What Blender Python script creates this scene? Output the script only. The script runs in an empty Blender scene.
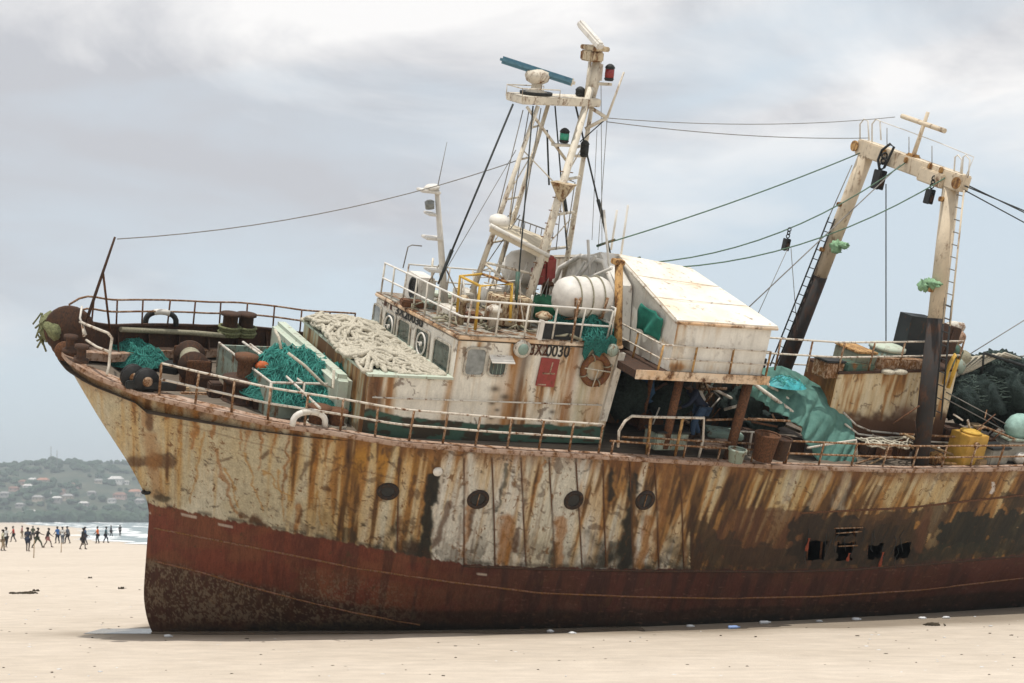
import bpy, bmesh, math, random
import numpy as np
from mathutils import Vector, Matrix, Euler
random.seed(7)
rnd = random.Random(11)
SC = bpy.context.scene
COL = SC.collection
R = math.radians

# ------------------------------------------------------------------ camera model
F, H, HY, CX = 1422.0, 2.5, 520.0, 512.0
DIST = H * F / 112.0


def rot(ax, a):
    c, s = math.cos(a), math.sin(a)
    return {'x': np.array([[1, 0, 0], [0, c, -s], [0, s, c]]),
            'y': np.array([[c, 0, s], [0, 1, 0], [-s, 0, c]]),
            'z': np.array([[c, -s, 0], [s, c, 0], [0, 0, 1]])}[ax]


# the ship's own frame: x runs aft, y to starboard, z up; she is heeled to port
SHIP_R = rot('z', R(27)) @ rot('y', R(-0.3)) @ rot('x', R(21.5))
SHIP_O = np.array([(150 - 512) / F * DIST, DIST, 0.0])
SHIP_M = Matrix.Translation(SHIP_O) @ Matrix(SHIP_R.tolist()).to_4x4()
CAM_L = SHIP_R.T @ (np.array([0, 0, H]) - SHIP_O)


def on(ax, px, py, v):
    d = SHIP_R.T @ np.array([(px - CX) / F, 1, (HY - py) / F])
    return CAM_L + (v - CAM_L[ax]) / d[ax] * d


def X(px, py, x): return on(0, px, py, x)
def Y(px, py, y): return on(1, px, py, y)
def Z(px, py, z): return on(2, px, py, z)


def proj(P):
    w = np.asarray(P) @ SHIP_R.T + SHIP_O - np.array([0, 0, H])
    return CX + F * w[..., 0] / w[..., 1], HY - F * w[..., 2] / w[..., 1]


def ground(px, py, z=0.0):
    y = (H - z) * F / (py - HY)
    return np.array([(px - CX) / F * y, y, z])


def V3(*a): return np.array(a, dtype=float)
def sst(a, b, x):
    t = np.clip((x - a) / (b - a), 0, 1)
    return t * t * (3 - 2 * t)


# ------------------------------------------------------------------ numpy noise
def vn(x, y, seed=0):
    x = np.asarray(x, float); y = np.asarray(y, float)
    xi = np.floor(x).astype(np.int64); yi = np.floor(y).astype(np.int64)
    fx = x - xi; fy = y - yi
    fx = fx * fx * (3 - 2 * fx); fy = fy * fy * (3 - 2 * fy)

    def h(a, b):
        n = (a * 374761393 + b * 668265263 + seed * 974634777) & 0xffffffff
        n = ((n ^ (n >> 13)) * 1274126177) & 0xffffffff
        n = ((n ^ (n >> 16)) * 2246822519) & 0xffffffff
        return ((n ^ (n >> 15)) & 0xffff) / 65535.0
    a = h(xi, yi) * (1 - fx) + h(xi + 1, yi) * fx
    b = h(xi, yi + 1) * (1 - fx) + h(xi + 1, yi + 1) * fx
    return a * (1 - fy) + b * fy


def fbm(x, y, seed=0, o=4, g=.5):
    s = 0; a = 1; t = 0
    for i in range(o):
        s = s + a * vn(x * 2 ** i + 17.3 * i, y * 2 ** i + 9.1 * i, seed + i)
        t += a; a *= g
    return s / t


# ------------------------------------------------------------------ mesh builder
class MB:
    def __init__(s): s.v = []; s.f = []; s.m = []; s.s = []

    def add(s, vs, fs, m=0, sm=False):
        o = len(s.v); s.v += [tuple(map(float, p)) for p in vs]
        for f in fs:
            s.f.append(tuple(i + o for i in f)); s.m.append(m); s.s.append(sm)
        return s

    def hexa(s, b, t, m=0):
        return s.add(list(b) + list(t), [(3, 2, 1, 0), (4, 5, 6, 7), (0, 1, 5, 4), (1, 2, 6, 5), (2, 3, 7, 6), (3, 0, 4, 7)], m)

    def box(s, c, d, rt=None, m=0, bev=0.0):
        c = np.array(c, float); d = np.array(d, float) / 2
        rt = np.eye(3) if rt is None else np.array(rt)
        if bev <= 0:
            P = [c + rt @ (d * np.array(q)) for q in ((-1, -1, -1), (1, -1, -1), (1, 1, -1), (-1, 1, -1), (-1, -1, 1), (1, -1, 1), (1, 1, 1), (-1, 1, 1))]
            return s.hexa(P[:4], P[4:], m)
        bm = bmesh.new(); bmesh.ops.create_cube(bm, size=2)
        for v in bm.verts: v.co = Vector(d * np.array(v.co))
        bmesh.ops.bevel(bm, geom=bm.edges[:], offset=min(bev, min(d) * .9), segments=2, affect='EDGES')
        bm.verts.ensure_lookup_table()
        s.add([c + rt @ np.array(v.co) for v in bm.verts], [[v.index for v in f.verts] for f in bm.faces], m); bm.free()
        return s

    def tube(s, pts, r, n=8, r1=None, m=0, cap=True, sm=True):
        P = [np.array(p, float) for p in pts]
        if r1 is None: r1 = r
        k = len(P); vs = []; fs = []
        up = None
        for i in range(k):
            t = P[min(i + 1, k - 1)] - P[max(i - 1, 0)]; t = t / (np.linalg.norm(t) + 1e-12)
            if up is None:
                up = np.array([0, 0, 1.]) if abs(t[2]) < .9 else np.array([1., 0, 0])
            a = np.cross(t, up); a /= np.linalg.norm(a) + 1e-12
            b = np.cross(a, t); up = b
            rr = r[i] if hasattr(r, '__len__') else r + (r1 - r) * i / (k - 1)
            for j in range(n):
                q = 2 * math.pi * j / n
                vs.append(P[i] + rr * (math.cos(q) * a + math.sin(q) * b))
        for i in range(k - 1):
            for j in range(n):
                fs.append((i * n + j, i * n + (j + 1) % n, (i + 1) * n + (j + 1) % n, (i + 1) * n + j))
        s.add(vs, fs, m, sm)
        if cap:
            o = len(s.v) - len(vs)
            s.f += [tuple(o + j for j in reversed(range(n))), tuple(o + (k - 1) * n + j for j in range(n))]
            s.m += [m, m]; s.s += [False, False]
        return s

    def lathe(s, prof, base, axis=(0, 0, 1), n=20, m=0, sm=True):
        """prof: list of (radius, height) along axis"""
        ax = np.array(axis, float); ax /= np.linalg.norm(ax)
        ref = np.array([1., 0, 0]) if abs(ax[0]) < .8 else np.array([0, 1., 0])
        a = np.cross(ax, ref); a /= np.linalg.norm(a); b = np.cross(ax, a)
        base = np.array(base, float); vs = []; fs = []
        for r_, h_ in prof:
            for j in range(n):
                q = 2 * math.pi * j / n
                vs.append(base + ax * h_ + max(r_, 1e-4) * (math.cos(q) * a + math.sin(q) * b))
        for i in range(len(prof) - 1):
            for j in range(n):
                fs.append((i * n + j, i * n + (j + 1) % n, (i + 1) * n + (j + 1) % n, (i + 1) * n + j))
        fs += [tuple(reversed(range(n))), tuple((len(prof) - 1) * n + j for j in range(n))]
        return s.add(vs, fs, m, sm)

    def disc(s, c, nrm, r, h, n=20, m=0): return s.lathe([(r, 0), (r, h)], c, nrm, n, m, False)

    def torus(s, c, nrm, R_, r, n=28, k=8, m=0, sx=1., e1=None):
        ax = np.array(nrm, float); ax /= np.linalg.norm(ax)
        ref = np.array([0, 0, 1.]) if abs(ax[2]) < .9 else np.array([1., 0, 0])
        a = np.cross(ax, ref); a /= np.linalg.norm(a); b = np.cross(ax, a)
        c = np.array(c, float); vs = []; fs = []
        for i in range(n):
            q = 2 * math.pi * i / n; d = math.cos(q) * a * sx + math.sin(q) * b
            for j in range(k):
                w = 2 * math.pi * j / k
                vs.append(c + d * R_ + (d * math.cos(w) + ax * math.sin(w)) * r)
        for i in range(n):
            for j in range(k):
                fs.append((i * k + j, ((i + 1) % n) * k + j, ((i + 1) % n) * k + (j + 1) % k, i * k + (j + 1) % k))
        return s.add(vs, fs, m, True)

    def blob(s, c, rad, seed=0, nu=18, nv=12, amp=.18, fr=2.2, m=0, sm=True, rt=None):
        c = np.array(c, float); rad = np.array(rad, float); vs = []; fs = []
        for i in range(nv + 1):
            th = math.pi * i / nv
            for j in range(nu):
                ph = 2 * math.pi * j / nu
                d = np.array([math.sin(th) * math.cos(ph), math.sin(th) * math.sin(ph), math.cos(th)])
                k = 1 + amp * 2 * (float(fbm(d[0] * fr + 5 + d[2] * 1.7, d[1] * fr + 3 - d[2] * 1.3, seed, 3)) - .5)
                q = rad * d * k
                vs.append(c + (q if rt is None else rt @ q))
        for i in range(nv):
            for j in range(nu):
                fs.append((i * nu + j, (i + 1) * nu + j, (i + 1) * nu + (j + 1) % nu, i * nu + (j + 1) % nu))
        return s.add(vs, fs, m, sm)

    def grid(s, P, m=0, sm=True, thick=0.0, nrm=None):
        P = np.asarray(P); nu, nv = P.shape[:2]
        vs = list(P.reshape(-1, 3)); fs = []
        for i in range(nu - 1):
            for j in range(nv - 1):
                fs.append((i * nv + j, (i + 1) * nv + j, (i + 1) * nv + j + 1, i * nv + j + 1))
        if thick:
            o = nu * nv; n_ = np.array(nrm, float)
            vs += [p + n_ * thick for p in vs[:o]]
            fs += [tuple(o + q for q in reversed(f)) for f in fs]
            ring = [i * nv for i in range(nu)] + [(nu - 1) * nv + j for j in range(1, nv)] + [i * nv + nv - 1 for i in range(nu - 2, -1, -1)] + [j for j in range(nv - 2, 0, -1)]
            for a, b in zip(ring, ring[1:] + ring[:1]): fs.append((b, a, a + o, b + o))
        return s.add(vs, fs, m, sm)

    def build(s, name, mats, parent=None, base=(0, 0, 0), label=None):
        if not isinstance(mats, (list, tuple)): mats = [mats]
        me = bpy.data.meshes.new(name)
        b = np.array(base, float)
        me.from_pydata([tuple(np.array(p) - b) for p in s.v], [], s.f)
        for m in mats: me.materials.append(m)
        me.polygons.foreach_set('material_index', s.m)
        me.polygons.foreach_set('use_smooth', s.s)
        me.update()
        o = bpy.data.objects.new(name, me); COL.objects.link(o)
        if parent is not None: o.parent = parent
        if label: o['label'] = label
        return o


def np_mesh(name, V, Q, mat, parent=None, col=None, smooth=True):
    me = bpy.data.meshes.new(name)
    V = np.asarray(V, np.float32); Q = np.asarray(Q, np.int32)
    me.vertices.add(len(V)); me.vertices.foreach_set('co', V.ravel())
    me.loops.add(Q.size); me.loops.foreach_set('vertex_index', Q.ravel())
    me.polygons.add(len(Q)); me.polygons.foreach_set('loop_start', np.arange(0, Q.size, 4, dtype=np.int32))
    me.polygons.foreach_set('use_smooth', np.full(len(Q), smooth))
    me.update(calc_edges=True); me.validate()
    if col is not None:
        a = me.color_attributes.new('stain', 'FLOAT_COLOR', 'POINT')
        c = np.ones((len(V), 4), np.float32); c[:, :3] = col
        a.data.foreach_set('color', c.ravel())
    me.materials.append(mat)
    o = bpy.data.objects.new(name, me); COL.objects.link(o)
    if parent is not None: o.parent = parent
    return o


def quads(nu, nv, off=0, flip=False):
    i, j = np.meshgrid(np.arange(nu - 1), np.arange(nv - 1), indexing='ij')
    a = (i * nv + j).ravel() + off
    q = np.stack([a, a + nv, a + nv + 1, a + 1], 1)
    return q[:, ::-1] if flip else q


def scab(x, y, s, seed, o=4):
    w1 = fbm(x / (2.1 * s), y / (2.1 * s), seed + 50, 3) - .5; w2 = fbm(x / (2.1 * s), y / (2.1 * s), seed + 70, 3) - .5
    return fbm(x / s + 4 * w1, y / s + 4 * w2, seed, o)


def empty(name, M=None, parent=None):
    o = bpy.data.objects.new(name, None); COL.objects.link(o)
    o.empty_display_size = .3
    if M is not None: o.matrix_world = M
    if parent is not None: o.parent = parent
    return o


def tag(o, label=None, cat=None, group=None, kind=None):
    if label: o['label'] = label
    if cat: o['category'] = cat
    if group: o['group'] = group
    if kind: o['kind'] = kind
    return o


def aboard(name, label, cat, base, group=None):
    """an Empty for a loose thing standing at a point of the ship's frame"""
    o = empty(name, SHIP_M @ Matrix.Translation(Vector(base)))
    return tag(o, label, cat, group)


def aboard_mesh(mb, name, mats, label, cat, base, group=None):
    o = mb.build(name, mats, None, base)
    o.matrix_world = SHIP_M @ Matrix.Translation(Vector(base))
    return tag(o, label, cat, group)


# ------------------------------------------------------------------ materials
MATS = {}


def lin(r, g, b):
    return tuple((c / 255 / 12.92) if c < 10 else ((c / 255 + .055) / 1.055) ** 2.4 for c in (r, g, b))


def new_mat(name):
    m = bpy.data.materials.new(name); m.use_nodes = True
    nt = m.node_tree; b = nt.nodes['Principled BSDF']
    MATS[name] = m
    return m, nt, b


def N(nt, t, **kw):
    n = nt.nodes.new(t)
    for k, v in kw.items():
        if hasattr(n, k): setattr(n, k, v)
        else: n.inputs[k].default_value = v
    return n


def mixc(nt, fac, a, b, blend='MIX'):
    n = nt.nodes.new('ShaderNodeMix'); n.data_type = 'RGBA'; n.blend_type = blend
    for i, v in ((0, fac), (6, a), (7, b)):
        if hasattr(v, 'is_output'): nt.links.new(v, n.inputs[i])
        else: n.inputs[i].default_value = v if i == 0 else (tuple(v) + (1,))[:4]
    return n.outputs[2]


def ramp(nt, src, stops):
    n = nt.nodes.new('ShaderNodeValToRGB'); nt.links.new(src, n.inputs[0])
    el = n.color_ramp.elements
    while len(el) < len(stops): el.new(.5)
    for e, (p, c) in zip(el, stops):
        e.position = p; e.color = (c, c, c, 1) if not hasattr(c, '__len__') else tuple(c) + (1,)
    return n.outputs[0]


def noise(nt, scale=5, detail=5, rough=.6, stretch=(1, 1, 1), off=(0, 0, 0), dist=0., coord='Object'):
    tc = nt.nodes.new('ShaderNodeTexCoord'); mp = nt.nodes.new('ShaderNodeMapping')
    mp.inputs['Scale'].default_value = stretch; mp.inputs['Location'].default_value = off
    nt.links.new(tc.outputs[coord], mp.inputs[0])
    n = N(nt, 'ShaderNodeTexNoise'); n.inputs['Scale'].default_value = scale
    n.inputs['Detail'].default_value = detail; n.inputs['Roughness'].default_value = rough
    n.inputs['Distortion'].default_value = dist
    nt.links.new(mp.outputs[0], n.inputs[0])
    return n.outputs[0]


def bump(nt, b, src, strength=.3, dist=.01):
    n = N(nt, 'ShaderNodeBump'); n.inputs['Strength'].default_value = strength; n.inputs['Distance'].default_value = dist
    nt.links.new(src, n.inputs['Height']); nt.links.new(n.outputs[0], b.inputs['Normal'])


RUST_O = (.26, .12, .034)
RUST_D = (.085, .036, .018)


def painted(name, base, rust=.35, rough=.6, scale=3., streak=.18, base2=None, off=(0, 0, 0), dirt=.25, spec=.3, rust_o=RUST_O, rust_d=RUST_D, sx=1.):
    """old paint over steel: streaks of rust run down its own z axis"""
    m, nt, b = new_mat(name)
    base2 = base2 or tuple(c * .78 for c in base)
    n1 = noise(nt, scale * 2.2, 6, .65, (sx, 1, streak), off)
    n2 = noise(nt, scale * 7, 6, .7, (1, 1, .6), (3, 1, 2))
    n3 = noise(nt, scale * .8, 4, .6, (1, 1, 1), (9, 4, 1))
    c0 = mixc(nt, ramp(nt, n3, [(.35, 0.), (.65, 1.)]), base, base2)
    c1 = mixc(nt, ramp(nt, n2, [(.5, 0.), (.8, dirt)]), c0, tuple(c * .45 for c in base))
    rc = mixc(nt, ramp(nt, n2, [(.35, 0.), (.62, 1.)]), rust_o, rust_d)
    mx = N(nt, 'ShaderNodeMath', operation='ADD'); nt.links.new(n1, mx.inputs[0])
    m2 = N(nt, 'ShaderNodeMath', operation='MULTIPLY'); nt.links.new(n2, m2.inputs[0]); m2.inputs[1].default_value = .45
    nt.links.new(m2.outputs[0], mx.inputs[1])
    e = 1.02 - rust * .62
    rm = ramp(nt, mx.outputs[0], [(max(0, e - .10), 0.), (min(1, e + .06), 1.)])
    c = mixc(nt, rm, c1, rc)
    nt.links.new(c, b.inputs['Base Color'])
    rr = ramp(nt, rm, [(0, rough), (1, .9)]); nt.links.new(rr, b.inputs['Roughness'])
    b.inputs['Specular IOR Level'].default_value = spec
    bump(nt, b, n2, .35, .006)
    return m


def plain(name, base, rough=.7, var=.35, scale=8., stretch=(1, 1, 1), spec=.3, bmp=.3, bd=.008, tint=None, metal=0.):
    m, nt, b = new_mat(name)
    n = noise(nt, scale, 6, .65, stretch)
    c = mixc(nt, ramp(nt, n, [(.3, 0.), (.72, 1.)]), tuple(c * (1 - var) for c in base), tint or tuple(min(1, c * (1 + var * .6)) for c in base))
    nt.links.new(c, b.inputs['Base Color']); b.inputs['Roughness'].default_value = rough
    b.inputs['Specular IOR Level'].default_value = spec; b.inputs['Metallic'].default_value = metal
    if bmp: bump(nt, b, n, bmp, bd)
    return m


def stained(name, rough=.65, fine=.25, spec=.25, bs=.35):
    """albedo from the 'stain' attribute (paint, rust and dirt laid out per vertex) times fine grain"""
    m, nt, b = new_mat(name)
    a = N(nt, 'ShaderNodeAttribute', attribute_name='stain')
    n = noise(nt, 28, 7, .7); n2 = noise(nt, 9, 5, .7, (1, 1, .35), (2, 7, 3))
    g = ramp(nt, n, [(.25, 1 - fine), (.75, 1 + fine * .5)])
    c = mixc(nt, 1., a.outputs[0], g, 'MULTIPLY')
    c = mixc(nt, 1., c, ramp(nt, n2, [(.3, 1 - fine * .7), (.7, 1 + fine * .35)]), 'MULTIPLY')
    nt.links.new(c, b.inputs['Base Color']); b.inputs['Roughness'].default_value = rough
    b.inputs['Specular IOR Level'].default_value = spec
    bump(nt, b, n2, bs, .012)
    return m


def glassy(name, base, rough=.12):
    m, nt, b = new_mat(name)
    n = noise(nt, 5, 4, .6)
    c = mixc(nt, ramp(nt, n, [(.35, 0.), (.7, 1.)]), base, tuple(c * 1.9 + .01 for c in base))
    nt.links.new(c, b.inputs['Base Color']); b.inputs['Roughness'].default_value = rough
    b.inputs['Specular IOR Level'].default_value = .5
    return m


M_HULL = stained('hull_paint', .62, .30, .25, .45)
_nt = M_HULL.node_tree; _b = _nt.nodes['Principled BSDF']; _src = _b.inputs['Base Color'].links[0].from_socket
_ch = noise(_nt, 9, 9, .72, (1, 1, .55), (4, 4, 4), .8); _zn = noise(_nt, 2.2, 3, .5, (1, 1, 1), (1, 5, 2))
_ad = N(_nt, 'ShaderNodeMath', operation='MULTIPLY_ADD'); _nt.links.new(_zn, _ad.inputs[0]); _ad.inputs[1].default_value = .35; _nt.links.new(_ch, _ad.inputs[2])
_c = mixc(_nt, ramp(_nt, _ad.outputs[0], [(.79, 0.), (.81, .8)]), _src, (.060, .032, .018))       # flaked spots down to rust
_hm = N(_nt, 'ShaderNodeMath', operation='MULTIPLY'); _nt.links.new(ramp(_nt, _ad.outputs[0], [(.76, 0.), (.79, .4)]), _hm.inputs[0]); _nt.links.new(ramp(_nt, _src, [(.06, .1), (.2, 1.)]), _hm.inputs[1])
_c = mixc(_nt, _hm.outputs[0], _c, (.26, .12, .035))
_st = noise(_nt, 34, 6, .7, (1, 1, .05), (2, 2, 2))
_c = mixc(_nt, 1., _c, ramp(_nt, _st, [(.3, .76), (.62, 1.10)]), 'MULTIPLY')                          # hairline runs
_nt.links.new(_c, _b.inputs['Base Color'])
M_WALL = stained('cabin_wall_paint', .6, .16, .25, .2)
M_WHITE = painted('white_paint', (.66, .62, .54), .30, .55, 3., .2, dirt=.2)
M_WHITE2 = painted('clean_white_paint', (.74, .71, .65), .14, .5, 3., .2, dirt=.15)
M_MAST = painted('mast_cream_paint', (.70, .64, .53), .28, .55, 4., .25, dirt=.2)
M_CREAM = painted('cream_paint', (.60, .50, .34), .42, .6, 3., .2)
M_GANTRY = painted('gantry_cream_paint', (.66, .56, .42), .22, .6, 2.2, .22, dirt=.3)
M_RAIL = painted('rail_white_paint', (.64, .58, .49), .30, .6, 4., .5)
M_RAILR = painted('rail_rusty', (.44, .32, .22), .52, .75, 7., .5)
M_RUST = painted('rust', (.13, .080, .055), .7, .9, 5., .5, rust_o=(.19, .082, .036), rust_d=(.06, .032, .02))
M_DRUST = painted('dark_rust', (.062, .038, .028), .5, .9, 5., .5, rust_o=(.115, .052, .026), rust_d=(.03, .022, .018))
M_PLATE = painted('rusty_pink_plate', (.43, .32, .25), .36, .8, 2.5, 1., base2=(.33, .21, .145), dirt=.5)
M_BLACK = plain('black_paint', (.022, .024, .024), .6, .5, 9)
M_DARKGREEN = painted('dark_green_paint', (.055, .115, .085), .35, .6, 3., .3)
M_GREEN = painted('pale_green_paint', (.45, .53, .43), .20, .6, 3., .3, base2=(.47, .50, .42))
M_GREYGREEN = painted('grey_green_paint', (.30, .36, .30), .3, .6, 3., .3)
M_YELLOW = painted('yellow_paint', (.60, .37, .06), .22, .6, 5., .3)
M_ORANGE = painted('orange_rust_paint', (.52, .31, .12), .42, .75, 4., .25)
M_CABLE = plain('dark_cable', (.035, .04, .04), .7, .4, 20, bmp=0)
M_CABLE2 = plain('grey_cable', (.22, .21, .19), .7, .3, 20, bmp=0)
M_GROPE = plain('green_cable', (.10, .17, .12), .8, .4, 14)
M_ROPE = plain('cream_rope', (.50, .46, .37), .95, .45, 30, bmp=.6)
M_ROPE2 = plain('dirty_rope', (.30, .28, .20), .95, .45, 30, bmp=.6)
M_MOSS = plain('mossy_rope', (.19, .20, .10), .95, .6, 26, bmp=.8, bd=.03)
M_TEAL = plain('teal_net', (.020, .145, .122), .95, .7, 30, bmp=1., bd=.06, tint=(.045, .25, .21))
M_TEAL2 = plain('teal_strand', (.065, .32, .27), .9, .5, 20)
M_DNET2 = plain('dark_net_strand', (.075, .105, .09), .95, .5, 18)
M_YELLOW2 = plain('dull_yellow_enamel', (.52, .31, .06), .55, .35, 3, bmp=.1)
M_DNET_GAP = plain('dark_net_rope_gap', (.022, .036, .032), .95, .6, 18, bmp=1., bd=.05)
M_DECK = plain('weathered_deck_planks', (.155, .125, .095), .9, .6, 5, (.35, 6, 1), bmp=.5)
M_GLASS = glassy('window_glass', (.030, .045, .040))
M_GLASSG = glassy('grey_window_glass', (.16, .17, .165), .2)
M_RUBBER = plain('black_rubber', (.018, .018, .018), .6, .4, 12)
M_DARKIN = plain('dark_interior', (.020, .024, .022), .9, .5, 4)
M_BACKDROP = painted('dark_backdrop_paint', (.05, .055, .05), .35, .8, 3., .3)
M_RED = painted('faded_red_paint', (.30, .055, .045), .18, .6, 6., .4)
M_BLUEB = plain('blue_grey_paint', (.10, .22, .29), .5, .25, 8)
M_BLUET = plain('blue_tarpaulin_cloth', (.03, .085, .17), .7, .6, 5, bmp=.6, bd=.03)
M_FOOT = painted('gantry_foot_paint', (.040, .036, .034), .34, .75, 2.5, .5, rust_o=(.12, .055, .03), rust_d=(.05, .03, .022))
M_FUNNEL = painted('funnel_black_paint', (.026, .032, .034), .12, .7, 2.5, .5)
M_TGREY = painted('teal_grey_paint', (.25, .34, .29), .25, .6, 4., .3)
M_TANK = painted('green_grey_tank', (.16, .20, .155), .2, .7, 4., .3, base2=(.21, .21, .15))
M_RAFT = plain('white_wrapping', (.66, .63, .58), .6, .16, 6, bmp=.35, bd=.03)
M_FLOAT = plain('teal_float', (.30, .46, .41), .7, .3, 6, bmp=.5, bd=.02)
M_CONC = plain('grey_plastic', (.30, .29, .25), .8, .3, 6)
M_BRONZE = painted('brown_ring', (.15, .055, .035), .5, .85, 9., .8)
M_REDL = glassy('red_lamp_lens', (.16, .012, .012), .15)
M_GRNL = glassy('green_lamp_lens', (.012, .16, .10), .15)
M_LETTER = plain('black_lettering', (.03, .028, .025), .7, .5, 14, bmp=0)
M_LETTERR = plain('rusty_lettering', (.085, .035, .02), .8, .5, 14, bmp=0)
M_WOOD = plain('old_wood', (.32, .22, .12), .85, .4, 4, (1, 1, 8))
M_CANVAS = plain('beige_canvas', (.55, .48, .36), .85, .25, 4)
M_ORF = plain('orange_plastic', (.50, .12, .035), .6, .3, 8)
M_RAG = plain('dull_red_rag', (.26, .06, .03), .9, .4, 8)
M_SKINS = [plain('skin_' + n, c, .6, .1, 6, bmp=0) for n, c in (('deep_brown', (.055, .03, .018)), ('brown', (.10, .055, .034)))]
M_HAIR = plain('black_hair', (.010, .009, .008), .8, .2, 20)
# ------------------------------------------------------------------ camera, light, sky
cam_d = bpy.data.cameras.new('camera'); cam = bpy.data.objects.new('camera', cam_d); COL.objects.link(cam)
cam.location = (0, 0, H); cam.rotation_euler = (R(90), 0, 0)
cam_d.sensor_width = 36; cam_d.lens = F / 1024 * 36; cam_d.shift_y = (HY - 341.5) / 1024
cam_d.clip_end = 20000; cam_d.clip_start = .1
cam_d.dof.use_dof = True; cam_d.dof.focus_distance = 33; cam_d.dof.aperture_fstop = 1.9
SC.camera = cam

SUN_EL, SUN_AZ = R(74), R(-170)          # azimuth measured from +Y (away from the camera) towards +X
sd = bpy.data.lights.new('sun', 'SUN'); sun = bpy.data.objects.new('sun', sd); COL.objects.link(sun)
sd.energy = 3.1; sd.angle = R(.6); sd.color = (1., .955, .88)
dv = Vector((math.sin(SUN_AZ) * math.cos(SUN_EL), math.cos(SUN_AZ) * math.cos(SUN_EL), math.sin(SUN_EL)))
sun.rotation_euler = dv.to_track_quat('Z', 'Y').to_euler(); sun.location = (0, 20, 60)

w = bpy.data.worlds.new('World'); SC.world = w; w.use_nodes = True
nt = w.node_tree; bg = nt.nodes['Background']; bg.inputs[1].default_value = .1
sky = N(nt, 'ShaderNodeTexSky', sky_type='NISHITA'); sky.sun_disc = False
sky.sun_elevation = SUN_EL; sky.sun_rotation = SUN_AZ; sky.air_density = 1.; sky.dust_density = 1.5; sky.ozone_density = 1.2
tc = nt.nodes.new('ShaderNodeTexCoord'); sp = nt.nodes.new('ShaderNodeSeparateXYZ'); nt.links.new(tc.outputs['Generated'], sp.inputs[0])


def cl(scale, detail, stretch, off, rough=.55, dist=.4):
    mp = nt.nodes.new('ShaderNodeMapping'); mp.inputs['Scale'].default_value = stretch; mp.inputs['Location'].default_value = off
    nt.links.new(tc.outputs['Generated'], mp.inputs[0])
    n = N(nt, 'ShaderNodeTexNoise'); n.inputs['Scale'].default_value = scale; n.inputs['Detail'].default_value = detail
    n.inputs['Roughness'].default_value = rough; n.inputs['Distortion'].default_value = dist
    nt.links.new(mp.outputs[0], n.inputs[0]); return n.outputs[0]


haze_blue = (6.7, 7.55, 8.15)
c0 = mixc(nt, .80, sky.outputs[0], haze_blue)
# broad cloud sheet, thicker with height, plus small soft puffs
cov = cl(2.6, 7, (1, .6, 3.4), (3.1, 1.4, .35), .52, .3)
ht = N(nt, 'ShaderNodeMapRange'); nt.links.new(sp.outputs[2], ht.inputs[0])
ht.inputs[1].default_value = .07; ht.inputs[2].default_value = .36; ht.inputs[3].default_value = -.17; ht.inputs[4].default_value = .26
ad = N(nt, 'ShaderNodeMath', operation='ADD'); nt.links.new(cov, ad.inputs[0]); nt.links.new(ht.outputs[0], ad.inputs[1])
xs = N(nt, 'ShaderNodeMapRange'); nt.links.new(sp.outputs[0], xs.inputs[0])
xs.inputs[1].default_value = -.36; xs.inputs[2].default_value = .36; xs.inputs[3].default_value = .10; xs.inputs[4].default_value = -.12
ad2 = N(nt, 'ShaderNodeMath', operation='ADD'); nt.links.new(ad.outputs[0], ad2.inputs[0]); nt.links.new(xs.outputs[0], ad2.inputs[1])
cm = ramp(nt, ad2.outputs[0], [(.40, 0.), (.62, 1.)])
sh = cl(2.6, 9, (1, .6, 3.4), (1.3, 7.7, 2.1), .56, .8)
vd = N(nt, 'ShaderNodeVectorMath', operation='DISTANCE'); mpv = nt.nodes.new('ShaderNodeMapping'); mpv.inputs['Scale'].default_value = (.62, 1, 1.7); nt.links.new(tc.outputs['Generated'], mpv.inputs[0])
nt.links.new(mpv.outputs[0], vd.inputs[0]); vd.inputs[1].default_value = (-.20 * .62, .94, .235 * 1.7)
bank = N(nt, 'ShaderNodeMapRange', interpolation_type='SMOOTHSTEP'); nt.links.new(vd.outputs['Value'], bank.inputs[0])
bank.inputs[1].default_value = .02; bank.inputs[2].default_value = .26; bank.inputs[3].default_value = -.115; bank.inputs[4].default_value = .02   # the heavier grey bank in the west
sh2 = N(nt, 'ShaderNodeMath', operation='ADD'); nt.links.new(sh, sh2.inputs[0]); nt.links.new(bank.outputs[0], sh2.inputs[1]); sh = sh2.outputs[0]
cc = nt.nodes.new('ShaderNodeValToRGB'); nt.links.new(sh, cc.inputs[0])
el = cc.color_ramp.elements; el[0].position = .41; el[0].color = (5.2, 5.3, 5.65, 1); el[1].position = .60; el[1].color = (9.0, 8.85, 8.75, 1)
c1 = mixc(nt, cm, c0, cc.outputs[0])
nt.links.new(c1, bg.inputs[0])

SC.view_settings.view_transform = 'Standard'; SC.view_settings.look = 'None'; SC.view_settings.gamma = 1
SC.view_settings.exposure = .2
SC.render.engine = 'CYCLES'
SC.cycles.max_bounces = 6; SC.cycles.volume_bounces = 0; SC.cycles.use_denoising = True

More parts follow.
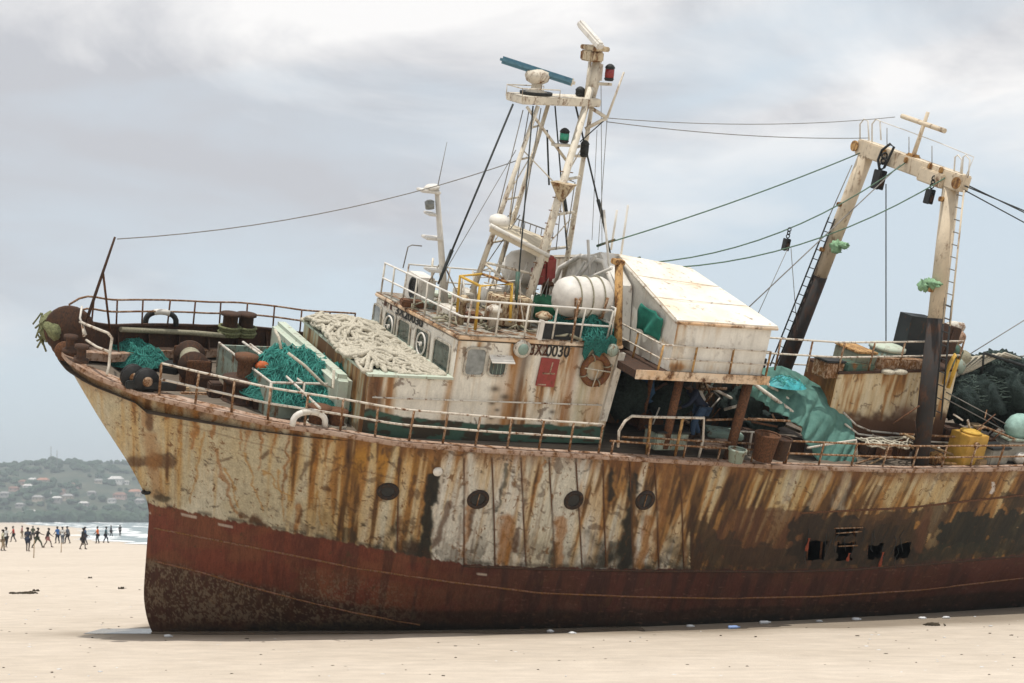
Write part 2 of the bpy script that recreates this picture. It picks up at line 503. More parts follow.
# ------------------------------------------------------------------ sand
sx = np.sinh(np.linspace(-1, 1, 480) * 5.6); sx = sx / sx.max() * 2900
ys = np.concatenate([np.linspace(-60, 14, 20), np.linspace(15, 60, 150), 60 * (2950 / 60) ** np.linspace(.01, 1, 130)])
GX, GY = np.meshgrid(sx, ys, indexing='ij')
near = 1 - sst(60, 160, np.hypot(GX, GY))
GZ = (fbm(GX * .25, GY * .6, 5, 4) - .5) * .06 * near
lowx = [-7.9, -2, 4, 8, 12, 18, 26]; lowy = [31.4, 31.9, 32.3, 33.6, 36, 41, 49]
line = np.interp(GX, lowx, lowy)
dl = GY - line
wet = sst(-2.2, -.5, dl + (fbm(GX * .3, GY * .3, 8) - .5) * 1.6) * (GX > -9) * (1 - sst(14, 30, GX))  # damp strip at the hull foot; the hull's shadow is painted in with it
wet = np.maximum(wet, np.exp(-(((GX + 8.6) / 1.6) ** 2 + ((GY - 31.2) / .8) ** 2)))
GZ = GZ * (1 - wet)
sc_ = (fbm(GX * .5, GY * .5, 61, 3) - .3) * (GX > -8.5) * (1 - sst(18, 30, GX))
GZ = GZ + .16 * np.exp(-((dl + 1.15) / .35) ** 2) * np.clip(sc_, 0, 1) * sst(-7.5, -5, GX)      # sand banked up by the tide
GZ = GZ + .10 * np.clip(fbm(GX * .9, GY * 1.2, 63, 4) - .55, 0, 1) * near * (1 - wet)
sand_a = np.array((.635, .56, .475)); sand_b = np.array((.51, .44, .36)); sand_wet_shade = np.array((.20, .16, .115))
k = np.clip(fbm(GX * .12, GY * .35, 21, 5) * .7 + .5 * (fbm(GX * .9, GY * 1.1, 23, 4) - .35), 0, 1)[..., None]
gc = sand_a * k + sand_b * (1 - k)
gc = gc * (1 - .75 * wet[..., None]) + sand_wet_shade * .75 * wet[..., None]
m, nt, b = new_mat('beach_sand')
a = N(nt, 'ShaderNodeAttribute', attribute_name='stain')
n = noise(nt, 1.2, 8, .62, (1, 2.2, 1)); n2 = noise(nt, 14, 6, .7, (1, 1.6, 1)); n3 = noise(nt, 120, 3, .6)
c = mixc(nt, 1., a.outputs[0], ramp(nt, n, [(.3, .84), (.7, 1.06)]), 'MULTIPLY')
c = mixc(nt, 1., c, ramp(nt, n2, [(.3, .93), (.72, 1.04)]), 'MULTIPLY')
c = mixc(nt, ramp(nt, n2, [(.75, 0.), (.80, .5)]), c, (.2, .15, .1))
nt.links.new(c, b.inputs['Base Color']); b.inputs['Roughness'].default_value = .9; b.inputs['Specular IOR Level'].default_value = .15
ms = N(nt, 'ShaderNodeMath', operation='ADD'); nt.links.new(n2, ms.inputs[0]); nt.links.new(n, ms.inputs[1])
bump(nt, b, ms.outputs[0], .45, .05)
tag(np_mesh('sand', np.stack([GX, GY, GZ], -1).reshape(-1, 3), quads(480, len(ys)), m, None, gc.reshape(-1, 3)), kind='structure')

# thin sheet of left-over tide water along the hull foot
mw, nt, b = new_mat('tide_water')
b.inputs['Base Color'].default_value = (.22, .18, .135, 1); b.inputs['Roughness'].default_value = .22; b.inputs['Specular IOR Level'].default_value = .35
bump(nt, b, noise(nt, 3, 3, .5), .05, .02)
xs_ = np.linspace(-9.4, 3, 120)
wd = .22 + .5 * fbm(xs_ * .45, xs_ * 0 + 3, 31, 4)
wd *= sst(-8.3, -6.0, xs_) * (1 - sst(0, 3, xs_)); li = np.interp(xs_, lowx, lowy)
P = np.stack([np.stack([xs_, li - .25 - wd, xs_ * 0 + .012], -1), np.stack([xs_, li + 1.2, xs_ * 0 + .012], -1)], 1)
tag(MB().grid(P).build('tide_pool', mw), kind='structure')

# ------------------------------------------------------------------ sea
shore = [(2900, 96), (200, 112), (60, 118), (0, 125), (-20, 132), (-36, 141), (-60, 200), (-85, 280), (-118, 400), (-170, 540), (-250, 740), (-360, 1050), (-480, 1420), (-620, 1800), (-620, 2950), (2900, 2950)]
me, nt, b = new_mat('sea_water')
n = noise(nt, .06, 6, .6, (1, 2.4, 1)); n2 = noise(nt, .9, 5, .6, (1, 2.5, 1))
c = mixc(nt, ramp(nt, n, [(.56, 0.), (.66, 1.)]), (.20, .26, .27), (.60, .62, .61))
nt.links.new(c, b.inputs['Base Color']); b.inputs['Roughness'].default_value = .3
bump(nt, b, n2, .6, .25)
tag(MB().add([(x, y, .03) for x, y in shore], [tuple(reversed(range(len(shore))))]).build('sea', me), kind='structure')
mf = plain('sea_foam', (.78, .80, .80), .8, .12, .6)
s = MB(); r_ = random.Random(5)
sh_ = np.array(shore[2:13])
for off in (1.5, 9, 24, 60):
    for i in range(len(sh_) - 1):
        L = np.linalg.norm(sh_[i + 1] - sh_[i]); t = 0
        while t < L:
            ln = r_.uniform(6, 22); ln = min(ln, L - t)
            if r_.random() < .5:
                a_ = sh_[i] + (sh_[i + 1] - sh_[i]) * t / L; d = (sh_[i + 1] - sh_[i]) / L; nn = np.array([-d[1], d[0]])
                if nn[0] < 0 and nn[1] < 0 or nn[1] < -.1: nn = -nn
                nn = np.array([d[1], -d[0]]) * (1 if (np.array([d[1], -d[0]]) @ np.array([1, .6])) > 0 else -1)
                h_ = r_.uniform(.15, .42) if off > 5 else .08; wdt = r_.uniform(1.2, 3)
                o_ = off + r_.uniform(-2, 2)
                pr = []
                for q in np.linspace(0, 1, 10):
                    e_ = math.sin(math.pi * q); c_ = a_ + d * ln * q + nn * (o_ + .8 * math.sin(q * 5 + off))
                    pr.append([(c_[0] - nn[0] * wdt * e_, c_[1] - nn[1] * wdt * e_, .04), (c_[0], c_[1], .04 + h_ * e_), (c_[0] + nn[0] * wdt * e_, c_[1] + nn[1] * wdt * e_, .04)])
                s.grid(pr)
            t += ln + r_.uniform(0, 3)
tag(s.build('surf', mf), 'white breaking surf along the far shoreline', 'surf', kind='stuff')

# ------------------------------------------------------------------ far hills, woods and houses
rx = np.array([-1900, -1300, -1000, -800, -690, -640, -600, -560, -500, -430, -300, -100, 200, 600, 1100])
ry = np.array([30, 55, 62, 70, 76, 84, 89, 86, 80, 78, 70, 58, 40, 22, 5])


def hill_z(x, y):
    x = np.asarray(x, float); y = np.asarray(y, float)
    e = np.interp(x, rx, ry) * (.93 + .16 * (fbm(x * .012, y * .0 + 2, 4, 3) - .5) * 2)
    z = e * sst(1440, 1960, y + (fbm(x * .006, y * .006, 9, 3) - .5) * 160)
    z = z + (fbm(x * .012, y * .012, 3, 3) - .5) * 14 * sst(1460, 1600, y)
    return np.where(y < 1450, -.4, np.maximum(z, -.4))


hx = np.linspace(-1900, 1150, 240); hy = np.linspace(1430, 2500, 90)
HX, HYY = np.meshgrid(hx, hy, indexing='ij')
m, nt, b = new_mat('hill_scrub')
n = noise(nt, .03, 7, .65); n2 = noise(nt, .15, 5, .7)
c = mixc(nt, ramp(nt, n, [(.4, 0.), (.62, 1.)]), (.030, .055, .034), (.085, .095, .06))
c = mixc(nt, ramp(nt, n2, [(.58, 0.), (.66, .7)]), c, (.24, .19, .13))
nt.links.new(c, b.inputs['Base Color']); b.inputs['Roughness'].default_value = 1
tag(np_mesh('hills', np.stack([HX, HYY, hill_z(HX, HYY)], -1).reshape(-1, 3), quads(240, 90), m), kind='structure')


def far_pt(px, py):
    """the hill point seen at a pixel: march along the sight line"""
    for yy in np.arange(1450, 2200, 4.):
        xx = (px - CX) / F * yy; zz = H + (HY - py) / F * yy
        if zz <= float(hill_z(xx, yy)): return np.array([xx, yy, float(hill_z(xx, yy))])
    return np.array([(px - CX) / F * 1700, 1700, float(hill_z((px - CX) / F * 1700, 1700))])


ico = bmesh.new(); bmesh.ops.create_icosphere(ico, subdivisions=2, radius=1)
IV = np.array([v.co[:] for v in ico.verts]); IF = np.array([[v.index for v in f.verts] for f in ico.faces]); ico.free()


def wood(name, n_, xr, yr, size, mat, label, seed, dens=None):
    r_ = np.random.RandomState(seed); vs = []; fs = []; k_ = 0; tries = 0
    while k_ < n_ and tries < n_ * 20:
        tries += 1
        x = r_.uniform(*xr); y = r_.uniform(*yr)
        if dens is not None and float(fbm(x * .012, y * .02, seed + 3, 3)) < dens: continue
        z = float(hill_z(x, y)); sz = r_.uniform(*size)
        for q in range(3):
            off = r_.normal(0, .45, 3) * sz * (1, 1, .35)
            rad = sz * r_.uniform(.5, .95) * np.array([1, 1, r_.uniform(.7, 1.05)])
            jag = 1 + .5 * (r_.rand(len(IV), 1) - .5)
            vs.append(IV * rad * jag + np.array([x, y, z + sz * .6]) + off)
            fs.append(IF + len(IV) * (len(vs) - 1))
        k_ += 1
    V = np.concatenate(vs); Fc = np.concatenate(fs)
    me = bpy.data.meshes.new(name); me.from_pydata(V.tolist(), [], Fc.tolist()); me.materials.append(mat)
    o = bpy.data.objects.new(name, me); COL.objects.link(o)
    return tag(o, label, 'woodland', kind='stuff')


mt, nt, b = new_mat('far_foliage')
n = noise(nt, .05, 6, .7); n2 = noise(nt, .5, 4, .7)
c = mixc(nt, ramp(nt, n, [(.38, 0.), (.64, 1.)]), (.020, .050, .034), (.050, .092, .052))
c = mixc(nt, ramp(nt, n2, [(.4, 0.), (.7, .4)]), c, (.09, .12, .06))
nt.links.new(c, b.inputs['Base Color']); b.inputs['Roughness'].default_value = 1
wood('hill_woodland', 3600, (-1150, 300), (1480, 2150), (2.2, 5.5), mt, 'green scrub and trees covering the distant hillside', 3, .42)
wood('shore_woodland', 900, (-1100, 250), (1432, 1475), (4., 9.), mt, 'dark green belt of trees behind the far beach', 8)

hw = [plain('house_wall_' + n, c, .9, .2, .2) for n, c in (('white', (.72, .70, .66)), ('sand', (.50, .42, .33)), ('grey', (.40, .38, .36)), ('pink', (.52, .36, .30)))]
hr = [plain('house_roof_' + n, c, .9, .25, .3) for n, c in (('rust_red', (.27, .15, .11)), ('grey', (.33, .32, .31)), ('pale', (.62, .60, .57)), ('terracotta', (.42, .22, .15)))]
WN = ('white', 'sand coloured', 'grey', 'pink'); RN = ('rust red', 'grey', 'pale', 'terracotta')
mwin = plain('house_window_dark', (.04, .045, .05), .5, .2, 1)


def house(px, py, wpx, hpx, wi, ri, gable=True):
    p = far_pt(px, py); sc = p[1] / F; wd_, hh = wpx * sc, hpx * sc; dp = wd_ * .7
    o = empty('house', Matrix.Translation(Vector(p)))
    s = MB(); s.box((0, 0, hh * .5 - 2), (wd_, dp, hh + 4)); s.build('wall', hw[wi], o)
    s = MB(); e = .6; x, y = wd_ / 2 + e, dp / 2 + e; z0 = hh + .05; rh = wd_ * .22
    if gable:
        s.add([(-x, -y, z0), (x, -y, z0), (x, y, z0), (-x, y, z0), (-x * .6, 0, z0 + rh), (x * .6, 0, z0 + rh)], [(0, 1, 5, 4), (1, 2, 5), (2, 3, 4, 5), (3, 0, 4), (3, 2, 1, 0)])
    else:
        s.box((0, 0, z0 + .3), (2 * x, 2 * y, .6))
    s.build('roof', hr[ri], o)
    nwin = max(2, int(wd_ / 3.5))
    for q in range(nwin):
        MB().box((-wd_ / 2 + (q + .5) * wd_ / nwin, -dp / 2 - .04, hh * .55), (1.1, .1, 1.3)).build('window', mwin, o)
    return o


HL = [(24, 485, 9, 3.2, 3, 0), (33, 483.5, 8, 3.2, 0, 2), (43, 484.5, 11, 4.2, 1, 3), (28, 489, 9, 2.6, 0, 2), (14, 491.5, 9, 2.6, 3, 0),
      (99, 484, 8, 3.2, 1, 1), (116, 483.5, 14, 4, 0, 2), (127, 485.5, 4, 3.4, 0, 2), (75, 487.5, 9, 2.4, 3, 0), (5, 497, 9, 3, 2, 1),
      (38, 502, 10, 3.6, 1, 1), (48, 499, 9, 4.4, 2, 1), (57, 503, 9, 4, 2, 2), (68, 501, 10, 4.6, 1, 1), (61, 494, 8, 3, 3, 0),
      (92, 496, 8, 3.2, 2, 1), (120, 499, 12, 4, 3, 0), (135, 496, 12, 4.2, 1, 3), (112, 503, 8, 3, 0, 1), (140, 504, 9, 3.6, 2, 1),
      (30, 516, 13, 3.6, 1, 2), (51, 517, 5, 3, 0, 1), (146, 489, 9, 3, 1, 0), (20, 508, 8, 2.6, 2, 1), (84, 507, 9, 3, 2, 2)]
HLAB = ['pink house with rust red roof high on the hillside', 'white house with pale roof beside the terracotta roofed villa', 'sand coloured villa with a bright terracotta roof, widest on the upper hill',
        'small white house just below the terracotta roofed villa', 'pink house with rust red roof low on the western slope', 'sand coloured house with grey roof beside the long white building',
        'long white building with pale roof on the upper slope', 'tiny white block beside the long white building', 'pink bungalow with rust red roof in mid slope scrub', 'grey house with grey roof at the hill edge by the frame',
        'sand coloured house with grey roof above the tree belt', 'tall grey house with grey roof in the middle of the town', 'grey house with pale roof in the row above the trees', 'sand coloured block with grey roof, tallest of the hillside row',
        'pink house with rust red roof above the grey row', 'grey house with grey roof alone in mid slope trees', 'broad pink house with rust red roof near the ship bow', 'broad sand coloured house with terracotta roof near the ship bow',
        'white house with grey roof just above the tree belt', 'grey house with grey roof close beside the ship stem', 'sand coloured beach building with pale roof in the tree belt', 'narrow white beach hut in the tree belt', 'sand coloured house with rust red roof touching the ship bow outline',
        'small grey house half sunk in the tree belt', 'grey house with pale roof above the shore trees']
for h_, l_ in zip(HL, HLAB):
    tag(house(*h_), l_, 'house', 'houses on the far hillside')
for px, py, top in ((51, 470, 446), (57, 472, 450)):
    p = far_pt(px, py); hh = (py - top) * p[1] / F
    s = MB(); s.tube([p, p + V3(0, 0, hh)], .55, 6, .25)
    for q in range(5): s.box(p + V3(0, 0, hh * (.5 + .1 * q)), (2.4, .3, .3))
    o = s.build('radio_mast', M_CABLE2, None, p); o.location = p
    tag(o, 'taller thin radio mast on the hilltop' if px == 51 else 'shorter thin radio mast on the hilltop', 'mast', 'radio masts on the hill')

# the air itself
hz, nt, b = new_mat('haze_air')
for n_ in list(nt.nodes):
    if n_.type == 'BSDF_PRINCIPLED': nt.nodes.remove(n_)
pv = N(nt, 'ShaderNodeVolumePrincipled'); pv.inputs['Color'].default_value = (.80, .88, .95, 1); pv.inputs['Density'].default_value = .00034
pv.inputs['Anisotropy'].default_value = .2
nt.links.new(pv.outputs[0], nt.nodes['Material Output'].inputs['Volume'])
o = MB().box((0, 1445, 63), (6200, 3060, 129)).build('haze', hz); tag(o, 'pale sea haze over the beach and the hills', 'haze', kind='stuff')
# ================================================================== THE SHIP
ship = empty('fishing_trawler', SHIP_M)
tag(ship, 'rusty stranded fishing trawler with peeling cream hull heeled over on the beach', 'ship')
ZD = 5.62          # main deck level


def C(name, mb, mats, parent=None, label=None): return mb.build(name, mats, parent or ship, (0, 0, 0), label)


def curve(pts):
    a = np.array(pts, float); return a[:, 0], a[:, 1]


# outlines measured on the ship (seen side), as px -> py
SHEER = curve([(58, 348), (66, 360), (87, 373), (100, 379), (119, 386), (132, 392), (145, 396), (206, 410), (270, 424), (338, 434), (397, 444), (492, 451), (600, 457), (685, 462), (780, 467), (909, 471), (1024, 469), (1200, 464)])
BOOT = curve([(150, 504), (170, 508), (200, 514), (240, 522), (296, 533), (340, 541), (400, 553), (464, 564), (540, 567), (640, 569), (700, 569.5), (780, 570), (850, 568), (920, 563), (1024, 554), (1200, 536)])


def bs(x): return np.interp(x, [-2.55, -2.45, -2.2, -1.7, -1.0, -.65, 0, .8, 1.85, 3, 5, 7, 9, 12, 16, 20, 24, 29], [0, .45, .92, 1.35, 1.78, 1.98, 2.32, 2.68, 3.05, 3.28, 3.5, 3.64, 3.7, 3.72, 3.7, 3.55, 3.3, 2.7])
def bb(d): return np.interp(d, [0, .15, .6, 1.5, 3, 5, 8, 12, 16, 20, 24, 30], [0, .10, .40, .95, 1.75, 2.55, 3.2, 3.52, 3.55, 3.4, 3.05, 2.3])
def bg(d): return np.interp(d, [0, .15, .6, 1.5, 3, 5, 7.22, 10.54, 15.3, 20, 24.4, 30], [0, .10, .30, .68, 1.3, 2.1, 2.80, 3.42, 3.36, 2.85, 2.05, .9])


def smooth(a, k=9, it=3):
    for _ in range(it):
        p = np.pad(a, k // 2, mode='edge'); p[:k // 2] = a[0] + (np.arange(-(k // 2), 0)) * (a[1] - a[0]); p[-(k // 2):] = a[-1] + np.arange(1, k // 2 + 1) * (a[-1] - a[-2])
        a = np.convolve(p, np.ones(k) / k, 'valid')
    return a


def solve_z(x, y, cur, lo, hi):
    lo = np.full_like(x, lo); hi = np.full_like(x, hi)
    for _ in range(40):
        m = (lo + hi) / 2
        px, py = proj(np.stack([x, y, m], -1)); t = np.interp(px, *cur)
        up = py < t
        hi = np.where(up, m, hi); lo = np.where(up, lo, m)
    return (lo + hi) / 2


ND, NV = 1100, 200
dd = 31.0 * (np.linspace(0, 1, ND) ** 1.35)
ST = {k: Y(*p, 0) for k, p in dict(tip=(58, 348), a=(100, 420), b=(130, 465), boot=(150, 504), c=(145, 570), d=(143, 600), foot=(150, 632)).items()}
xs0 = ST['tip'][0]
xS = xs0 + dd; yS = -bs(np.maximum(xS, -2.55) if xs0 < -2.55 else xS - (xs0 + 2.55)); yS[0] = 0
zS = solve_z(xS, yS, SHEER, 3, 9); zS[0] = ST['tip'][2]
zS[1:] = smooth(zS[1:], 15, 2)
xB = ST['boot'][0] + dd; yB = -bb(dd); zB = solve_z(xB, yB, BOOT, .5, 5); zB[0] = ST['boot'][2]; zB = smooth(zB, 21, 3)
xG = ST['foot'][0] + dd; yG = -bg(dd)
zG = ((0.0 - SHIP_O[2]) - (xG * SHIP_R[2, 0] + yG * SHIP_R[2, 1])) / SHIP_R[2, 2]
stem = [ST[k] for k in ('tip', 'a', 'b', 'boot', 'c', 'd', 'foot')]
stem_z = np.array([p[2] for p in stem])[::-1]; stem_x = np.array([p[0] for p in stem])[::-1]


def stem_at(z):
    # smooth stem profile
    zz = np.linspace(stem_z[0] - 1.5, stem_z[-1] + .5, 200)
    xx = np.interp(zz, np.concatenate([[stem_z[0] - 1.5], stem_z]), np.concatenate([[stem_x[0] + 1.2], stem_x]))
    return np.interp(z, zz, smooth(xx, 13, 2))


rows = []
v_up = np.linspace(0, 1, 150)
for f in v_up:                                   # sheer -> boot-top: flared above, x start follows the stem
    z0 = zS[0] + (zB[0] - zS[0]) * f; x0 = stem_at(z0)
    z = zS + (zB - zS) * f
    g = (1 - f)
    fl = np.where(dd < 8, g ** (1.0 + .75 * (1 - sst(0, 8, dd))), g)
    y = yB + (yS - yB) * fl
    rows.append(np.stack([x0 + dd, y, z], -1))
v_lo = np.linspace(0, 1, 90)[1:]
for f in v_lo:
    z0 = zB[0] + (zG[0] - zB[0]) * f; x0 = stem_at(z0)
    z = zB + (zG - zB) * f
    y = yB + (yG - yB) * (f ** 1.25)
    rows.append(np.stack([x0 + dd, y, z], -1))
for f in np.linspace(0, 1, 17)[1:]:               # below the sand down to the keel
    z0 = zG[0] - .9 * f; x0 = float(stem_at(z0))
    y = yG * math.cos(f * math.pi / 2) ** .8 if f < 1 else yG * 0
    z = zG * (1 - f) + f * np.minimum(zG - .9, -.9)
    rows.append(np.stack([x0 + dd, y, z], -1))
HP = np.array(rows)                              # (rows, ND, 3)
NUP, NLO = len(v_up), len(v_lo)
NR = len(HP)
HPX, HPY = proj(HP[:NUP + NLO])
sheer_p = HP[0]


def sheer_at(x, dz=0., inb=0.):
    """point on the port gunwale at ship station x"""
    return V3(x, np.interp(x, xS, yS) + inb, np.interp(x, xS, zS) + dz)


def sheer_px(px, dz=0., inb=0.):
    return sheer_at(float(np.interp(px, HPX[0], xS)), dz, inb)


def hull_at(px, py, out=0.0):
    d2 = (HPX - px) ** 2 + (HPY - py) ** 2
    i, j = np.unravel_index(np.argmin(d2), d2.shape)
    i = min(max(i, 1), HPX.shape[0] - 2); j = min(max(j, 1), ND - 2)
    du = HP[i, j + 1] - HP[i, j - 1]; dv_ = HP[i + 1, j] - HP[i - 1, j]
    n = np.cross(dv_, du); n /= np.linalg.norm(n)
    if n[1] > 0: n = -n
    # refine along the tangent plane
    p = HP[i, j]
    dr = SHIP_R.T @ np.array([(px - CX) / F, 1, (HY - py) / F]); t = ((p - CAM_L) @ n) / (dr @ n)
    q = CAM_L + dr * t
    if np.linalg.norm(q - p) > .3: q = p
    return q + n * out, n


# ------------------------------------------------------------------ paint, rust and dirt of the port side
def capsule(px, py, x0, y0, x1, y1):
    dx, dy = x1 - x0, y1 - y0; L = dx * dx + dy * dy + 1e-9
    t = np.clip(((px - x0) * dx + (py - y0) * dy) / L, 0, 1)
    return np.hypot(px - x0 - dx * t, py - y0 - dy * t), t


def mixa(c, m, col): return c * (1 - m[..., None]) + np.array(col) * m[..., None]


def hull_colour(px, py):
    top = np.interp(px, *SHEER); bo = np.interp(px, *BOOT); gr = np.interp(px, [140, 150, 500, 640, 800, 1024, 1200], [632, 632, 630, 627, 620, 607, 590])
    t = (py - top) / (bo - top)
    k = np.interp(px, [60, 180, 330, 430, 620, 760, 900, 1100], [-.12, .02, .10, .18, .24, .40, .50, .5])
    q = px + k * (py - top)
    _n = 0
    w1 = fbm(px / 60, py / 60, 77, 3) - .5
    # cream coats, yellowed at the bow, whiter amidships
    cream = np.array((.575, .535, .415)); white = np.array((.62, .60, .535)); ochre = np.array((.53, .42, .24))
    c = np.broadcast_to(cream, px.shape + (3,)).copy()
    c = mixa(c, sst(.42, .62, fbm(px / 55, py / 70, 1, 4)), (.50, .445, .31))
    c = mixa(c, sst(.5, .66, fbm(px / 30, py / 90, 2, 4)) * (1 - sst(380, 460, px)) * .35, ochre)
    ribs = np.array([330, 365, 398, 430, 464, 493.5, 523.5, 552, 579, 604.5, 630, 656.5, 682, 720, 770, 830, 900, 960, 1030, 1200])
    pid = np.searchsorted(ribs + 0, px - (py - 500) * .035)
    pv_ = vn(pid * 3.7, pid * 0 + .5, 6)
    mid = sst(410, 440, px) * (1 - sst(680, 700, px))
    c = mixa(c, mid * np.clip(pv_ * 1.7 - .1, 0, 1) * .95, white)
    c = mixa(c, sst(640, 760, px) * .45, (.56, .475, .31))
    c = mixa(c, sst(690, 790, px) * sst(.30, .75, t) * .35, (.20, .11, .05))
    # streaks of rust
    s1 = fbm(q / 11, py / 150, 11, 4); s2 = fbm(q / 4.2, py / 80, 12, 4); s3 = fbm(q / 34, py / 120 + w1, 13, 3)
    val = .42 * s1 + .33 * s2 + .25 * s3
    Rr = np.interp(px, [60, 200, 320, 345, 400, 450, 560, 640, 690, 760, 850, 940, 1100], [.21, .21, .27, .42, .45, .28, .24, .32, .47, .48, .41, .40, .44])
    fade = np.where(px > 690, .80 + .42 * t, 1 - .42 * np.clip(t, 0, 1))
    thr = 1 - Rr * fade * .92
    soft = sst(thr - .13, thr + .02, val + .22)
    hard = sst(thr - .005, thr + .03, val + .20)
    dark = sst(thr + .06, thr + .11, val + .19)
    stain = np.array((.50, .305, .085)); orange = np.array((.315, .142, .030)); brown = np.array((.060, .031, .016)); blk = np.array((.028, .027, .022))
    c = mixa(c, soft * .6, stain); c = mixa(c, hard * .85, orange)
    br = sst(.46, .56, fbm(q / 6, py / 45, 15, 4))
    c = mixa(c, np.clip(dark * .8 + hard * br * .75, 0, 1), brown)
    # thin rust drips
    s4 = fbm(q / 1.7, py / 60, 19, 3)
    c = mixa(c, sst(.62, .72, s4) * sst(.35, .6, s3 + .1) * .6 * np.interp(px, [100, 330, 700], [.35, .7, 1]), (.15, .065, .025))
    # bright orange-yellow runs under the rail at px 330-420 and at the upper bow
    m = np.exp(-((px - 372) / 46) ** 2) * (1 - sst(.15, .5, t)) * sst(.45, .6, s1 + .08)
    c = mixa(c, m * .8, (.50, .25, .045))
    # rust right below the sheer strake
    m = (1 - sst(.0, .13 + .12 * s2, t)) * sst(.3, .6, s1 + .12)
    c = mixa(c, m * .8, (.20, .085, .03))
    # scabs
    sp_ = scab(px, py, 8, 41)
    c = mixa(c, sst(.665, .70, sp_) * .8 * np.interp(px, [60, 260, 300, 420, 1024], [.1, .15, .6, .8, .6]), (.085, .042, .022))
    sp2 = scab(px, py, 4, 43, 3)
    c = mixa(c, sst(.745, .78, sp2) * .7, (.06, .035, .022))
    # dark weedy patches near the boot-top
    low = sst(.62, .98, t + (fbm(px / 14, py / 14, 51, 4) - .5) * .75)
    lw = np.interp(px, [300, 330, 360, 420, 445, 560, 600, 660, 700, 760, 800, 1100], [0, .5, .8, .9, .55, .45, .75, .95, .7, .5, .6, .7])
    c = mixa(c, low * lw * sst(.49, .54, fbm(px / 12, py / 20, 53, 5) + .04), (.045, .036, .024))
    # marks of their own
    wpx = px + (fbm(px / 9, py / 9, 61, 4) - .5) * 9; wpy = py + (fbm(px / 9, py / 9, 67, 4) - .5) * 12

    def mark(x0, y0, x1, y1, w0, w1_, col, a=.9, so=.55):
        nonlocal c
        d, tt = capsule(wpx, wpy, x0, y0, x1, y1); w_ = w0 + (w1_ - w0) * tt
        c = mixa(c, a * (1 - sst(1 - so, 1 + so * .4, d / w_)), col)
    def blot(caps, w_, col, a, seed, fr=7., am=1.0, st=1.6):
        nonlocal c
        m = np.full(px.shape, -9.)
        for x0, y0, x1, y1 in caps:
            d, tt = capsule(px, py, x0, y0, x1, y1); m = np.maximum(m, 1 - d / w_)
        m = m + (fbm(q / fr, py / (fr * st), seed, 5) - .5) * am * 2 * (m > -1)
        c = mixa(c, sst(.22, .34, m) * a, col)
    B_, K_, O_, W_ = (.10, .046, .02), (.018, .018, .015), (.32, .14, .035), (.54, .52, .46)
    # bow rust
    for x0, x1, y1, w0 in ((168, 166, 418, 1.6), (182, 178, 440, 1.4), (214, 211, 438, 1.8), (228, 224, 425, 1.2), (243, 240, 448, 1.4), (262, 257, 470, 1.3), (276, 272, 452, 1.6), (289, 284, 500, 1.5), (300, 294, 462, 1.2), (318, 311, 498, 1.6), (331, 323, 470, 1.4)):
        mark(x0, np.interp(x0, *SHEER) + 1, x1, y1, w0 * 1.5, w0 * .5, O_, .8); mark(x0, np.interp(x0, *SHEER) + 1, (x0 + x1) / 2, (y1 + 410) / 2, w0 * .7, w0 * .3, B_, .7)
    for x0, y0, x1, y1 in ((205, 430, 190, 500), (243, 452, 262, 512), (226, 470, 240, 508), (280, 470, 283, 520), (318, 490, 322, 525), (180, 440, 176, 470), (262, 470, 292, 500)):
        mark(x0, y0, x1, y1, 1.5, .8, (.42, .23, .06), .75)
    mark(150, 392, 147, 425, 9, 6, O_, .6); mark(150, 396, 150, 430, 4, 3, B_, .8); mark(133, 462, 172, 460, 9, 7, B_, .85); mark(150, 440, 158, 492, 9, 8, O_, .55)
    mark(198, 404, 192, 452, 4, 2, O_, .85); mark(206, 402, 196, 425, 2, 1.5, B_, .7); mark(160, 496, 166, 500, 6, 4, K_, .8); mark(255, 520, 264, 525, 7, 5, B_, .95); mark(240, 516, 246, 519, 4, 3, B_, .8)
    mark(215, 450, 235, 515, 2.5, 2, O_, .7); mark(250, 420, 245, 450, 3, 1, O_, .6); mark(222, 460, 231, 458, 2, 1.5, B_, .7); mark(262, 455, 268, 452, 3, 3, B_, .8)
    mark(308, 462, 300, 480, 3.5, 1.5, B_, .7); mark(324, 485, 330, 487, 3, 2, B_, .8); mark(298, 508, 295, 535, 4, 3, O_, .75); mark(300, 510, 297, 520, 2.5, 2, B_, .8)
    mark(298, 440, 280, 500, 1.5, 1, B_, .5)
    mark(430, 476, 426, 560, 4.6, 8, K_, .97, .4); mark(437, 470, 433, 500, 4, 5, K_, .97, .35); mark(402, 545, 428, 556, 10, 8, (.05, .03, .02), .85)
    mark(414, 478, 410, 505, 3, 1.5, B_, .8); mark(448, 505, 436, 545, 4, 3, B_, .8); mark(471, 505, 462, 560, 4, 2, O_, .7); mark(474, 510, 468, 535, 3, 2, B_, .8)
    mark(508, 520, 503, 562, 9, 7, O_, .8); mark(519, 530, 515, 552, 3, 4, B_, .85); mark(508, 465, 497, 512, 3, 2, (.05, .045, .03), .8)
    mark(545, 460, 530, 505, 2, 1, O_, .8); mark(562, 520, 556, 566, 6, 5, O_, .75); mark(592, 462, 582, 475, 2, 1, K_, .6)
    mark(610, 474, 610, 498, 3.2, 5, K_, .9, .4); mark(634, 476, 626, 565, 4.5, 9, K_, .97, .4); mark(620, 548, 606, 560, 9, 9, (.03, .03, .022), .8)
    mark(650, 520, 640, 565, 6, 5, O_, .7); mark(668, 470, 655, 555, 5, 4, (.22, .10, .035), .8)
    blot([(735, 530, 795, 528), (725, 545, 800, 548)], 26, (.115, .050, .026), .75, 401, 14, .5)
    blot([(700, 548, 800, 558)], 16, (.045, .030, .02), .8, 403, 9)
    blot([(700, 530, 720, 560)], 12, (.06, .04, .022), .7, 405, 6)
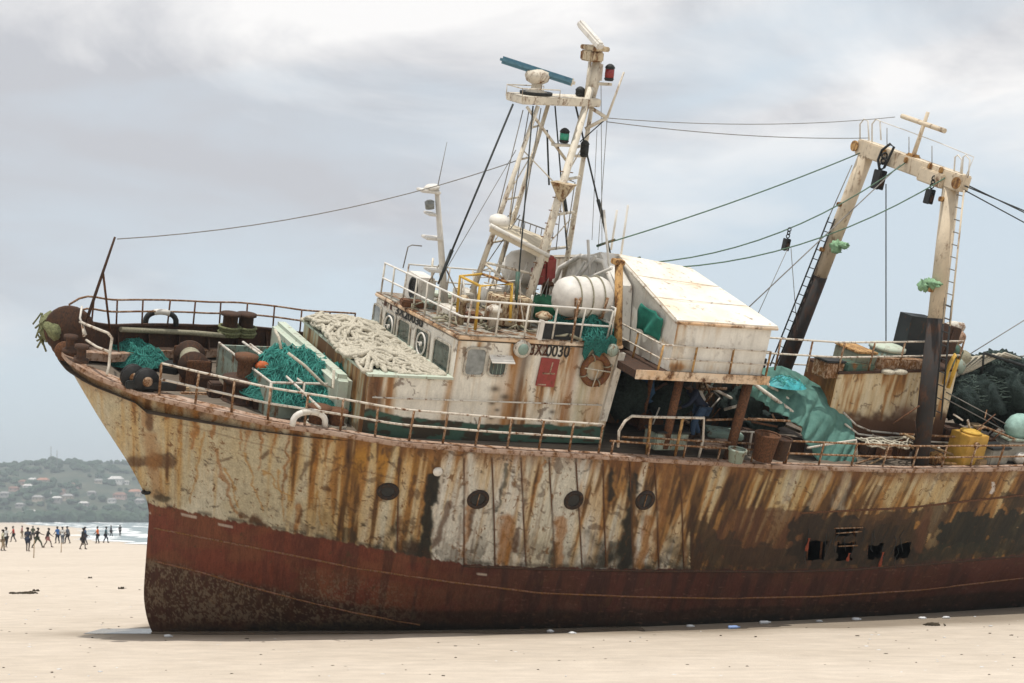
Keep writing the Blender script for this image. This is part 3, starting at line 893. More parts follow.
    mark(796, 470, 785, 500, 4, 4, W_, .3); mark(846, 476, 838, 506, 6, 7, (.50, .44, .33), .45); mark(826, 474, 812, 508, 5, 5, (.48, .42, .30), .4); mark(906, 480, 884, 512, 6, 6, (.46, .36, .19), .4); mark(950, 490, 930, 540, 6, 7, (.40, .31, .16), .35)
    # torn, dark zone round the openings, and the black weed towards the stern
    blot([(806, 536, 915, 533), (806, 552, 912, 552), (812, 528, 850, 526)], 19, (.028, .021, .015), .9, 407, 8)
    blot([(860, 522, 940, 512), (915, 540, 935, 520)], 9, (.07, .038, .02), .8, 409, 6)
    blot([(948, 538, 985, 532), (965, 526, 1000, 522), (985, 536, 1060, 528), (1000, 526, 1060, 516)], 15, (.018, .020, .015), .93, 411, 7)
    blot([(925, 553, 1060, 546)], 10, (.03, .030, .02), .8, 413, 6)
    blot([(1010, 500, 1060, 505), (1000, 545, 1060, 540)], 10, (.03, .026, .018), .7, 415, 5)
    mark(928, 510, 918, 548, 5, 6, (.12, .05, .025), .7); mark(993, 484, 992, 492, 2.6, 2.2, (.66, .60, .55), .9, .3)
    for xx in (421, 553, 611): mark(xx, 545, xx - 2, 560, 3.5, 4, (.02, .022, .018), .7)
    # plate seams and frames
    for xx, x2 in ((399, 397), (464, 464), (492, 495), (521, 526), (549, 555), (576, 582), (603, 606), (630, 633), (655, 659), (680, 684)):
        d, tt = capsule(px, py, xx, 458, x2, 568); c = mixa(c, (1 - sst(.5, 1.6, d)) * .75, (.055, .032, .02))
        d, tt = capsule(px - 2.5, py, xx, 458, x2, 568); c = mixa(c, (1 - sst(.5, 3.5, d)) * .4 * sst(.4, .6, fbm(px / 5, py / 25, 91)), O_)
    for (x0, y0, x1, y1) in ((690, 512, 800, 511), (720, 545, 790, 547), (180, 424, 330, 462), (330, 462, 400, 480)):
        d, tt = capsule(px, py, x0, y0, x1, y1); c = mixa(c, (1 - sst(.4, 1.2, d)) * .35, B_)
    up = c
    # ---- below the boot-top: antifouling red, fouled towards the sand
    u = np.clip((py - bo) / (gr - bo), 0, 1.2)
    red = np.array((.165, .046, .026)); c = np.broadcast_to(red, px.shape + (3,)).copy()
    n1 = fbm(px / 40, py / 18, 101, 5); n2 = fbm(q / 9, py / 60, 103, 4)
    c = mixa(c, sst(.45, .62, n1) * .6, (.185, .072, .034))
    c = mixa(c, sst(.48, .66, n2) * np.interp(px, [200, 420, 560, 1100], [.15, .6, .8, .6]), (.038, .020, .016))
    c = mixa(c, sst(360, 520, px) * .68, (.055, .024, .019))
    c = mixa(c, sst(940, 985, px + (n1 - .5) * 60) * .5 * (1 - sst(.6, 1, u)), (.13, .045, .034))
    band = np.interp(px, [150, 160, 240, 355, 420, 600, 800, 1100], [.45, .45, .52, .70, .72, .70, .72, .66])
    m = sst(band - .04, band + .05, u + (n1 - .5) * .12)
    c = mixa(c, m * .74, (.030, .018, .012))
    c = mixa(c, sst(.86, .99, u + (n1 - .5) * .2) * .8, (.014, .016, .013))
    sc = scab(px, py, 1.7, 111, 2) * .95 + fbm(px / 26, py / 18, 113, 3) * .35
    area = np.interp(px, [140, 160, 300, 390, 430, 1100], [.9, 1, .9, .5, .1, .05]) * np.where(px < 300, m, np.maximum(m, sst(.3, .5, u) * .9))
    c = mixa(c, sst(.66, .76, sc) * area * (1 - sst(.85, .97, u)) * .55, (.27, .21, .14))
    c = mixa(c, sst(.45, .70, sc) * area * .18, (.16, .10, .05))
    sc2 = fbm(px / 6, py / 2.2, 121, 3)
    c = mixa(c, sst(.74, .78, sc2) * sst(420, 560, px) * .4, (.20, .10, .07))
    for a_ in ((140, 512 + 0, 150, 513), (182, 514, 196, 517), (219, 524, 232, 527), (478, 574, 486, 575)): 
        d, tt = capsule(px, py, *a_); c = mixa(c, (1 - sst(.6, 1.6, d)) * .8, (.50, .42, .34))
    edge = sst(-.6, .8, py - bo + (fbm(px / 3.5, py * 0 + 2, 131, 4) - .5) * 5)
    c = mixa(up, edge, (0, 0, 0)) + c * edge[..., None]
    # dark line of dried scum along the edge
    c = mixa(c, np.exp(-((py - bo + 1.5) / 2.2) ** 2) * sst(.40, .56, fbm(px / 8, py * 0 + 5, 133, 4)) * .7, (.04, .03, .022))
    return c


VIS = NUP + NLO
hc = np.zeros((NR, ND, 3))
hc[:VIS] = hull_colour(HPX, HPY); hc[VIS:] = hc[VIS - 1]
# torn openings in the plating: real holes with a near-black backing panel behind
OPEN = [((835, 529), (862, 527), (858, 535), (834, 537)), ((838, 542), (857, 540), (852, 560), (836, 561)), ((868, 546), (884, 542), (881, 559), (866, 560)), ((894, 544), (914, 540), (909, 557), (893, 559)),
        ((806, 541), (828, 540), (824, 560), (806, 561)), ((432, 474), (442, 473), (441, 480), (432, 481))]


def in_poly(px, py, P):
    r_ = np.ones(px.shape, bool)
    for (x0, y0), (x1, y1) in zip(P, P[1:] + P[:1]):
        r_ &= ((x1 - x0) * (py - y0) - (y1 - y0) * (px - x0)) > 0
    return r_


jx = HPX + (fbm(HPX / 4, HPY / 4, 201, 4) - .5) * 6.5; jy = HPY + (fbm(HPX / 4, HPY / 4, 203, 4) - .5) * 6.5
hole = np.zeros(HPX.shape, bool)
for P_ in OPEN[:5]: hole |= in_poly(jx, jy, list(P_)) & (HPX > 700)
# buckled plates: shallow dents between the frames
hn = np.zeros_like(HP); du = np.gradient(HP, axis=1); dv_ = np.gradient(HP, axis=0)
nn = np.cross(dv_, du); nn /= np.linalg.norm(nn, axis=-1, keepdims=True) + 1e-9
nn[nn[..., 1] > 0] *= -1
dent = (fbm(HP[..., 0] * 1.6, HP[..., 2] * 1.3, 301, 3) - .5) * .05
dent[:, 0] = 0; dent *= np.minimum(1, np.arange(ND) / 17)[None, :]
HPd = HP + nn * dent[..., None]; HPd[0] = HP[0]
Vp = HPd.reshape(-1, 3); Qp = quads(NR, ND)
hv = np.zeros((NR, ND), bool); hv[:VIS] = hole
Qp = Qp[~hv.reshape(-1)[Qp].all(1)]
# starboard half, coarser
jr = np.unique(np.concatenate([np.arange(0, NR, 7), [NR - 1]])); jc = np.unique(np.concatenate([np.arange(0, ND, 6), [ND - 1]]))
HS = HP[np.ix_(jr, jc)].copy(); HS[..., 1] *= -1
cs = hc[np.ix_(jr, jc)]
Vs = HS.reshape(-1, 3); Qs = quads(len(jr), len(jc), len(Vp), True)
# transom
tr = HP[:, -1]; n0 = len(Vp) + len(Vs)
tl = np.concatenate([tr, tr * (1, -1, 1)]); Qt = np.array([(n0 + i, n0 + i + 1, n0 + NR + i + 1, n0 + NR + i) for i in range(NR - 1)])
hull = np_mesh('hull', np.concatenate([Vp, Vs, tl]), np.concatenate([Qp, Qs, Qt]), M_HULL, ship,
               np.concatenate([hc.reshape(-1, 3), cs.reshape(-1, 3), np.tile(hc[:, -1], (2, 1))]))

# weld seams and rubbing strakes standing on the plating
def strake(pts, r, name, mat, out=.0):
    P = []
    for (x0, y0), (x1, y1) in zip(pts, pts[1:]):
        n_ = max(2, int(abs(x1 - x0) / 9))
        for i in range(n_): P.append(hull_at(x0 + (x1 - x0) * i / n_, y0 + (y1 - y0) * i / n_, out)[0])
    P.append(hull_at(*pts[-1], out)[0])
    return C(name, MB().tube(P, r, 6), mat, hull)


M_REDSTR = painted('antifouling_strake', (.24, .12, .085), .5, .8, 6., 1.)
strake([(154, 528), (200, 537), (296, 556), (355, 568), (450, 582), (540, 593), (640, 597), (720, 598.5), (820, 596.5), (920, 590), (1023, 578)], .026, 'weld_seam', M_REDSTR)
strake([(155, 561), (200, 572), (250, 587), (300, 600), (355, 613), (420, 625)], .022, 'weld_seam', M_REDSTR)
strake([(464, 566), (540, 569), (640, 571), (780, 572), (850, 570), (920, 565), (1023, 556)], .028, 'rubbing_strake', M_DRUST)
strake([(800, 513), (850, 510.5), (905, 508), (950, 503), (1023, 495)], .028, 'rubbing_strake', M_RUST)
for a_ in (((399, 458), (398, 500), (397, 550)), ((464, 459), (464, 510), (464, 563)), ((492, 459), (494, 510), (495, 565)), ((521, 461), (523, 510), (526, 565)), ((549, 460), (552, 510), (555, 566)), ((576, 462), (579, 510), (582, 567)),
           ((603, 463), (604, 510), (606, 566)), ((630, 463), (631, 510), (633, 567)), ((655, 466), (657, 510), (659, 567)), ((680, 466), (682, 510), (684, 567))):
    P = []
    for (x0, y0), (x1, y1) in zip(a_, a_[1:]):
        for i in range(6): P.append(hull_at(x0 + (x1 - x0) * i / 6, y0 + (y1 - y0) * i / 6)[0])
    P.append(hull_at(*a_[-1])[0])
    C('frame_rib', MB().tube(P, .011, 5), M_RUST, hull)

# portholes
eZ0 = V3(0, 0, 1)
M_PORT = glassy('porthole_glass', (.007, .008, .008), .55)
M_RIM = painted('porthole_rim_paint', (.030, .024, .020), .35, .8, 8., 1., rust_o=(.10, .05, .025), rust_d=(.04, .025, .018))
for px, py, rr in ((388, 491, .185), (478, 499, .195), (573.5, 500, .185), (645, 500, .195)):
    p, n_ = hull_at(px, py)
    s = MB(); s.torus(p + n_ * .012, n_, rr, .05, 26, 8); 
    o = C('porthole', s, M_RIM, hull)
    g = MB().lathe([(rr - .01, .0), (rr - .015, .012)], p + n_ * .004, n_, 24, 0, False)
    s3 = MB()
    for k in range(8):
        a = k * math.pi / 4; e_1 = np.cross(n_, eZ0); e_1 /= np.linalg.norm(e_1); e_2 = np.cross(n_, e_1); s3.disc(p + n_ * .03 + (e_1 * math.cos(a) + e_2 * math.sin(a)) * rr, n_, .018, .03, 6)
    C('bolt_ring', s3, M_DRUST, hull)
    if px in (478, 645):
        up_ = np.array([0, 0, 1.]) - n_ * n_[2]; up_ /= np.linalg.norm(up_)
        s2 = MB().tube([p - up_ * rr * .9 + n_ * .03, p + up_ * rr * .9 + n_ * .03], .012, 5); C('storm_bar', s2, M_RAILR, hull)
    MB.build(g, 'glass', M_PORT, hull)
p, n_ = hull_at(437.5, 471)
C('discharge_pipe', MB().lathe([(.10, -.02), (.10, .05), (.06, .07), (.02, .07)], p, n_, 18), M_WHITE2, hull)
p, n_ = hull_at(147, 491); C('draught_eye', MB().torus(p + n_ * .05, V3(0, 0, 1), .075, .03, 16, 6), M_BLACK, hull)

# junk hanging in the torn openings: frames, cables and rags
for px in (838, 858, 872, 898, 812, 826):
    C('inner_frame', MB().tube([hull_at(px, 530, -.12)[0], hull_at(px - 3, 562, -.12)[0]], .03, 6), M_RUST, hull)
for (a_, b_) in (((834, 528), (862, 527)), ((836, 533), (861, 531)), ((838, 546), (857, 545))): C('bent_plate_edge', MB().tube([hull_at(*a_, .02)[0], hull_at(*b_, .03)[0]], .016, 6), M_RAILR, hull)
s = MB(); r_ = random.Random(3)
for i in range(16):
    px = r_.uniform(806, 912); py = r_.uniform(527, 548); P = [hull_at(px, py, .02)[0]]
    for q in range(4): P.append(P[-1] + V3(r_.uniform(-.08, .08), r_.uniform(-.03, .01), -r_.uniform(.05, .17)))
    C('torn_cable', MB().tube(P, .009, 4), M_CABLE, hull)
r_ = random.Random(8)
for (px, py, L) in ((808, 537, .34), (882, 551, .40), (848, 552, .22)):
    p0, n_ = hull_at(px, py, .05)
    rag = MB().grid([[p0 + V3(-.035 + .07 * j / 3, -.02 * math.sin(j + i), -L * i / 6) for j in range(4)] for i in range(7)], 0, True, .01, n_); C('red_rag', rag, M_RAG, hull)
inside = MB(); inside.box((15, -.8, 3.2), (12, .1, 3.0)); C('dark_backing', inside, M_DARKIN, hull)  # near-black panel added so the openings show the hull's inner shade

# ------------------------------------------------------------------ gunwale, deck, bulwark
xx = np.concatenate([xS[1:90:2], np.linspace(xS[90], 28.3, 140)])
zz = np.interp(xx, xS, zS); bbx = -np.interp(xx, xS, yS)
def plate(side, wfun, z_up, name, mat):
    s = MB(); P = []
    for x, z, b_ in zip(xx, zz, bbx):
        wd_ = min(wfun(x), b_ * .98)
        o_ = b_ + .022; i_ = b_ - wd_
        P.append([(x, side * o_, z - .05), (x, side * (o_ + .012), z - .015), (x, side * o_, z + z_up), (x, side * i_, z + z_up + .005), (x, side * i_, z - .12)])
    if side > 0: P = [p[::-1] for p in P]
    s.grid(P, 0, False); return C(name, s, mat)


plate(-1, lambda x: np.interp(x, [-2.5, -1.5, 0, 2, 5, 28], [.5, .62, .45, .28, .22, .2]), .045, 'gunwale_plate', M_PLATE)
plate(1, lambda x: np.interp(x, [-2.5, -1.5, 0, 2, 5, 28], [.5, .62, .45, .28, .22, .2]), .045, 'gunwale_plate', M_PLATE)
s = MB(); P = []
for x, z, b_ in zip(xx, zz, bbx):
    zd = min(ZD, z - .05) if x > -1 else z - .22
    P.append([(x, -max(b_ - .05, .02) + 2 * max(b_ - .05, .02) * q, zd + .05 * math.sin(math.pi * q)) for q in np.linspace(0, 1, 7)])
s.grid(P, 0, False); C('deck', s, M_DECK)
# starboard bulwark of the forecastle
s = MB(); P = []
for x, z, b_ in zip(xx, zz, bbx):
    if x > 6.5: break
    h_ = .55 * sst(-2.6, -1.6, x) * 1 + .02
    y0 = b_ - .02
    P.append([(x, y0, z + .05), (x, y0 + .03, z + h_), (x, y0 - .09, z + h_ + .012), (x, y0 - .10, z + h_ - .03), (x, y0 - .05, z + h_ - .03), (x, y0 - .08, z + .05)])
s.grid(P, 0, False)
bul = C('bulwark', s, M_DRUST)
s = MB()
for x in np.arange(-1.6, 6, .75):
    b_ = float(np.interp(x, xx, bbx)); z = float(np.interp(x, xx, zz))
    s = MB(); s.add([(x, b_ - .08, z + .05), (x, b_ - .38, z + .05), (x, b_ - .1, z + .52), (x + .02, b_ - .08, z + .05), (x + .02, b_ - .38, z + .05), (x + .02, b_ - .1, z + .52)], [(0, 1, 2), (5, 4, 3), (0, 3, 4, 1), (1, 4, 5, 2), (2, 5, 3, 0)]); C('bulwark_stay', s, M_DRUST, bul)


def rail(name, base, heights, post_i, r=.024, pr=.026, mats=None, lean=(0, 0, 1), rp=None, parent=None, ends=None):
    mats = mats or M_RAIL; rp = rp or M_RAILR
    up = np.array(lean, float); s = MB()
    for h_ in heights: s.tube([np.array(p) + up * h_ for p in base], r, 7)
    o = C(name, s, mats, parent or ship)
    hm = max(heights)
    L = np.cumsum([0] + [np.linalg.norm(np.array(a) - np.array(b)) for a, b in zip(base, base[1:])])
    B = np.array(base, float)
    for q in post_i:
        t = q * L[-1]; p = np.array([np.interp(t, L, B[:, k]) for k in range(3)])
        jit = V3(rnd.uniform(-.025, .025), rnd.uniform(-.015, .015), 0)
        C('post', MB().tube([p - up * .05, p + up * hm + jit], pr, 7), rp, o)
    return o


# port rail, forecastle to the cabin, then along the working deck
rail('handrail', [sheer_px(px, .04, .12) for px in np.arange(163, 606, 8)], (.34, .66), np.linspace(0, 1, 14))
rail('handrail', [sheer_px(px, .04, .12) for px in np.arange(612, 790, 8)], (.30,), np.linspace(.02, 1, 6), mats=M_RAILR)
rail('handrail', [sheer_px(px, .04, .12) for px in np.arange(790, 1060, 8)], (.26, .56), np.linspace(0, 1, 10), mats=M_RAILR)
# starboard forecastle rail
fb = [V3(x, np.interp(x, xx, bbx) - .06, np.interp(x, xx, zz) + .55 * float(sst(-2.6, -1.6, x))) for x in np.arange(-2.0, 5.4, .2)]
rail('handrail', fb, (.30, .56), np.linspace(0, 1, 12), r=.022, pr=.02, mats=M_RAILR, rp=M_RUST)
# starboard rail behind the aft deck
fb = [V3(x, np.interp(x, xx, bbx) - .06, np.interp(x, xx, zz)) for x in np.arange(11, 27, .4)]
rail('handrail', fb, (.3, .7), np.linspace(0, 1, 14), r=.022, pr=.022, mats=M_RAIL)
# ================================================================== superstructure
WS = 1.95
TLT = .052
W_ = 2.80                                        # half breadth of the deckhouse
YW = -W_


def wall_colour(U, Vv, seed, amt, base=(.60, .555, .46), sc=.7):
    """U metres along, Vv metres down"""
    s1 = fbm(U * 5 + fbm(U * 2, Vv, seed + 9) * .6, Vv * .55, seed, 5); s2 = fbm(U * 14, Vv * 1.1, seed + 1, 4); s3 = fbm(U * 1.3, Vv * .5, seed + 2, 3)
    v = .45 * s1 + .25 * s2 + .3 * s3
    c = np.broadcast_to(np.array(base), U.shape + (3,)).copy()
    c = mixa(c, sst(.4, .65, fbm(U * 3, Vv * 3, seed + 3, 4)) * .35, tuple(b * .74 for b in base))
    thr = 1 - amt
    c = mixa(c, sst(thr - .16, thr + .02, v + .2) * .5, (.47, .30, .11))
    h = sst(thr - .03, thr + .06, v + .2)
    c = mixa(c, h * .85, (.33, .145, .035))
    c = mixa(c, sst(thr + .04, thr + .13, v + .19) * .8, (.12, .05, .02))
    c = mixa(c, sst(.69, .73, scab(U, Vv, .16, seed + 5)) * sc, (.10, .05, .025))
    c = mixa(c, sst(.5, .8, fbm(U * 20, Vv * 3, seed + 6, 3)) * .16, (.26, .23, .17))
    return c


def wall(name, p00, p10, p11, p01, colfun, parent, res=.03, thick=.05, mat=None):
    """p00 top-left, p10 top-right, p11 bottom-right, p01 bottom-left"""
    p00, p10, p11, p01 = (np.array(p, float) for p in (p00, p10, p11, p01))
    Lu = max(np.linalg.norm(p10 - p00), np.linalg.norm(p11 - p01)); Lv = max(np.linalg.norm(p01 - p00), np.linalg.norm(p11 - p10))
    nu, nv = max(3, int(Lu / res)), max(3, int(Lv / res))
    u, v = np.meshgrid(np.linspace(0, 1, nu), np.linspace(0, 1, nv), indexing='ij')
    a, b_ = u[..., None], v[..., None]
    P = (p00 * (1 - a) + p10 * a) * (1 - b_) + (p01 * (1 - a) + p11 * a) * b_
    n_ = np.cross(p10 - p00, p01 - p00); n_ = -n_ / np.linalg.norm(n_)
    px, py = proj(P)
    col = colfun(u * Lu, v * Lv, px, py)
    P2 = P + n_ * (fbm(u * Lu * 1.5, v * Lv * 1.5, 88, 3)[..., None] - .5) * .02
    # back sheet
    Pb = P[::nu - 1, ::nv - 1].reshape(-1, 3) - n_ * thick
    V = np.concatenate([P2.reshape(-1, 3), Pb]); o = nu * nv
    Q = np.concatenate([quads(nu, nv), np.array([(o, o + 1, o + 3, o + 2)])])
    return np_mesh(name, V, Q, mat or M_WALL, parent, np.concatenate([col.reshape(-1, 3), np.tile(col.mean((0, 1)), (4, 1))]))


eZ_ = V3(0, 0, 1)
house = empty('deckhouse', None, ship)
ZR = 7.72                                        # wheelhouse roof
zr = lambda y_: ZR - TLT * (y_ - YW)
TROT = rot('x', -math.atan(TLT))
XF = 5.10                                        # wheelhouse front
XA = 8.97
XT = float(Y(369, 378, YW)[0])                   # forward end of the lower trunk
ZT = float(Y(444, 379, YW)[2])                   # trunk top
YTS = float(X(303, 334, XT)[1])


def side_col(U, V, px, py):
    amt = np.interp(px, [368, 385, 400, 452, 470, 500, 513, 530, 560, 622], [.40, .34, .12, .14, .18, .16, .34, .24, .24, .30])
    c = wall_colour(U, V, 510, amt * .88, (.80, .76, .665))
    q = px + .20 * (py - 350)
    c = mixa(c, np.exp(-((q - 519) / 8) ** 2) * .8, (.34, .155, .04)); c = mixa(c, np.exp(-((q - 527) / 4) ** 2) * .7, (.07, .035, .02)); c = mixa(c, np.exp(-((q - 505) / 5) ** 2) * .5 * sst(360, 400, py), (.42, .22, .06))
    c = mixa(c, np.exp(-((q - 577) / 4.5) ** 2) * .7, (.30, .12, .03)); c = mixa(c, np.exp(-((q - 604) / 9) ** 2) * .55, (.40, .21, .07)); c = mixa(c, np.exp(-((q - 590) / 6) ** 2) * .4, (.33, .31, .15))
    c = mixa(c, np.exp(-((q - 457) / 3.5) ** 2) * .75, (.42, .22, .07))
    c = mixa(c, np.exp(-((px - 379) / 3.4) ** 2) * .8 * (px < 400), (.12, .05, .025)); c = mixa(c, np.exp(-((px - 390) / 3) ** 2) * .6, (.33, .15, .05)); c = mixa(c, np.exp(-((px - 371) / 4) ** 2) * .7, (.10, .045, .025))
    for x_, y_, w_ in ((495, 389, 3), (492, 403, 2), (505, 397, 3), (497, 410, 1.6), (491, 418, 1.6), (552, 412, 2)):
        c = mixa(c, np.exp(-(((px - x_) / w_ / 1.6) ** 2 + ((py - y_) / w_) ** 2)) * .85, (.06, .045, .03))
    # dark green foot
    gy = np.interp(px, [368, 400, 470, 560, 622], [409, 416, 423, 425, 427]) + (fbm(px / 9, px * 0, 7, 3) - .5) * 3
    m = sst(-.5, 1., py - gy)
    c = mixa(c, m, (.050, .105, .078)); c = mixa(c, m * sst(.5, .6, fbm(px / 12, py / 6, 17, 4)) * .85, (.05, .03, .02))
    return c


zb = ZD - .05
wall('port_wall', (XT, YW, ZT), (XF, YW, ZT), (XF, YW, zb), (XT, YW, zb), side_col, house, .022)
wall('port_wall', (XF, YW, ZR), (XA, YW, ZR), (XA, YW, zb), (XF, YW, zb), side_col, house, .022)
wcol = lambda U, V, px, py: wall_colour(U, V, 530, .34)
wall('starboard_wall', (XA, WS, zr(WS)), (XF, WS, zr(WS)), (XF, WS, zb), (XA, WS, zb), wcol, house, .06)
wall('starboard_wall', (XF, WS, ZT), (XT, YTS, ZT), (XT, YTS, zb), (XF, WS, zb), wcol, house, .06)
wall('after_wall', (XA - .01, YW, ZR), (XA - .01, WS, zr(WS)), (XA - .01, WS, zb), (XA - .01, YW, zb), lambda U, V, px, py: wall_colour(U, V, 532, .3, (.35, .34, .30)), house, .06)


def front_col(U, V, px, py):
    c = wall_colour(U, V, 540, .10, (.77, .73, .65))
    return mixa(c, sst(.56, .60, V + (fbm(U * 6, V * 6, 3) - .5) * .1) * 0 + np.exp(-((V - 1.45) / .08) ** 2) * .5, (.20, .24, .17))


wall('front_wall', (XF, WS, zr(WS)), (XF, YW, ZR), (XF, YW, ZT), (XF, WS, ZT), front_col, house, .03)
wall('trunk_front', (XT, YTS, ZT), (XT, YW, ZT), (XT, YW, zb), (XT, YTS, zb), lambda U, V, px, py: wall_colour(U, V, 541, .38, (.45, .50, .40)), house, .04)
s = MB(); tq = [V3(XT - .05, YW - .05, ZT), V3(XF, YW - .05, ZT), V3(XF, WS, ZT), V3(XT - .05, YTS + .05, ZT)]; s.hexa(tq, [p + eZ_ * .05 for p in tq]); C('trunk_top', s, M_GREEN, house)
# roof slab, with its thick rusty visor edge
M_ROOFT = painted('roof_top_paint', (.36, .35, .30), .42, .8, 2., 1.)
M_EDGE = painted('roof_edge_paint', (.72, .61, .48), .36, .65, 1.1, 1., base2=(.62, .40, .22))
ym = (WS - W_) / 2; s = MB(); s.box(((XF + XA) / 2, ym, zr(ym) + .075), (XA - XF + .10, W_ + WS + .10, .085), TROT, 0, .02); roof = C('roof', s, M_EDGE, house)
s = MB(); s.box(((XF + XA) / 2, ym, zr(ym) + .132), (XA - XF + .06, W_ + WS + .04, .02), TROT); C('roof_deck', s, M_ROOFT, roof)
ZP = ZR + .145
zp = lambda y_: zr(y_) + .145

# front windows
S_in = -.012
fw = [((377.5, 318.5), .44, .58, M_GLASSG, 0), ((390.3, 326.5), .58, .58, M_GLASS, 1), ((404.3, 334.5), .66, .58, M_GLASS, 0), ((422.6, 344), .70, .58, M_GLASS, 1), ((442, 356), .80, .58, M_GLASS, 0)]
M_FRAME = painted('window_frame_paint', (.50, .47, .40), .3, .6, 6., .4)


def win(c, e1, e2, n_, w__, h__, glass, ring, parent, fr=M_FRAME, rad=.09, name='window'):
    """rounded window: raised frame, glass set behind it"""
    c = np.array(c, float); K = 6
    def outline(w_, h_, r_):
        P = []
        for cx, cy, a0 in ((w_ / 2 - r_, h_ / 2 - r_, 0), (-w_ / 2 + r_, h_ / 2 - r_, 90), (-w_ / 2 + r_, -h_ / 2 + r_, 180), (w_ / 2 - r_, -h_ / 2 + r_, 270)):
            for i in range(K + 1):
                a = R(a0 + 90 * i / K); P.append((cx + r_ * math.cos(a), cy + r_ * math.sin(a)))
        return P
    O1, O2 = outline(w__ + .09, h__ + .09, rad + .03), outline(w__, h__, rad)
    q = lambda p, d: c + e1 * p[0] + e2 * p[1] + n_ * d
    n1 = len(O1); s = MB()
    vs = [q(p, .0) for p in O1] + [q(p, .028) for p in O1] + [q(p, .028) for p in O2] + [q(p, .004) for p in O2]
    fs = []
    for k in range(3):
        for i in range(n1): fs.append((k * n1 + i, k * n1 + (i + 1) % n1, (k + 1) * n1 + (i + 1) % n1, (k + 1) * n1 + i))
    s.add(vs, fs); o = C(name, s, fr, parent)
    g = MB().add([q(p, .008) for p in O2], [tuple(range(n1))]); 
    C('pane', g, glass, o)
    if ring:
        r = MB(); r.torus(c + n_ * .03, n_, .235, .022, 28, 6); r.tube([c - e1 * .22 + n_ * .03, c + n_ * .035 + e2 * .02], .014, 5)
        r.disc(c + n_ * .02, n_, .05, .04, 12); C('clear_view_screen', r, M_WHITE2, o)
    return o


eX, eY, eZ = V3(1, 0, 0), V3(0, 1, 0), V3(0, 0, 1)
for (c_, w__, h__, g_, rg) in fw:
    win(X(*c_, XF) - eX * .012, TROT @ -eY, TROT @ eZ, -eX, w__, h__, g_, rg, house)
# side windows
win(Y(475, 361.5, YW) - eY * .012, eX, eZ, -eY, .42, .54, M_GLASSG, 0, house)
o = win(Y(497, 366, YW) - eY * .012, eX, eZ, -eY, .36, .36, M_GLASS, 0, house)
s = MB(); a_ = Y(489, 356, YW); b_ = Y(512, 357, YW)
s.add([a_, b_, b_ + V3(0, -.20, -.10), a_ + V3(0, -.20, -.10), a_ + V3(0, 0, .03), b_ + V3(0, 0, .03), b_ + V3(0, -.20, -.08), a_ + V3(0, -.20, -.08)], [(3, 2, 1, 0), (4, 5, 6, 7), (0, 1, 5, 4), (1, 2, 6, 5), (2, 3, 7, 6), (3, 0, 4, 7)])
C('awning', s, M_WHITE2, o)
s = MB(); p = Y(497, 366, YW); 
for k in range(3): s.box(p + V3(-.09 + .09 * k, -.022, 0), (.012, .012, .34))
C('shutter_bars', s, M_TGREY, o)


def text(body, pos, e1, e2, size, mat, parent, sx=1., name='number', space=1.):
    cu = bpy.data.curves.new(name, 'FONT'); cu.body = body; cu.size = size; cu.extrude = .003; cu.align_x = 'CENTER'; cu.align_y = 'CENTER'; cu.space_character = space
    cu.offset = .006
    o = bpy.data.objects.new(name, cu); COL.objects.link(o); o.parent = parent
    n_ = np.cross(e1, e2); e1 = e1 * sx
    o.matrix_local = Matrix(((e1[0], e2[0], n_[0], pos[0]), (e1[1], e2[1], n_[1], pos[1]), (e1[2], e2[2], n_[2], pos[2]), (0, 0, 0, 1)))
    bpy.context.view_layer.update()
    me = bpy.data.meshes.new_from_object(o.evaluated_get(bpy.context.evaluated_depsgraph_get())); me.materials.clear(); me.materials.append(mat)
    q = bpy.data.objects.new(name, me); COL.objects.link(q); q.parent = parent; q.matrix_local = o.matrix_local.copy()
    bpy.data.objects.remove(o); q.name = name
    return q


text('3X20030', X(409.8, 317, XF) - eX * .026, TROT @ -eY, TROT @ eZ, .25, M_LETTER, house, 1.75)
for (px, py, w__) in ((386, 302, .13), (391.5, 306, .10)):
    C('worn_mark', MB().box(X(px, py, XF) - eX * .012, (.01, w__, .17)), M_LETTERR, house)
text('0030', Y(557.5, 351.5, YW) - eY * .018, eX, eZ, .36, M_LETTER, house, .80)
text('3X2', Y(538.5, 350, YW) - eY * .018, eX, eZ, .36, M_LETTERR, house, .70)
# round deck light and its socket, warning board, wall rail, corner pillar
p = Y(521, 348, YW)
o = C('porthole_lamp', MB().lathe([(.19, 0), (.19, .10), (.14, .12)], p, -eY, 22), M_WHITE, house)
MB().lathe([(.125, .121), (.11, .14)], p, -eY, 20).build('lens', M_TGREY, o)
p = Y(547, 372, YW); sn = MB(); sn.box(p - eY * .03, (.44, .03, .62), rot('y', R(3)))
sg = C('notice_board', sn, M_RED, house)
s = MB(); s.box(p + V3(.02, -.049, -.02), (.30, .008, .035)); s.box(p + V3(.06, -.049, .12), (.03, .008, .22), rot('y', R(8))); s.box(p + V3(-.10, -.049, -.27), (.2, .008, .03)); C('worn_stripe', s, M_PLATE, sg)
s = MB(); s.tube([Y(x_, y_, YW) - eY * .09 for x_, y_ in ((371, 396), (420, 398), (480, 400), (540, 402), (600, 404))], .017, 7)
for x_ in (375, 452, 530, 597): q = Y(x_, np.interp(x_, [371, 600], [396, 404]), YW); s.tube([q, q - eY * .09], .014, 6)
C('grab_rail', s, M_WHITE, house)
s = MB(); a_ = Y(619, 352, YW); b_ = Y(600, 420, YW)
s.box((a_ + b_) / 2 + V3(.05, -.03, 0), (.16, .10, np.linalg.norm(a_ - b_)), rot('y', math.atan2((a_ - b_)[0], (a_ - b_)[2]))); C('corner_pillar', s, M_WHITE, house)

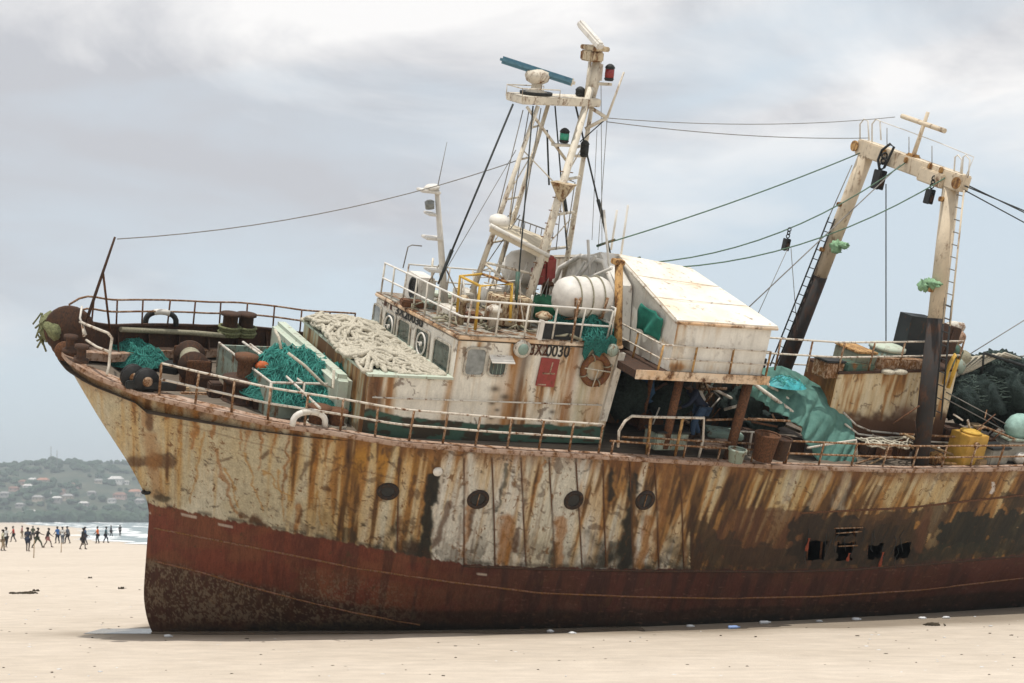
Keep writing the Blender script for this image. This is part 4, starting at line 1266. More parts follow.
# ---------------------------------------------------------------- flying bridge furniture
rb = [X(384, 291, XF - .1), ]
fy = np.linspace(1.8, -2.7, 9)
front = [V3(XF + .02, y_, zp(y_)) for y_ in fy]
rail('bridge_rail', front + [V3(x_, -2.78, ZP) for x_ in (5.4, 6.2, 7.0, 7.8, 8.6)], (.35, .70), np.linspace(0, 1, 13), r=.022, pr=.022, mats=M_WHITE2, rp=M_WHITE)
# fan unit
c_ = V3(XF + .55, .8, zp(.8) + .33)
o = C('ventilator_box', MB().box(c_, (.42, .8, .62), None, 0, .04), M_WHITE2)
MB().lathe([(.25, 0), (.25, .03), (.2, .03), (.18, .0)], c_ + V3(-.21, -.12, .02), -eX, 24).build('fan_grille', M_BLACK, o)
# signal mast forward
b_ = Z(424, 290, ZP); b_[1] = .35; b_ = V3(XF + .95, .15, zp(.15))
tp = Y(437, 190, .15)
sm = empty('signal_mast', None, ship)
ax = tp - b_; axn = ax / np.linalg.norm(ax)
C('pole', MB().tube([b_, b_ + ax * .5, tp], .085, 10, .055), M_WHITE2, sm)
for t_, w__ in ((.985, .46), (.60, .40), (.33, .40), (.80, .2)):
    c_ = b_ + ax * t_; C('bracket', MB().box(c_ + V3(-.2, 0, 0), (w__, .34, .06), None, 0, .015), M_WHITE2, sm)
C('lamp', MB().lathe([(.10, 0), (.11, .16), (.06, .19)], b_ + ax * .84 + V3(-.2, 0, 0), axn, 14), M_GLASSG, sm)
C('lamp_cap', MB().lathe([(.16, 0), (.18, .05), (.12, .10), (.02, .12)], tp + V3(-.12, 0, 0), axn, 16), M_WHITE2, sm)
C('whip_aerial', MB().tube([tp, Y(447, 142, .15)], .012, 5, .006), M_CABLE2, sm)
s = MB(); q = Y(403, 268, .4); s.tube([q, Y(408, 247, .4), Y(412, 245, .4), Y(422, 246, .3)], .014, 6); C('bent_pipe', s, M_CABLE2, sm)
for d_ in ((-.5, .5, 0), (-.4, -.5, 0), (.6, .3, 0)):
    C('brace', MB().tube([b_ + ax * .42, b_ + V3(*d_)], .016, 6), M_WHITE, sm)
# yellow pipe frame
yf = MB(); A_ = [Y(px, py, -1.9) for px, py in ((457, 312), (460, 276), (482, 274))]; B_ = [Y(px, py, -2.4) for px, py in ((475, 330), (480, 286), (512, 284), (510, 322))]
yf.tube(A_, .03, 7); C('yellow_frame', yf, M_YELLOW)
C('yellow_frame', MB().tube(B_, .035, 7), M_YELLOW); C('yellow_frame', MB().tube([A_[1], B_[1]], .03, 7), M_YELLOW); C('yellow_frame', MB().tube([A_[2], B_[2]], .03, 7), M_ORANGE)

# ---------------------------------------------------------------- main mast
mast = empty('main_mast', None, ship)
legs = [('leg', Z(522, 322, ZP), Y(590, 88, -.35), .115, .075), ('leg', Z(563, 282, ZP), Y(592, 92, .35), .085, .06), ('leg', Z(477, 280, ZP), Y(541, 104, -.30), .075, .05), ('leg', Z(494, 284, ZP), Y(550, 102, .35), .075, .05)]
legs[0] = ('leg', V3(*Y(522, 322, -1.6)), Y(591, 88, -.25), .105, .075)
legs[1] = ('leg', V3(*Y(563, 285, .9)), Y(594, 92, .25), .07, .05)
legs[2] = ('leg', V3(*Y(476, 282, -.7)), Y(538, 106, -.35), .065, .045)
legs[3] = ('leg', V3(*Y(494, 284, .9)), Y(548, 105, .25), .065, .045)
legs = [(n_, a_ + (a_ - b_) / np.linalg.norm(a_ - b_) * .25, b_, r0, r1) for n_, a_, b_, r0, r1 in legs]
for n_, a_, b_, r0, r1 in legs: C(n_, MB().tube([a_, b_], r0, 12, r1), M_MAST, mast)
def on_leg(i, py):
    a_, b_ = legs[i][1], legs[i][2]
    for t_ in np.linspace(0, 1, 400):
        q = a_ + (b_ - a_) * t_
        if proj(q)[1] <= py: return q
    return b_
for py in (250, 215, 180, 148): C('cross_tie', MB().tube([on_leg(0, py), on_leg(1, py - 3)], .035, 8), M_MAST, mast)
for py in (243, 200, 160, 128): C('cross_tie', MB().tube([on_leg(2, py), on_leg(3, py - 3)], .025, 8), M_MAST, mast)
C('cross_tie', MB().tube([on_leg(2, 262), on_leg(0, 300)], .03, 8), M_MAST, mast)
C('diagonal_brace', MB().tube([Y(527, 107, -.4), Y(566, 160, -.3)], .035, 8), M_MAST, mast)
C('diagonal_brace', MB().tube([on_leg(2, 262), on_leg(0, 275)], .03, 8), M_MAST, mast)
# upper platform and masthead
a_, b_ = Y(514, 98, 0), Y(592, 101, 0); e1 = (b_ - a_); L_ = np.linalg.norm(e1); e1 /= L_
Rp = np.stack([e1, eY, np.cross(e1, eY)], 1)
C('platform', MB().box((a_ + b_) / 2, (L_, .85, .17), Rp, 0, .02), M_MAST, mast)
s = MB(); up = np.cross(e1, eY)
for y_ in (-.4, .4): s.tube([a_ + eY * y_, a_ + eY * y_ + up * .24, a_ + eY * y_ + up * .24 + e1 * .9, a_ + eY * y_ + e1 * .9], .014, 6)
s.tube([a_ - eY * .4 + up * .24, a_ + eY * .4 + up * .24], .014, 6)
C('platform_guard', s, M_MAST, mast)
s = MB(); s.tube([Y(588, 100, 0), Y(593, 84, 0), Y(597, 62, 0)], (.15, .14, .10), 12); s.tube([Y(586, 96, -.1), Y(590, 62, -.1)], .04, 8); s.box(Y(598, 72, 0), (.12, .2, .35), Rp); C('masthead', s, M_MAST, mast)
s = MB(); s.box(Y(592, 56, 0), (.34, .5, .22), Rp, 0, .03); s.box(Y(595, 48, 0), (.42, .62, .10), Rp, 0, .02); C('scanner_base', s, M_CREAM, mast)
pa, pb = Y(580, 23, .55), Y(601, 47, -.55); e_ = pb - pa; l_ = np.linalg.norm(e_); e_ /= l_
q2 = np.cross(e_, eX); q2 /= np.linalg.norm(q2); Rb = np.stack([e_, q2, np.cross(e_, q2)], 1)
C('small_scanner', MB().box((pa + pb) / 2, (l_, .16, .17), Rb, 0, .04), M_WHITE2, mast)
# big radar: blue-grey bar on a pale pedestal
p = Y(536, 94, 0)
s = MB(); s.lathe([(.24, 0), (.24, .05), (.13, .09), (.11, .2), (.24, .27), (.28, .38), (.25, .47), (.10, .52)], p, up, 24); C('radar_pedestal', s, M_MAST, mast)
s = MB(); s.disc(p - up * .0, up, .36, .05, 24); C('radar_mount', s, M_BLACK, mast)
pa, pb = Y(500, 59, .35), Y(574, 83, -.35); e_ = pb - pa; l_ = np.linalg.norm(e_); e_ /= l_
q2 = np.cross(e_, eY * 1.0); q2 /= np.linalg.norm(q2); Rb = np.stack([e_, np.cross(q2, e_), q2], 1)
o = C('radar_scanner', MB().box((pa + pb) / 2, (l_, .20, .155), Rb, 0, .05), M_BLUEB, mast)
MB().box(pb - e_ * .04, (.13, .21, .165), Rb, 0, .05).build('end_cap', M_MAST, o)
# yard to the right with whip, lamps
yj = Y(607, 118, -.4)
C('yard', MB().tube([Y(588, 106, -.2), yj], .04, 8), M_MAST, mast); C('yard', MB().tube([Y(585, 129, -.2), yj], .04, 8), M_MAST, mast)
C('whip_aerial', MB().tube([yj, Y(624, 72, -.4)], .03, 7, .022), M_MAST, mast)


def lamp(px, py, y_, mat, r_=.13, h_=.26):
    p = Y(px, py, y_); o = C('navigation_lamp', MB().lathe([(r_ * .85, -.04), (r_ * 1.1, 0), (r_, .02), (r_, h_), (r_ * 1.15, h_ + .02), (r_ * .8, h_ + .07), (.03, h_ + .10)], p, up, 18), M_BLACK, mast)
    MB().lathe([(r_ * 1.03, .03), (r_ * 1.05, h_ * .5), (r_ * 1.03, h_ - .01)], p, up, 18).build('lens', mat, o)


lamp(609, 79, -.2, M_REDL, .10, .22); C('lamp_arm', MB().box(Y(604, 84, -.1), (.35, .1, .06), Rp), M_MAST, mast)
lamp(564, 141, -.4, M_GRNL, .10, .18); C('lamp_arm', MB().box(Y(561, 145, -.4), (.4, .18, .05), Rp), M_MAST, mast)
lamp(584, 155, -.4, M_BLACK, .09, .22); C('lamp_arm', MB().box(Y(580, 156, -.35), (.3, .1, .05), Rp), M_MAST, mast)
lamp(580, 94, 0, M_BLACK, .10, .06)
# lower platform: beige wedge with guard, dome, red canister
P3 = [Y(490, 226, -1.2), Y(507, 222, .9), Y(552, 240, .6), Y(549, 257, -1.3)]
s = MB(); s.hexa([p - eZ * .12 for p in P3], P3); C('lower_platform', s, M_CANVAS, mast)
C('platform_edge', MB().tube([P3[0] + eZ * .02, P3[3] + eZ * .02], .045, 8), M_WHITE2, mast)
s = MB(); s.tube([P3[1] + eZ * .15, P3[2] + eZ * .18], .016, 6)
for t_ in np.linspace(0, 1, 9): q = P3[1] + (P3[2] - P3[1]) * t_; s.tube([q, q + eZ * .16], .011, 5)
C('platform_guard', s, M_CABLE2, mast)
C('searchlight', MB().lathe([(.20, 0), (.23, .06), (.21, .16), (.10, .22)], P3[0] + V3(.35, .3, 0), eZ, 18), M_WHITE2, mast)
C('dome', MB().lathe([(.42, -.1), (.50, .1), (.46, .34), (.32, .52), (.12, .60), (.01, .615)], Y(521, 276, .5), eZ, 24), M_WHITE2)
C('dome_stand', MB().lathe([(.3, -.55), (.22, -.1)], Y(521, 276, .5), eZ, 14), M_WHITE)
s = MB(); p = Y(548, 268, -.8); s.box(p, (.3, .3, .55), rot('y', R(-6)), 0, .06); s.box(p + V3(-.24, -.05, -.16), (.26, .3, .42), rot('y', R(-10)), 0, .06); C('red_canister', s, M_RED)
# triangular hopper under the platform and ladder rungs on the main leg
q = on_leg(0, 187); C('hopper', MB().lathe([(.34, 0), (.30, -.05), (.06, -.40)], q + V3(-.05, -.15, .1), eZ, 4, 0, False), M_CREAM, mast)
for py in range(172, 300, 13):
    q = on_leg(0, py); C('step', MB().tube([q + V3(-.16, -.02, 0), q + V3(.16, -.02, 0)], .012, 5), M_RAILR, mast)

# roof clutter: pipes, hoses, lockers
s = MB(); s.box(Z(506, 323, ZP) + V3(0, 0, .3), (.85, .6, .62), None, 0, .03); C('deck_locker', s, M_CREAM)
s = MB(); r_ = random.Random(21)
for i in range(34):
    a_ = V3(r_.uniform(5.3, 8.7), r_.uniform(-2.6, 1.2), ZP + .02); P = [a_]
    for q in range(5): P.append(P[-1] + V3(r_.uniform(-.3, .3), r_.uniform(-.3, .3), 0)); P[-1][2] = zp(P[-1][1]) + r_.uniform(.02, .16)
    MB_ = s.tube(P, r_.choice((.018, .025, .035)), 5)
tag(aboard_mesh(s, 'loose_ropes', M_ROPE2, 'tangle of dirty ropes strewn over the wheelhouse roof', 'rope', (7, -.5, ZP)), kind='stuff')
for (px, py, mt_, d_) in ((428, 300, M_GREYGREEN, (.8, .5, .12)), (412, 300, M_RUST, (.5, .3, .16)), (450, 312, M_WHITE, (.3, .9, .2)), (470, 318, M_RUST, (.55, .35, .2)), (440, 286, M_GREEN, (1.6, .5, .1)), (492, 300, M_WHITE2, (.5, .5, .5)), (466, 297, M_WHITE, (.4, .7, .35)), (520, 300, M_GREYGREEN, (.6, .6, .5))):
    p = Z(px, py, ZP); p[2] = zp(p[1]); C('roof_fitting', MB().box(p + V3(0, 0, d_[2] / 2), d_, rot('z', rnd.uniform(-.3, .3)), 0, .03), mt_)
for (x_, y_, h_, r_0) in ((5.6, -1.7, .5, .07), (6.1, -2.2, .42, .09), (6.7, -1.2, .55, .08), (7.3, -2.2, .35, .1), (8.2, -.4, .8, .09)):
    C('mushroom_vent', MB().lathe([(r_0, 0), (r_0, h_), (r_0 * 1.9, h_), (r_0 * 1.9, h_ + .06), (r_0 * .8, h_ + .13)], (x_, y_, zp(y_)), eZ, 16), rnd.choice((M_WHITE, M_CREAM, M_RUST)))
for i, (px0, py0, px1, py1, y_) in enumerate(((500, 300, 515, 262, -.8), (512, 302, 528, 262, -.8), (485, 300, 500, 262, 0), (560, 300, 585, 262, -.3), (540, 262, 556, 300, .3), (604, 210, 612, 300, -1), (617, 210, 611, 250, .5), (628, 205, 620, 262, .5))):
    C('stanchion', MB().tube([Y(px0, py0, y_), Y(px1, py1, y_)], .026, 6), M_WHITE2)
# black panel at the roof side, green bag
pa = Y(545, 325, YW + .1); s = MB(); a_, b_, c_, d_ = (Y(px, py, YW + .02) for px, py in ((545, 322), (583, 325), (580, 345), (541, 340)))
s.hexa([a_, b_, b_ + eY * .06, a_ + eY * .06][::1], [d_, c_, c_ + eY * .06, d_ + eY * .06]); C('dark_screen', s, M_BLACK)
s = MB(); s.hexa([p - eY * .02 for p in (Y(541, 320, YW), Y(545, 321, YW), Y(541, 341, YW), Y(537, 340, YW))][:4], [p + eY * .07 for p in (Y(541, 320, YW), Y(545, 321, YW), Y(541, 341, YW), Y(537, 340, YW))]); C('screen_edge', s, M_WHITE2)
o = aboard_mesh(MB().blob(Z(541, 318, ZP) + eZ * .25, (.38, .36, .30), 5), 'green_bag', plain('green_cloth', (.035, .17, .085), .8, .4, 5), 'dark green stuffed bag on the wheelhouse roof beside the dark screen', 'bag', Z(541, 318, ZP))

# ---------------------------------------------------------------- boat deck and the pale cabin above the working deck
XC0 = float(Y(678, 322, -3.6)[0]); XC1 = float(Y(772, 328, -3.6)[0]); YC = -3.6
zt0, zt1 = float(Y(678, 322, YC)[2]), float(Y(772, 328, YC)[2]); zf = float(Y(670, 371, YC)[2])
pk = X(620, 258, XC0); pk2 = Y(690, 270, pk[1])
cab = empty('shelter_cabin', None, ship)
M_CW = stained('cabin_panel_paint', .55, .10, .25, .12)
cw = lambda sd_, am: (lambda U, V, px, py: wall_colour(U, V, sd_, am + .16 * np.exp(-((V - 1.0) / .12) ** 2), (.80, .77, .70), .22))
wall('port_wall', (XC0, YC, zt0), (XC1, YC, zt1), (XC1, YC, zf), (XC0, YC, zf), cw(601, .09), cab, .03, .05, M_CW)
wall('front_wall', (XC0, pk[1], pk[2]), (XC0, YC, zt0), (XC0, YC, zf), (XC0, pk[1], zf), cw(611, .08), cab, .04, .05, M_CW)
wall('starboard_wall', (XC1, -pk[1] + 2, zt1), (XC0, -pk[1] + 2, zt0), (XC0, -pk[1] + 2, zf), (XC1, -pk[1] + 2, zf), cw(621, .15), cab, .06, .05, M_CW)
wall('after_wall', (XC1, YC, zt1), (XC1, 2 - pk[1], zt1), (XC1, 2 - pk[1], zf), (XC1, YC, zf), cw(631, .15), cab, .06, .05, M_CW)
wall('front_wall', (XC0, 2 - pk[1], zt0), (XC0, pk[1], pk[2]), (XC0, pk[1], zf), (XC0, 2 - pk[1], zf), cw(641, .15), cab, .06, .05, M_CW)
e = .07; M_CROOF = painted('cabin_roof_paint', (.78, .74, .66), .18, .5, 1.3, 1., base2=(.74, .62, .47), dirt=.35)
ef = [V3(XC0 - e, YC - e, zt0 + .0), V3(XC1 + .1, YC - e, zt1 + .0), V3(XC1 + .1, pk[1], zt1 + .42), V3(pk2[0], pk[1], pk2[2]), V3(XC0 - e, pk[1], pk[2] + .03)]
ef2 = [V3(XC0 - e, 2 - pk[1] + e, zt0), V3(XC1 + .1, 2 - pk[1] + e, zt1)]
s = MB(); T = .06 * eZ
top = [ef[0], ef[1], ef[3], ef[4], ef2[0], ef2[1]]
s.add([p for p in top] + [p + T for p in top], [(6, 7, 8, 9), (9, 8, 11, 10), (7, 11, 8), (2, 1, 0, 3), (5, 2, 3, 4), (2, 5, 1), (0, 1, 7, 6), (1, 5, 11, 7), (5, 4, 10, 11), (4, 3, 9, 10), (3, 0, 6, 9)])
C('roof', s, M_CROOF, cab)
C('roof_trim', MB().tube([ef[0] + V3(0, -.01, .0), ef[1] + V3(0, -.01, 0)], .035, 6), M_EDGE, cab); C('roof_trim', MB().tube([ef[0] + V3(-.01, 0, .0), ef[4] + V3(-.01, 0, 0)], .03, 6), M_WHITE, cab)
for t_ in (.33, .66):                            # standing seams
    a_, b_ = ef[0] + (ef[4] - ef[0]) * t_ + T, ef[1] + (ef[3] - ef[1]) * t_ + T
    C('roof_seam', MB().tube([a_, b_], .010, 5), M_CROOF, cab)
# floor of the boat deck
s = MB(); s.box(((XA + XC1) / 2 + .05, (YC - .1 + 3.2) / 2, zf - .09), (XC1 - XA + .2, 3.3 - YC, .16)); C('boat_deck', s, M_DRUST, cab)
s = MB(); s.box(((XA + XC1) / 2 + .05, YC - .115, zf - .08), (XC1 - XA + .22, .03, .20)); C('deck_edge', s, M_EDGE, cab)
# little rail round the cabin and rust pipe post at its corner
pts = [X(626, 343, XC0 - .35), X(672, 371, XC0 - .35)]
rb = [V3(XC0 - .30, -1.6, zf), V3(XC0 - .30, YC - .06, zf), V3(XC1 + .05, YC - .10, zf)]
rail('cabin_rail', [rb[0] + (rb[1] - rb[0]) * t_ for t_ in np.linspace(0, 1, 5)] + [rb[1] + (rb[2] - rb[1]) * t_ for t_ in np.linspace(.1, 1, 8)], (.28, .58), (0, .2, .42, .6, .8, 1), r=.020, pr=.026, mats=M_RAIL, rp=M_ORANGE, parent=cab)
C('corner_pipe', MB().tube([X(618, 346, XC0 - .85), X(619, 262, XC0 - .85)], .09, 12), M_ORANGE, cab)
s = MB(); s.box(X(618, 262, XC0 - .85), (.24, .26, .12), None, 0, .02); C('pipe_cap', s, M_ORANGE, cab)
# big inclined funnel casing behind the raft (pale)
s = MB(); P = [X(px, py, XC0 - .45) for px, py in ((566, 262), (600, 252), (617, 285), (614, 340), (560, 330))]
s.add(P + [p + eX * .4 for p in P], [(0, 1, 2, 3, 4), (9, 8, 7, 6, 5)] + [(i, 5 + i, 5 + (i + 1) % 5, (i + 1) % 5) for i in range(5)]); C('screen_wall', s, M_WHITE2, cab)
C('pipe_arch', MB().tube([X(px, py, XC0 - .55) for px, py in ((548, 300), (560, 268), (580, 256), (604, 262), (617, 300))], .06, 8), M_WHITE2, cab)
for a_ in (((560, 290), (612, 268)), ((566, 292), (596, 256)), ((590, 275), (588, 240))): C('strut', MB().tube([X(*a_[0], XC0 - .7), X(*a_[1], XC0 - .7)], .035, 7), M_WHITE2, cab)
# posts carrying the cabin, added dark backdrop and deckhead in its shade
for (px, py, px2, py2, y_, r0, mt_) in ((664, 448, 681, 374, -3.3, .10, M_RUST), (727, 462, 750, 376, -3.4, .12, M_RUST), (690, 440, 704, 374, -1.6, .075, M_CREAM), (744, 440, 738, 378, -1.4, .06, M_CREAM), (640, 430, 652, 374, -2.2, .06, M_RUST)):
    C('deck_post', MB().tube([Y(px, py, y_), Y(px2, py2, y_)], r0, 10), mt_)
s = MB(); s.box((11.6, .3, (ZD + zf) / 2 - .1), (5.0, 3.2, zf - ZD - .15)); C('dark_backdrop', s, M_BACKDROP)  # dark box added to make the space under the cabin read dark
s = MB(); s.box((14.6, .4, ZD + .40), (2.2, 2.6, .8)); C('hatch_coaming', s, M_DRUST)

# thin white pipework crowding the flying bridge, and extra mast struts
r_ = random.Random(77)
for i in range(26):
    a_ = V3(r_.uniform(5.5, 8.8), r_.uniform(-2.6, 1.2), ZP); a_[2] = zp(a_[1]); h_ = r_.uniform(.4, 1.15); b_ = a_ + V3(r_.uniform(-.25, .25), r_.uniform(-.15, .15), h_)
    P = [a_, b_]
    if r_.random() < .6: P.append(b_ + V3(r_.uniform(-.9, .9), r_.uniform(-.5, .5), r_.uniform(-.1, .1)))
    if r_.random() < .35: P.append(P[-1] * (1, 1, 0) + V3(0, 0, ZP))
    C('roof_pipe', MB().tube(P, r_.uniform(.014, .026), 6), r_.choice((M_WHITE2, M_WHITE, M_MAST, M_RAILR)))
rail('bridge_rail', [V3(8.7, y_, zp(y_)) for y_ in (-2.75, -1.5, 0, 1.5)] + [V3(x_, 1.55, zp(1.55)) for x_ in (7.8, 6.8, 5.6)], (.4, .75), np.linspace(0, 1, 8), r=.02, pr=.02, mats=M_WHITE2, rp=M_WHITE)
for (i, p0, j, p1) in ((2, 255, 3, 205), (3, 243, 2, 170), (2, 200, 3, 150), (0, 250, 1, 215), (1, 250, 0, 190), (0, 180, 1, 140), (2, 150, 0, 190)):
    C('diagonal_brace', MB().tube([on_leg(i, p0), on_leg(j, p1)], .016, 6), M_MAST, mast)
for (x0, y0, x1, y1) in ((523, 110, 486, 260), (529, 110, 503, 262), (541, 108, 519, 240), (566, 160, 556, 250), (520, 215, 470, 288), (560, 176, 574, 182), (575, 182, 566, 240)):
    C('rigging', MB().tube([Y(x0, y0, -.3), Y(x1, y1, -.5)], .012, 5), M_CABLE2, mast)
# ================================================================== gear of the ship, fore to aft
# jackstaff on the stem head
js = empty('jackstaff', None, ship)
jt, jb, jm = Y(115, 237, 0), Y(84, 328, 0), Y(103, 272, 0)
C('pole', MB().tube([jb, jm, jt], .035, 8, .022), M_DRUST, js); C('brace', MB().tube([jm, Y(110, 331, .7)], .024, 7), M_RUST, js)
C('white_tie', MB().tube([Y(82, 306, 0), Y(80, 318, -.1), Y(86, 335, -.3)], .022, 6), M_WHITE2, js)
# stem head: rounded cheek plate and roller
p = Y(70, 330, .15)
C('stem_cheek', MB().lathe([(.46, 0), (.50, .03), (.50, .10), (.46, .13)], p, V3(-.25, -1, .1), 26), M_DRUST)
C('stem_roller', MB().lathe([(.20, 0), (.20, .1), (.12, .14), (.12, .4), (.20, .44), (.20, .5)], Y(61, 345, .3), V3(0, -1, 0), 18), M_RUST)
# bow pipe rail
s = MB(); G = lambda px, py, y_: Y(px, py, y_)
s.tube([G(82, 322, -.2), G(84, 336, -.5)], .028, 8); s.tube([G(80, 322, -.15), G(95, 328, -.8), G(108, 333, -1.15), G(112, 338, -1.2), G(110, 352, -1.25), G(109, 366, -1.3), G(107, 374, -1.45)], .028, 8)
s.tube([G(86, 340, -.5), G(97, 347, -.9), G(110, 352, -1.25)], .026, 8); C('bow_rail', s, M_RAIL)
# mooring bitts on the bow plate
for px, py in ((70, 352), (81, 362)):
    b_ = Z(px, py, float(zS[0]) + .05); C('mooring_bitt', MB().lathe([(.15, 0), (.15, .06), (.09, .08), (.09, .26), (.14, .28), (.14, .34), (.05, .36)], b_, eZ, 16), M_DRUST)
# roller fairlead, two black sheaves
for px, py in ((137, 380), (150, 383)):
    c_ = sheer_px(px, .26, .25)
    C('sheave', MB().lathe([(.25, -.02), (.25, .02), (.17, .03), (.17, .06), (.25, .07), (.25, .11)], c_, V3(.15, -1, 0), 24), M_RUBBER); C('sheave_hub', MB().lathe([(.10, .105), (.10, .14), (.04, .16)], c_, V3(.15, -1, 0), 16), M_RAILR)
C('sheave_frame', MB().box(sheer_px(156, .18, .25), (1.0, .10, .16), None, 0, .02), M_BLACK)
C('sheave_frame', MB().box(sheer_px(163, .12, .45), (1.2, .08, .14), None, 0, .02), M_DRUST)


def fairlead(base, ax, mat, mat2):
    """arched bull-nose fairlead"""
    ax = np.array(ax, float); s = MB(); P = []
    for i in range(13):
        a = math.pi * i / 12; P.append(np.array(base) + ax * (-math.cos(a) * .34) + eZ * (math.sin(a) ** .6 * .30))
    s.tube(P, .062, 10); o = C('fairlead', s, mat); s = MB(); s.tube([p + eZ * .003 for p in P[4:9]], .066, 10); C('arch_top', s, mat2, o); return o  # upper arc of the arch in a second paint


fairlead(sheer_px(313, .04, .12), (1, 0, 0), M_WHITE2, M_WHITE)
xq = float(proj(V3(0, 0, 0))[0] * 0 + 1.0)
fb_ = lambda x, dz: V3(x, np.interp(x, xx, bbx) - .10, np.interp(x, xx, zz) + dz)
def far_px(px, dz):
    """starboard bulwark top seen at a pixel column"""
    return min((fb_(x, dz) for x in np.arange(-2.2, 6, .05)), key=lambda q: abs(proj(q)[0] - px))
fairlead(far_px(161, .55), (1, 0, 0), M_BLACK, M_WHITE2)
for px in (226, 240):
    b_ = far_px(px, .5) + V3(0, -.35, -.1)
    o = C('bollard', MB().lathe([(.21, 0), (.17, .05), (.17, .48), (.23, .50), (.23, .56), (.1, .58)], b_, eZ, 18), M_DRUST)
    s = MB(); 
    for k in range(4): s.torus(b_ + eZ * (.05 + .06 * k), eZ, .21 + .03 * (k % 2), .035, 20, 6)
    C('mooring_turns', s, M_MOSS, o)
C('mooring_line', MB().tube([far_px(120, .5) + V3(0, -.1, 0), far_px(150, .45) + V3(0, -.1, 0), far_px(190, .42) + V3(0, -.12, 0), far_px(226, .45) + V3(0, -.5, 0)], .06, 8), M_ROPE2)
# windlass bollard on its drum, amidships of the foredeck
b_ = Z(242, 402, ZD)
wd_ = empty('windlass', None, ship)
C('drum', MB().lathe([(.46, 0), (.46, .08), (.38, .10), (.38, .42), (.44, .44), (.46, .52), (.30, .56)], b_, eZ, 24), M_DRUST, wd_)
C('capstan', MB().lathe([(.22, .5), (.17, .58), (.17, .86), (.23, .92), (.25, 1.02), (.12, 1.06)], b_, eZ, 20), M_RUST, wd_)
s = MB()
for k in range(8): a = k * math.pi / 4; s.box(b_ + V3(math.cos(a) * .40, math.sin(a) * .40, .26), (.06, .06, .4), rot('z', a))
C('drum_rib', s, M_RUST, wd_)
for px, py, h_, r0 in ((327, 420, .46, .19), (345, 424, .42, .17)):
    b_ = sheer_px(px, .0, .45); b_[2] = ZD
    o = C('bollard', MB().lathe([(r0 * 1.2, 0), (r0, .05), (r0, h_), (r0 * 1.35, h_ + .02), (r0 * 1.35, h_ + .1), (r0 * .5, h_ + .12)], b_, eZ, 18), M_RUST)
    s = MB()
    for k in range(3): s.torus(b_ + eZ * (.08 + .06 * k), eZ, r0 + .035, .03, 18, 6)
    C('mooring_turns', s, M_ROPE, o)
# net bin: grey-green plates and white pipe frame
zbn = 6.35
n1, n2 = Z(271, 385, zbn), Z(219, 345, zbn); n3 = n1 + V3(2.0, .1, 0); n4 = n2 + V3(2.0, .1, 0)
nb = empty('net_bin', None, ship)
s = MB(); s.hexa([V3(n1[0], n1[1], ZD), V3(n1[0] + .05, n1[1], ZD), V3(n2[0] + .05, n2[1], ZD), V3(n2[0], n2[1], ZD)], [n1, n1 + eX * .05, n2 + eX * .05, n2]); C('end_plate', s, M_GREYGREEN, nb)
s = MB(); s.hexa([V3(n1[0], n1[1], ZD), V3(n3[0], n3[1], ZD), V3(n3[0], n3[1] + .05, ZD), V3(n1[0], n1[1] + .05, ZD)], [V3(n1[0], n1[1], 5.95), V3(n3[0], n3[1], 5.95), V3(n3[0], n3[1] + .05, 5.95), V3(n1[0], n1[1] + .05, 5.95)]); C('side_plate', s, M_GREYGREEN, nb)
s = MB(); s.hexa([V3(n2[0], n2[1], ZD), V3(n4[0], n4[1], ZD), V3(n4[0], n4[1] + .05, ZD), V3(n2[0], n2[1] + .05, ZD)], [n2, n4, n4 + eY * .05, n2 + eY * .05]); C('side_plate', s, M_GREYGREEN, nb)
up2 = V3(0, 0, .05)
for P in ([n2 - V3(0, 0, .5), n2 + up2, n1 + up2, n3 + up2], [n1 + up2, n1 - V3(0, 0, .7)], [Z(243, 342, zbn + .1), Z(271, 362, zbn + .1), Z(320, 408, zbn)], [n2 + up2 + eX * .7, n1 + up2 + eX * .7, n1 + eX * .7 - V3(0, 0, .7)], [n3 + up2, n3 - V3(0, 0, .7)], [n1 + V3(1.4, 0, 0), n1 + V3(1.4, 0, -.7)]):
    C('pipe_frame', MB().tube(P, .028, 7), M_WHITE, nb)
# pale green hatch block ahead of the rope store
hb0 = Y(334, 375, -2.1); hb1 = X(270, 332, hb0[0]); zh = hb0[2]; hb1[2] = zh
s = MB(); xb_ = XT - .06
c4 = lambda z: [V3(hb0[0], hb0[1], z), V3(xb_, hb0[1] - .1, z), V3(xb_, hb1[1], z), V3(hb0[0], hb1[1], z)]
hbm = bmesh.new(); vv = [hbm.verts.new(p) for p in c4(ZD) + c4(zh)]
for f in ((3, 2, 1, 0), (4, 5, 6, 7), (0, 1, 5, 4), (1, 2, 6, 5), (2, 3, 7, 6), (3, 0, 4, 7)): hbm.faces.new([vv[i] for i in f])
bmesh.ops.bevel(hbm, geom=[e_ for e_ in hbm.edges if any(v.co.z > ZD + .1 for v in e_.verts)], offset=.12, segments=3, affect='EDGES')
hbm.verts.ensure_lookup_table(); s.add([v.co for v in hbm.verts], [[v.index for v in f.verts] for f in hbm.faces], 0, False); hbm.free()
C('hatch_block', s, M_GREEN)


